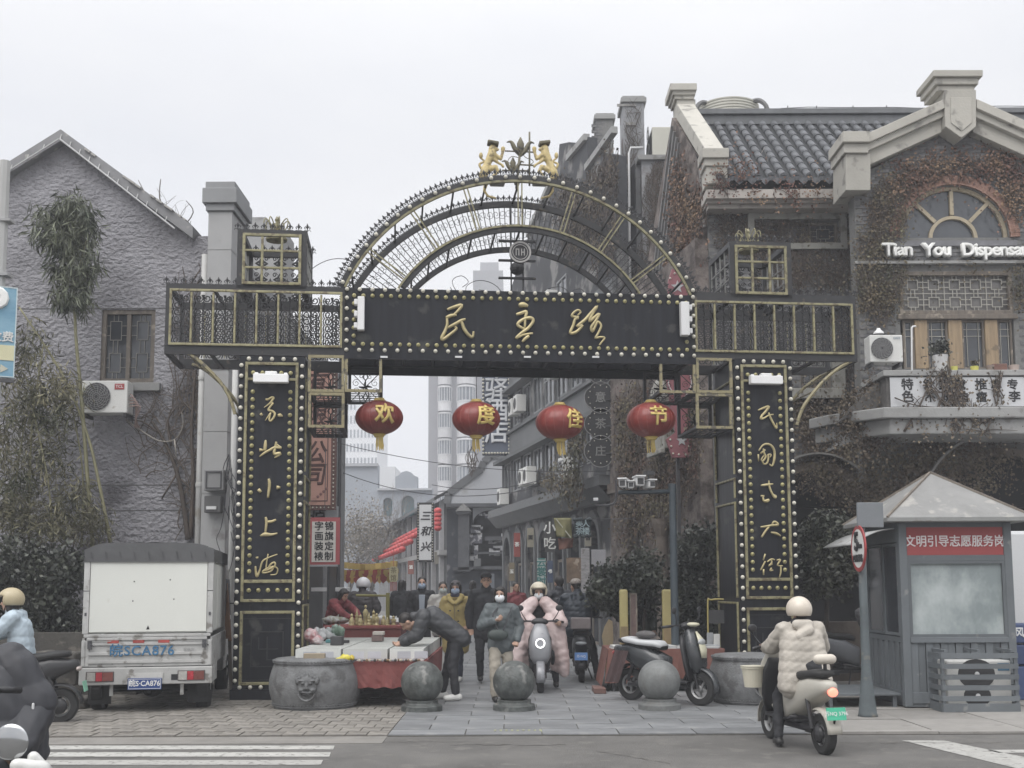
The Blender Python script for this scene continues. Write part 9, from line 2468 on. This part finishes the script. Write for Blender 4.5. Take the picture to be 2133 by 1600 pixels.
# black rider from behind
c =gnd(1217,1424)
scooter('dark scooter with rear basket and small blue plate ridden away into the lane',(c.x,c.y +.60,.022),RAD(176),mat('scooter_dark',(.05,.055,.06),.4,.15,6),plate=(mat('plate_blue2',(.07,.18,.42),.4),'苏·NQ'),box=mat('box_brown',(.16,.14,.14),.7,.15,8),tail_m=mat('tail_grey',(.3,.32,.34),.3))
person('rider in black ribbed puffer jacket and checked cap on the dark scooter',(c.x -.06,c.y +.60,.022),RAD(176),1.72,J=ride(anR=(-.30,.1,.10),knR=(-.24,.0,.5),head=(.03,.12,1.49)),top_m=fabric('inky_puffer',(.022,.030,.042),rough=.5,bump=.003),puff=.065,quilted=.085,zhem=.80,pants_m=blk_f,shoe_m=shoe_b,hair='short',hat=('cap',mat('checked_cap',(.36,.32,.29),.8,.4,30)),hz=RAD(30),hood=True,back=True,tm=1.25)
# parked black scooter behind the right ball
a =gnd(1323,1462); f =gnd(1453,1473); d =f -a; rz =math.atan2(d.x,-d.y)
Lc =min(1.3,max(1.1,d.length)); mid =(a +f)/2
def offs(s_): return Vector((-s_*math.sin(0),0,0))
sc3 =scooter('parked black and cream scooter with white seat cover behind the right stone ball',(mid.x,mid.y,.022),rz,mat('scooter_gloss_black',(.03,.033,.036),.25,.2,5,spec=.7),wr=.215,seatcover=mat('cover_white',(.50,.51,.52),.5,.06,5),L=Lc)
cream_t =mat('trim_cream',(.50,.48,.36),.35,.05,5)
b =MB(); b.loft([(0,-Lc/2 -.06,.60,.05,.02),(0,-Lc/2 -.055,.70,.075,.02),(0,-Lc/2 -.01,.84,.06,.015),(0,-Lc/2 +.05,.93,.02,.01)],14); b.build('cream_nose',cream_t,sc3,smooth=True)
b =MB(); b.ell((0,-Lc/2 +.10,1.02),.09,.09,.03,14,6); b.build('cream_cowl',cream_t,sc3,smooth=True)
b =MB(); vs =[]
for k in range(9):
    for q in range(7): vs.append((-.17 -.02*math.sin(k*1.4) -.012*q,.46 +.24*k/8 +.02*q,.66 -.42*q/6))
b.add(vs,[(k*7 +q,k*7 +q +1,k*7 +q +8,k*7 +q +7) for k in range(8) for q in range(6)]); o =b.build('fringed_cover',mat('fringe_brown',(.05,.03,.03),.9,.3,9),sc3); m_ =o.modifiers.new('t','SOLIDIFY'); m_.thickness =.01
b =MB(); b.ell((0,.30,.87),.10,.16,.055,14,8); b.build('mesh_bag',mat('mesh_grey',(.09,.085,.085),.8,.3,30),sc3,smooth=True)
# cream rider on the right
a =gnd(1722,1573); L4 =1.18; rz =PI +RAD(12); dn =Vector((math.sin(rz),-math.cos(rz),0)); mid =a +dn*L4/2
greenp =mat('plate_green',(.06,.40,.25),.4,.1,8)
scooter('cream retro electric scooter with front bucket, glowing tail light and green plate on the road',(mid.x,mid.y,0),rz,mat('scooter_cream',(.45,.43,.38),.35,.08,4,wear=((.28,.25,.2),.66,6)),wr=.2,plate=(greenp,'苏NQ 3796'),retro=True,tail_m=mat('tail_glow',(.7,.12,.08),.3,emit=(1,.22,.15,1.6)),bucket=mat('bucket_cream',(.55,.52,.42),.5,.05,5),L=L4,backrest=mat('backrest_cream',(.50,.46,.40),.6))
def belt(t,j,s,hp):
    b =MB(); b.cap(j['neck'] +Vector((-.06,.10,.02)),.055,j['neck'] +Vector((.06,.10,.02)),.055); b.cap(j['neck'] +Vector((-.05,.14,-.04)),.06,j['neck'] +Vector((.05,.14,-.10)),.06)
    me =remesh(b,.013,2,'hood'); me.materials.append(MATS['ecru_puffer']); obj('hood',me,t)
    b =MB(); b.box(-.13,.13,.235,.262,.985,1.02); bb =b.build('waist_tab',MATS['ecru_puffer'],t,bevel=.005)
    MB().box(-.10,-.02,.262,.268,.988,1.015).build('tab_label',shoe_b,bb)
    b =MB(); b.cap(j['neck'] +Vector((-.05,.03,.03)),.06,j['neck'] +Vector((.05,.03,.03)),.06); b.build('scarf',blk_f,t,smooth=True)
person('rider in cream helmet and ecru padded coat seen from behind on the cream scooter',(mid.x +.05,mid.y,0),rz -RAD(12),1.60,J=ride(pel=(0,.22,.86),chest=(0,.13,1.14),neck=(0,.07,1.31),head=(0,.03,1.46),shL=(.18,.07,1.27),shR=(-.18,.07,1.27),anL=(.27,.05,.10),knL=(.22,-.10,.54),hipL=(.1,.2,.84),elL=(.28,-.12,1.08),elR=(-.28,-.12,1.08),wrL=(.30,-.33,1.05),wrR=(-.30,-.33,1.05)),
       top='coat',top_m=fabric('ecru_puffer',(.40,.37,.325),rough=.7,bump=.012,bs=12),puff=.06,quilted=.11,zhem=.68,flare=.35,pants_m=blk_f,shoe_m=shoe_b,hair='short',hat=('helmet',mat('helmet_ecru',(.58,.52,.44),.3,.05,5,spec=.6)),back=True,extra=belt,tm=1.45)
for o_ in COL.objects:
    if o_.parent is None and o_.get('label','').find('cream retro electric') >= 0: o_.scale =(.93,)*3
    if o_.parent is None and o_.get('label','').find('ecru padded coat') >= 0: o_.scale =(.93,)*3
# grey scooter parked behind the cream rider, partly behind the sign post
c =gnd(1772,1437); sg5 =scooter('matt grey scooter with silver quilted cover parked left of the kiosk',(c.x +.15,c.y +.35,.022),RAD(112),mat('scooter_matt_grey',(.11,.115,.125),.4,.1,5),wr=.2,L=1.25,mirrors=False)
b =MB(); 
for k in range(5): b.cap((-.25 +k*.12,-.40 +.03*math.sin(k*2),1.08 +.02*(k % 2)),.09,(-.22 +k*.12,-.42,.92),.07)
me =remesh(b,.016,2,'cover'); me.materials.append(mat('silver_quilt',(.26,.255,.27),.35,.3,12,bump=.01,bscale=16)); quilt(me,[],.06,.01); obj('handlebar_cover',me,sg5)
# light blue rider at the far left
c =gnd(60,1500); 
sc6 =scooter('black scooter with green tag plate at the left edge beside the stone slabs',(c.x -.10,12.9,.0),RAD(-80),dk_ if False else mat('scooter_black2',(.025,.025,.027),.4),wr=.2,plate=(mat('tag_green',(.22,.50,.36),.5),None),tail_m=mat('tail_chrome',(.4,.35,.33),.2))
person('rider in beige helmet and light blue padded jacket at the left edge',(c.x -.18,12.9,.0),RAD(-80),1.60,J=ride(head=(0,.10,1.47),neck=(0,.14,1.33)),top_m=fabric('lightblue_puffer',(.42,.50,.56),rough=.6,bump=.008,bs=12),puff=.05,quilted=.11,zhem=.78,pants_m=blk_f,shoe_m=shoe_b,hair='long',hat=('helmet',mat('helmet_sand',(.40,.34,.22),.4,.05,5)),hood=True)
# foreground rider in black puffer cut by the left edge
Yf =6.6; cx_f =atY(-52,1300,Yf).x
def jacket_bulk(t,j):
    b =MB(); b.cap((.12,.06,.95),.20,(.22,.02,.62),.22); b.cap((.22,.02,.62),.22,(.10,-.2,.55),.18); b.cap((.20,.07,1.10),.13,(.33,.03,.86),.14)
    me =remesh(b,.018,3,'jacket_skirt'); me.materials.append(MATS['soft_black_puffer']); quilt(me,[],.20,.014); obj('jacket_skirt',me,t)
    b =MB(); b.box(.33,.345,-.12,-.02,.80,.88); b.build('white_cuff_patch',wht,t,bevel=.01)
sc7 =scooter('white fronted scooter in the near left corner with a round chrome mirror',(cx_f +.0,Yf -.35,0),RAD(35),mat('scooter_white',(.55,.55,.53),.3),wr=.2,mirrors=False)
m0 =atY(22,1546,5.75); t =MB(); t.ell((0,0,0),.092,.02,.092,24,12); o =t.build('round_mirror',mat('chrome',(.55,.56,.57),.08,.1,3,metal=.9),None,smooth=True)
def loc_in(root,w): return root.matrix_basis.inverted() @ Vector(w)
o.parent =sc7; o.location =loc_in(sc7,m0); o.rotation_euler =(0,0,-RAD(35))
h0 =loc_in(sc7,atY(62,1592,5.75)); b =MB(); b.cap(h0 +Vector((-.06,0,.0)),.035,h0 +Vector((.06,0,-.03)),.045); b.cap(h0 +Vector((.02,.02,.03)),.03,h0 +Vector((.10,.03,-.06)),.03); b.build('white_lever_guard',MATS['scooter_white'],sc7,smooth=True)
b =MB(); b.tube([loc_in(sc7,m0),loc_in(sc7,atY(25,1600,5.8)),loc_in(sc7,atY(20,1640,5.85))],.009,6); b.build('mirror_arm',rub,sc7)
person('rider in a bulky black puffer jacket filling the near left corner',(cx_f,Yf,0),RAD(20),1.62,J=ride(pel=(0,.20,.80),chest=(0,.12,1.04),neck=(0,.07,1.20),head=(-.12,.02,1.33),shL=(.20,.07,1.14),shR=(-.20,.07,1.14),elL=(.34,.02,.84),wrL=(.28,-.24,.66),elR=(-.38,-.04,.88),wrR=(-.3,-.3,.8)),
       top_m=fabric('soft_black_puffer',(.035,.036,.042),rough=.6,bump=.006,bs=6),puff=.14,quilted=.24,zhem=.66,flare=.6,pants_m=blk_p,shoe_m=shoe_b,hair='short',hat=('helmet',mat('helmet_black',(.02,.02,.02),.3)),tm=1.35,qamp=.014,
       extra=lambda t,j,s,hp: jacket_bulk(t,j))
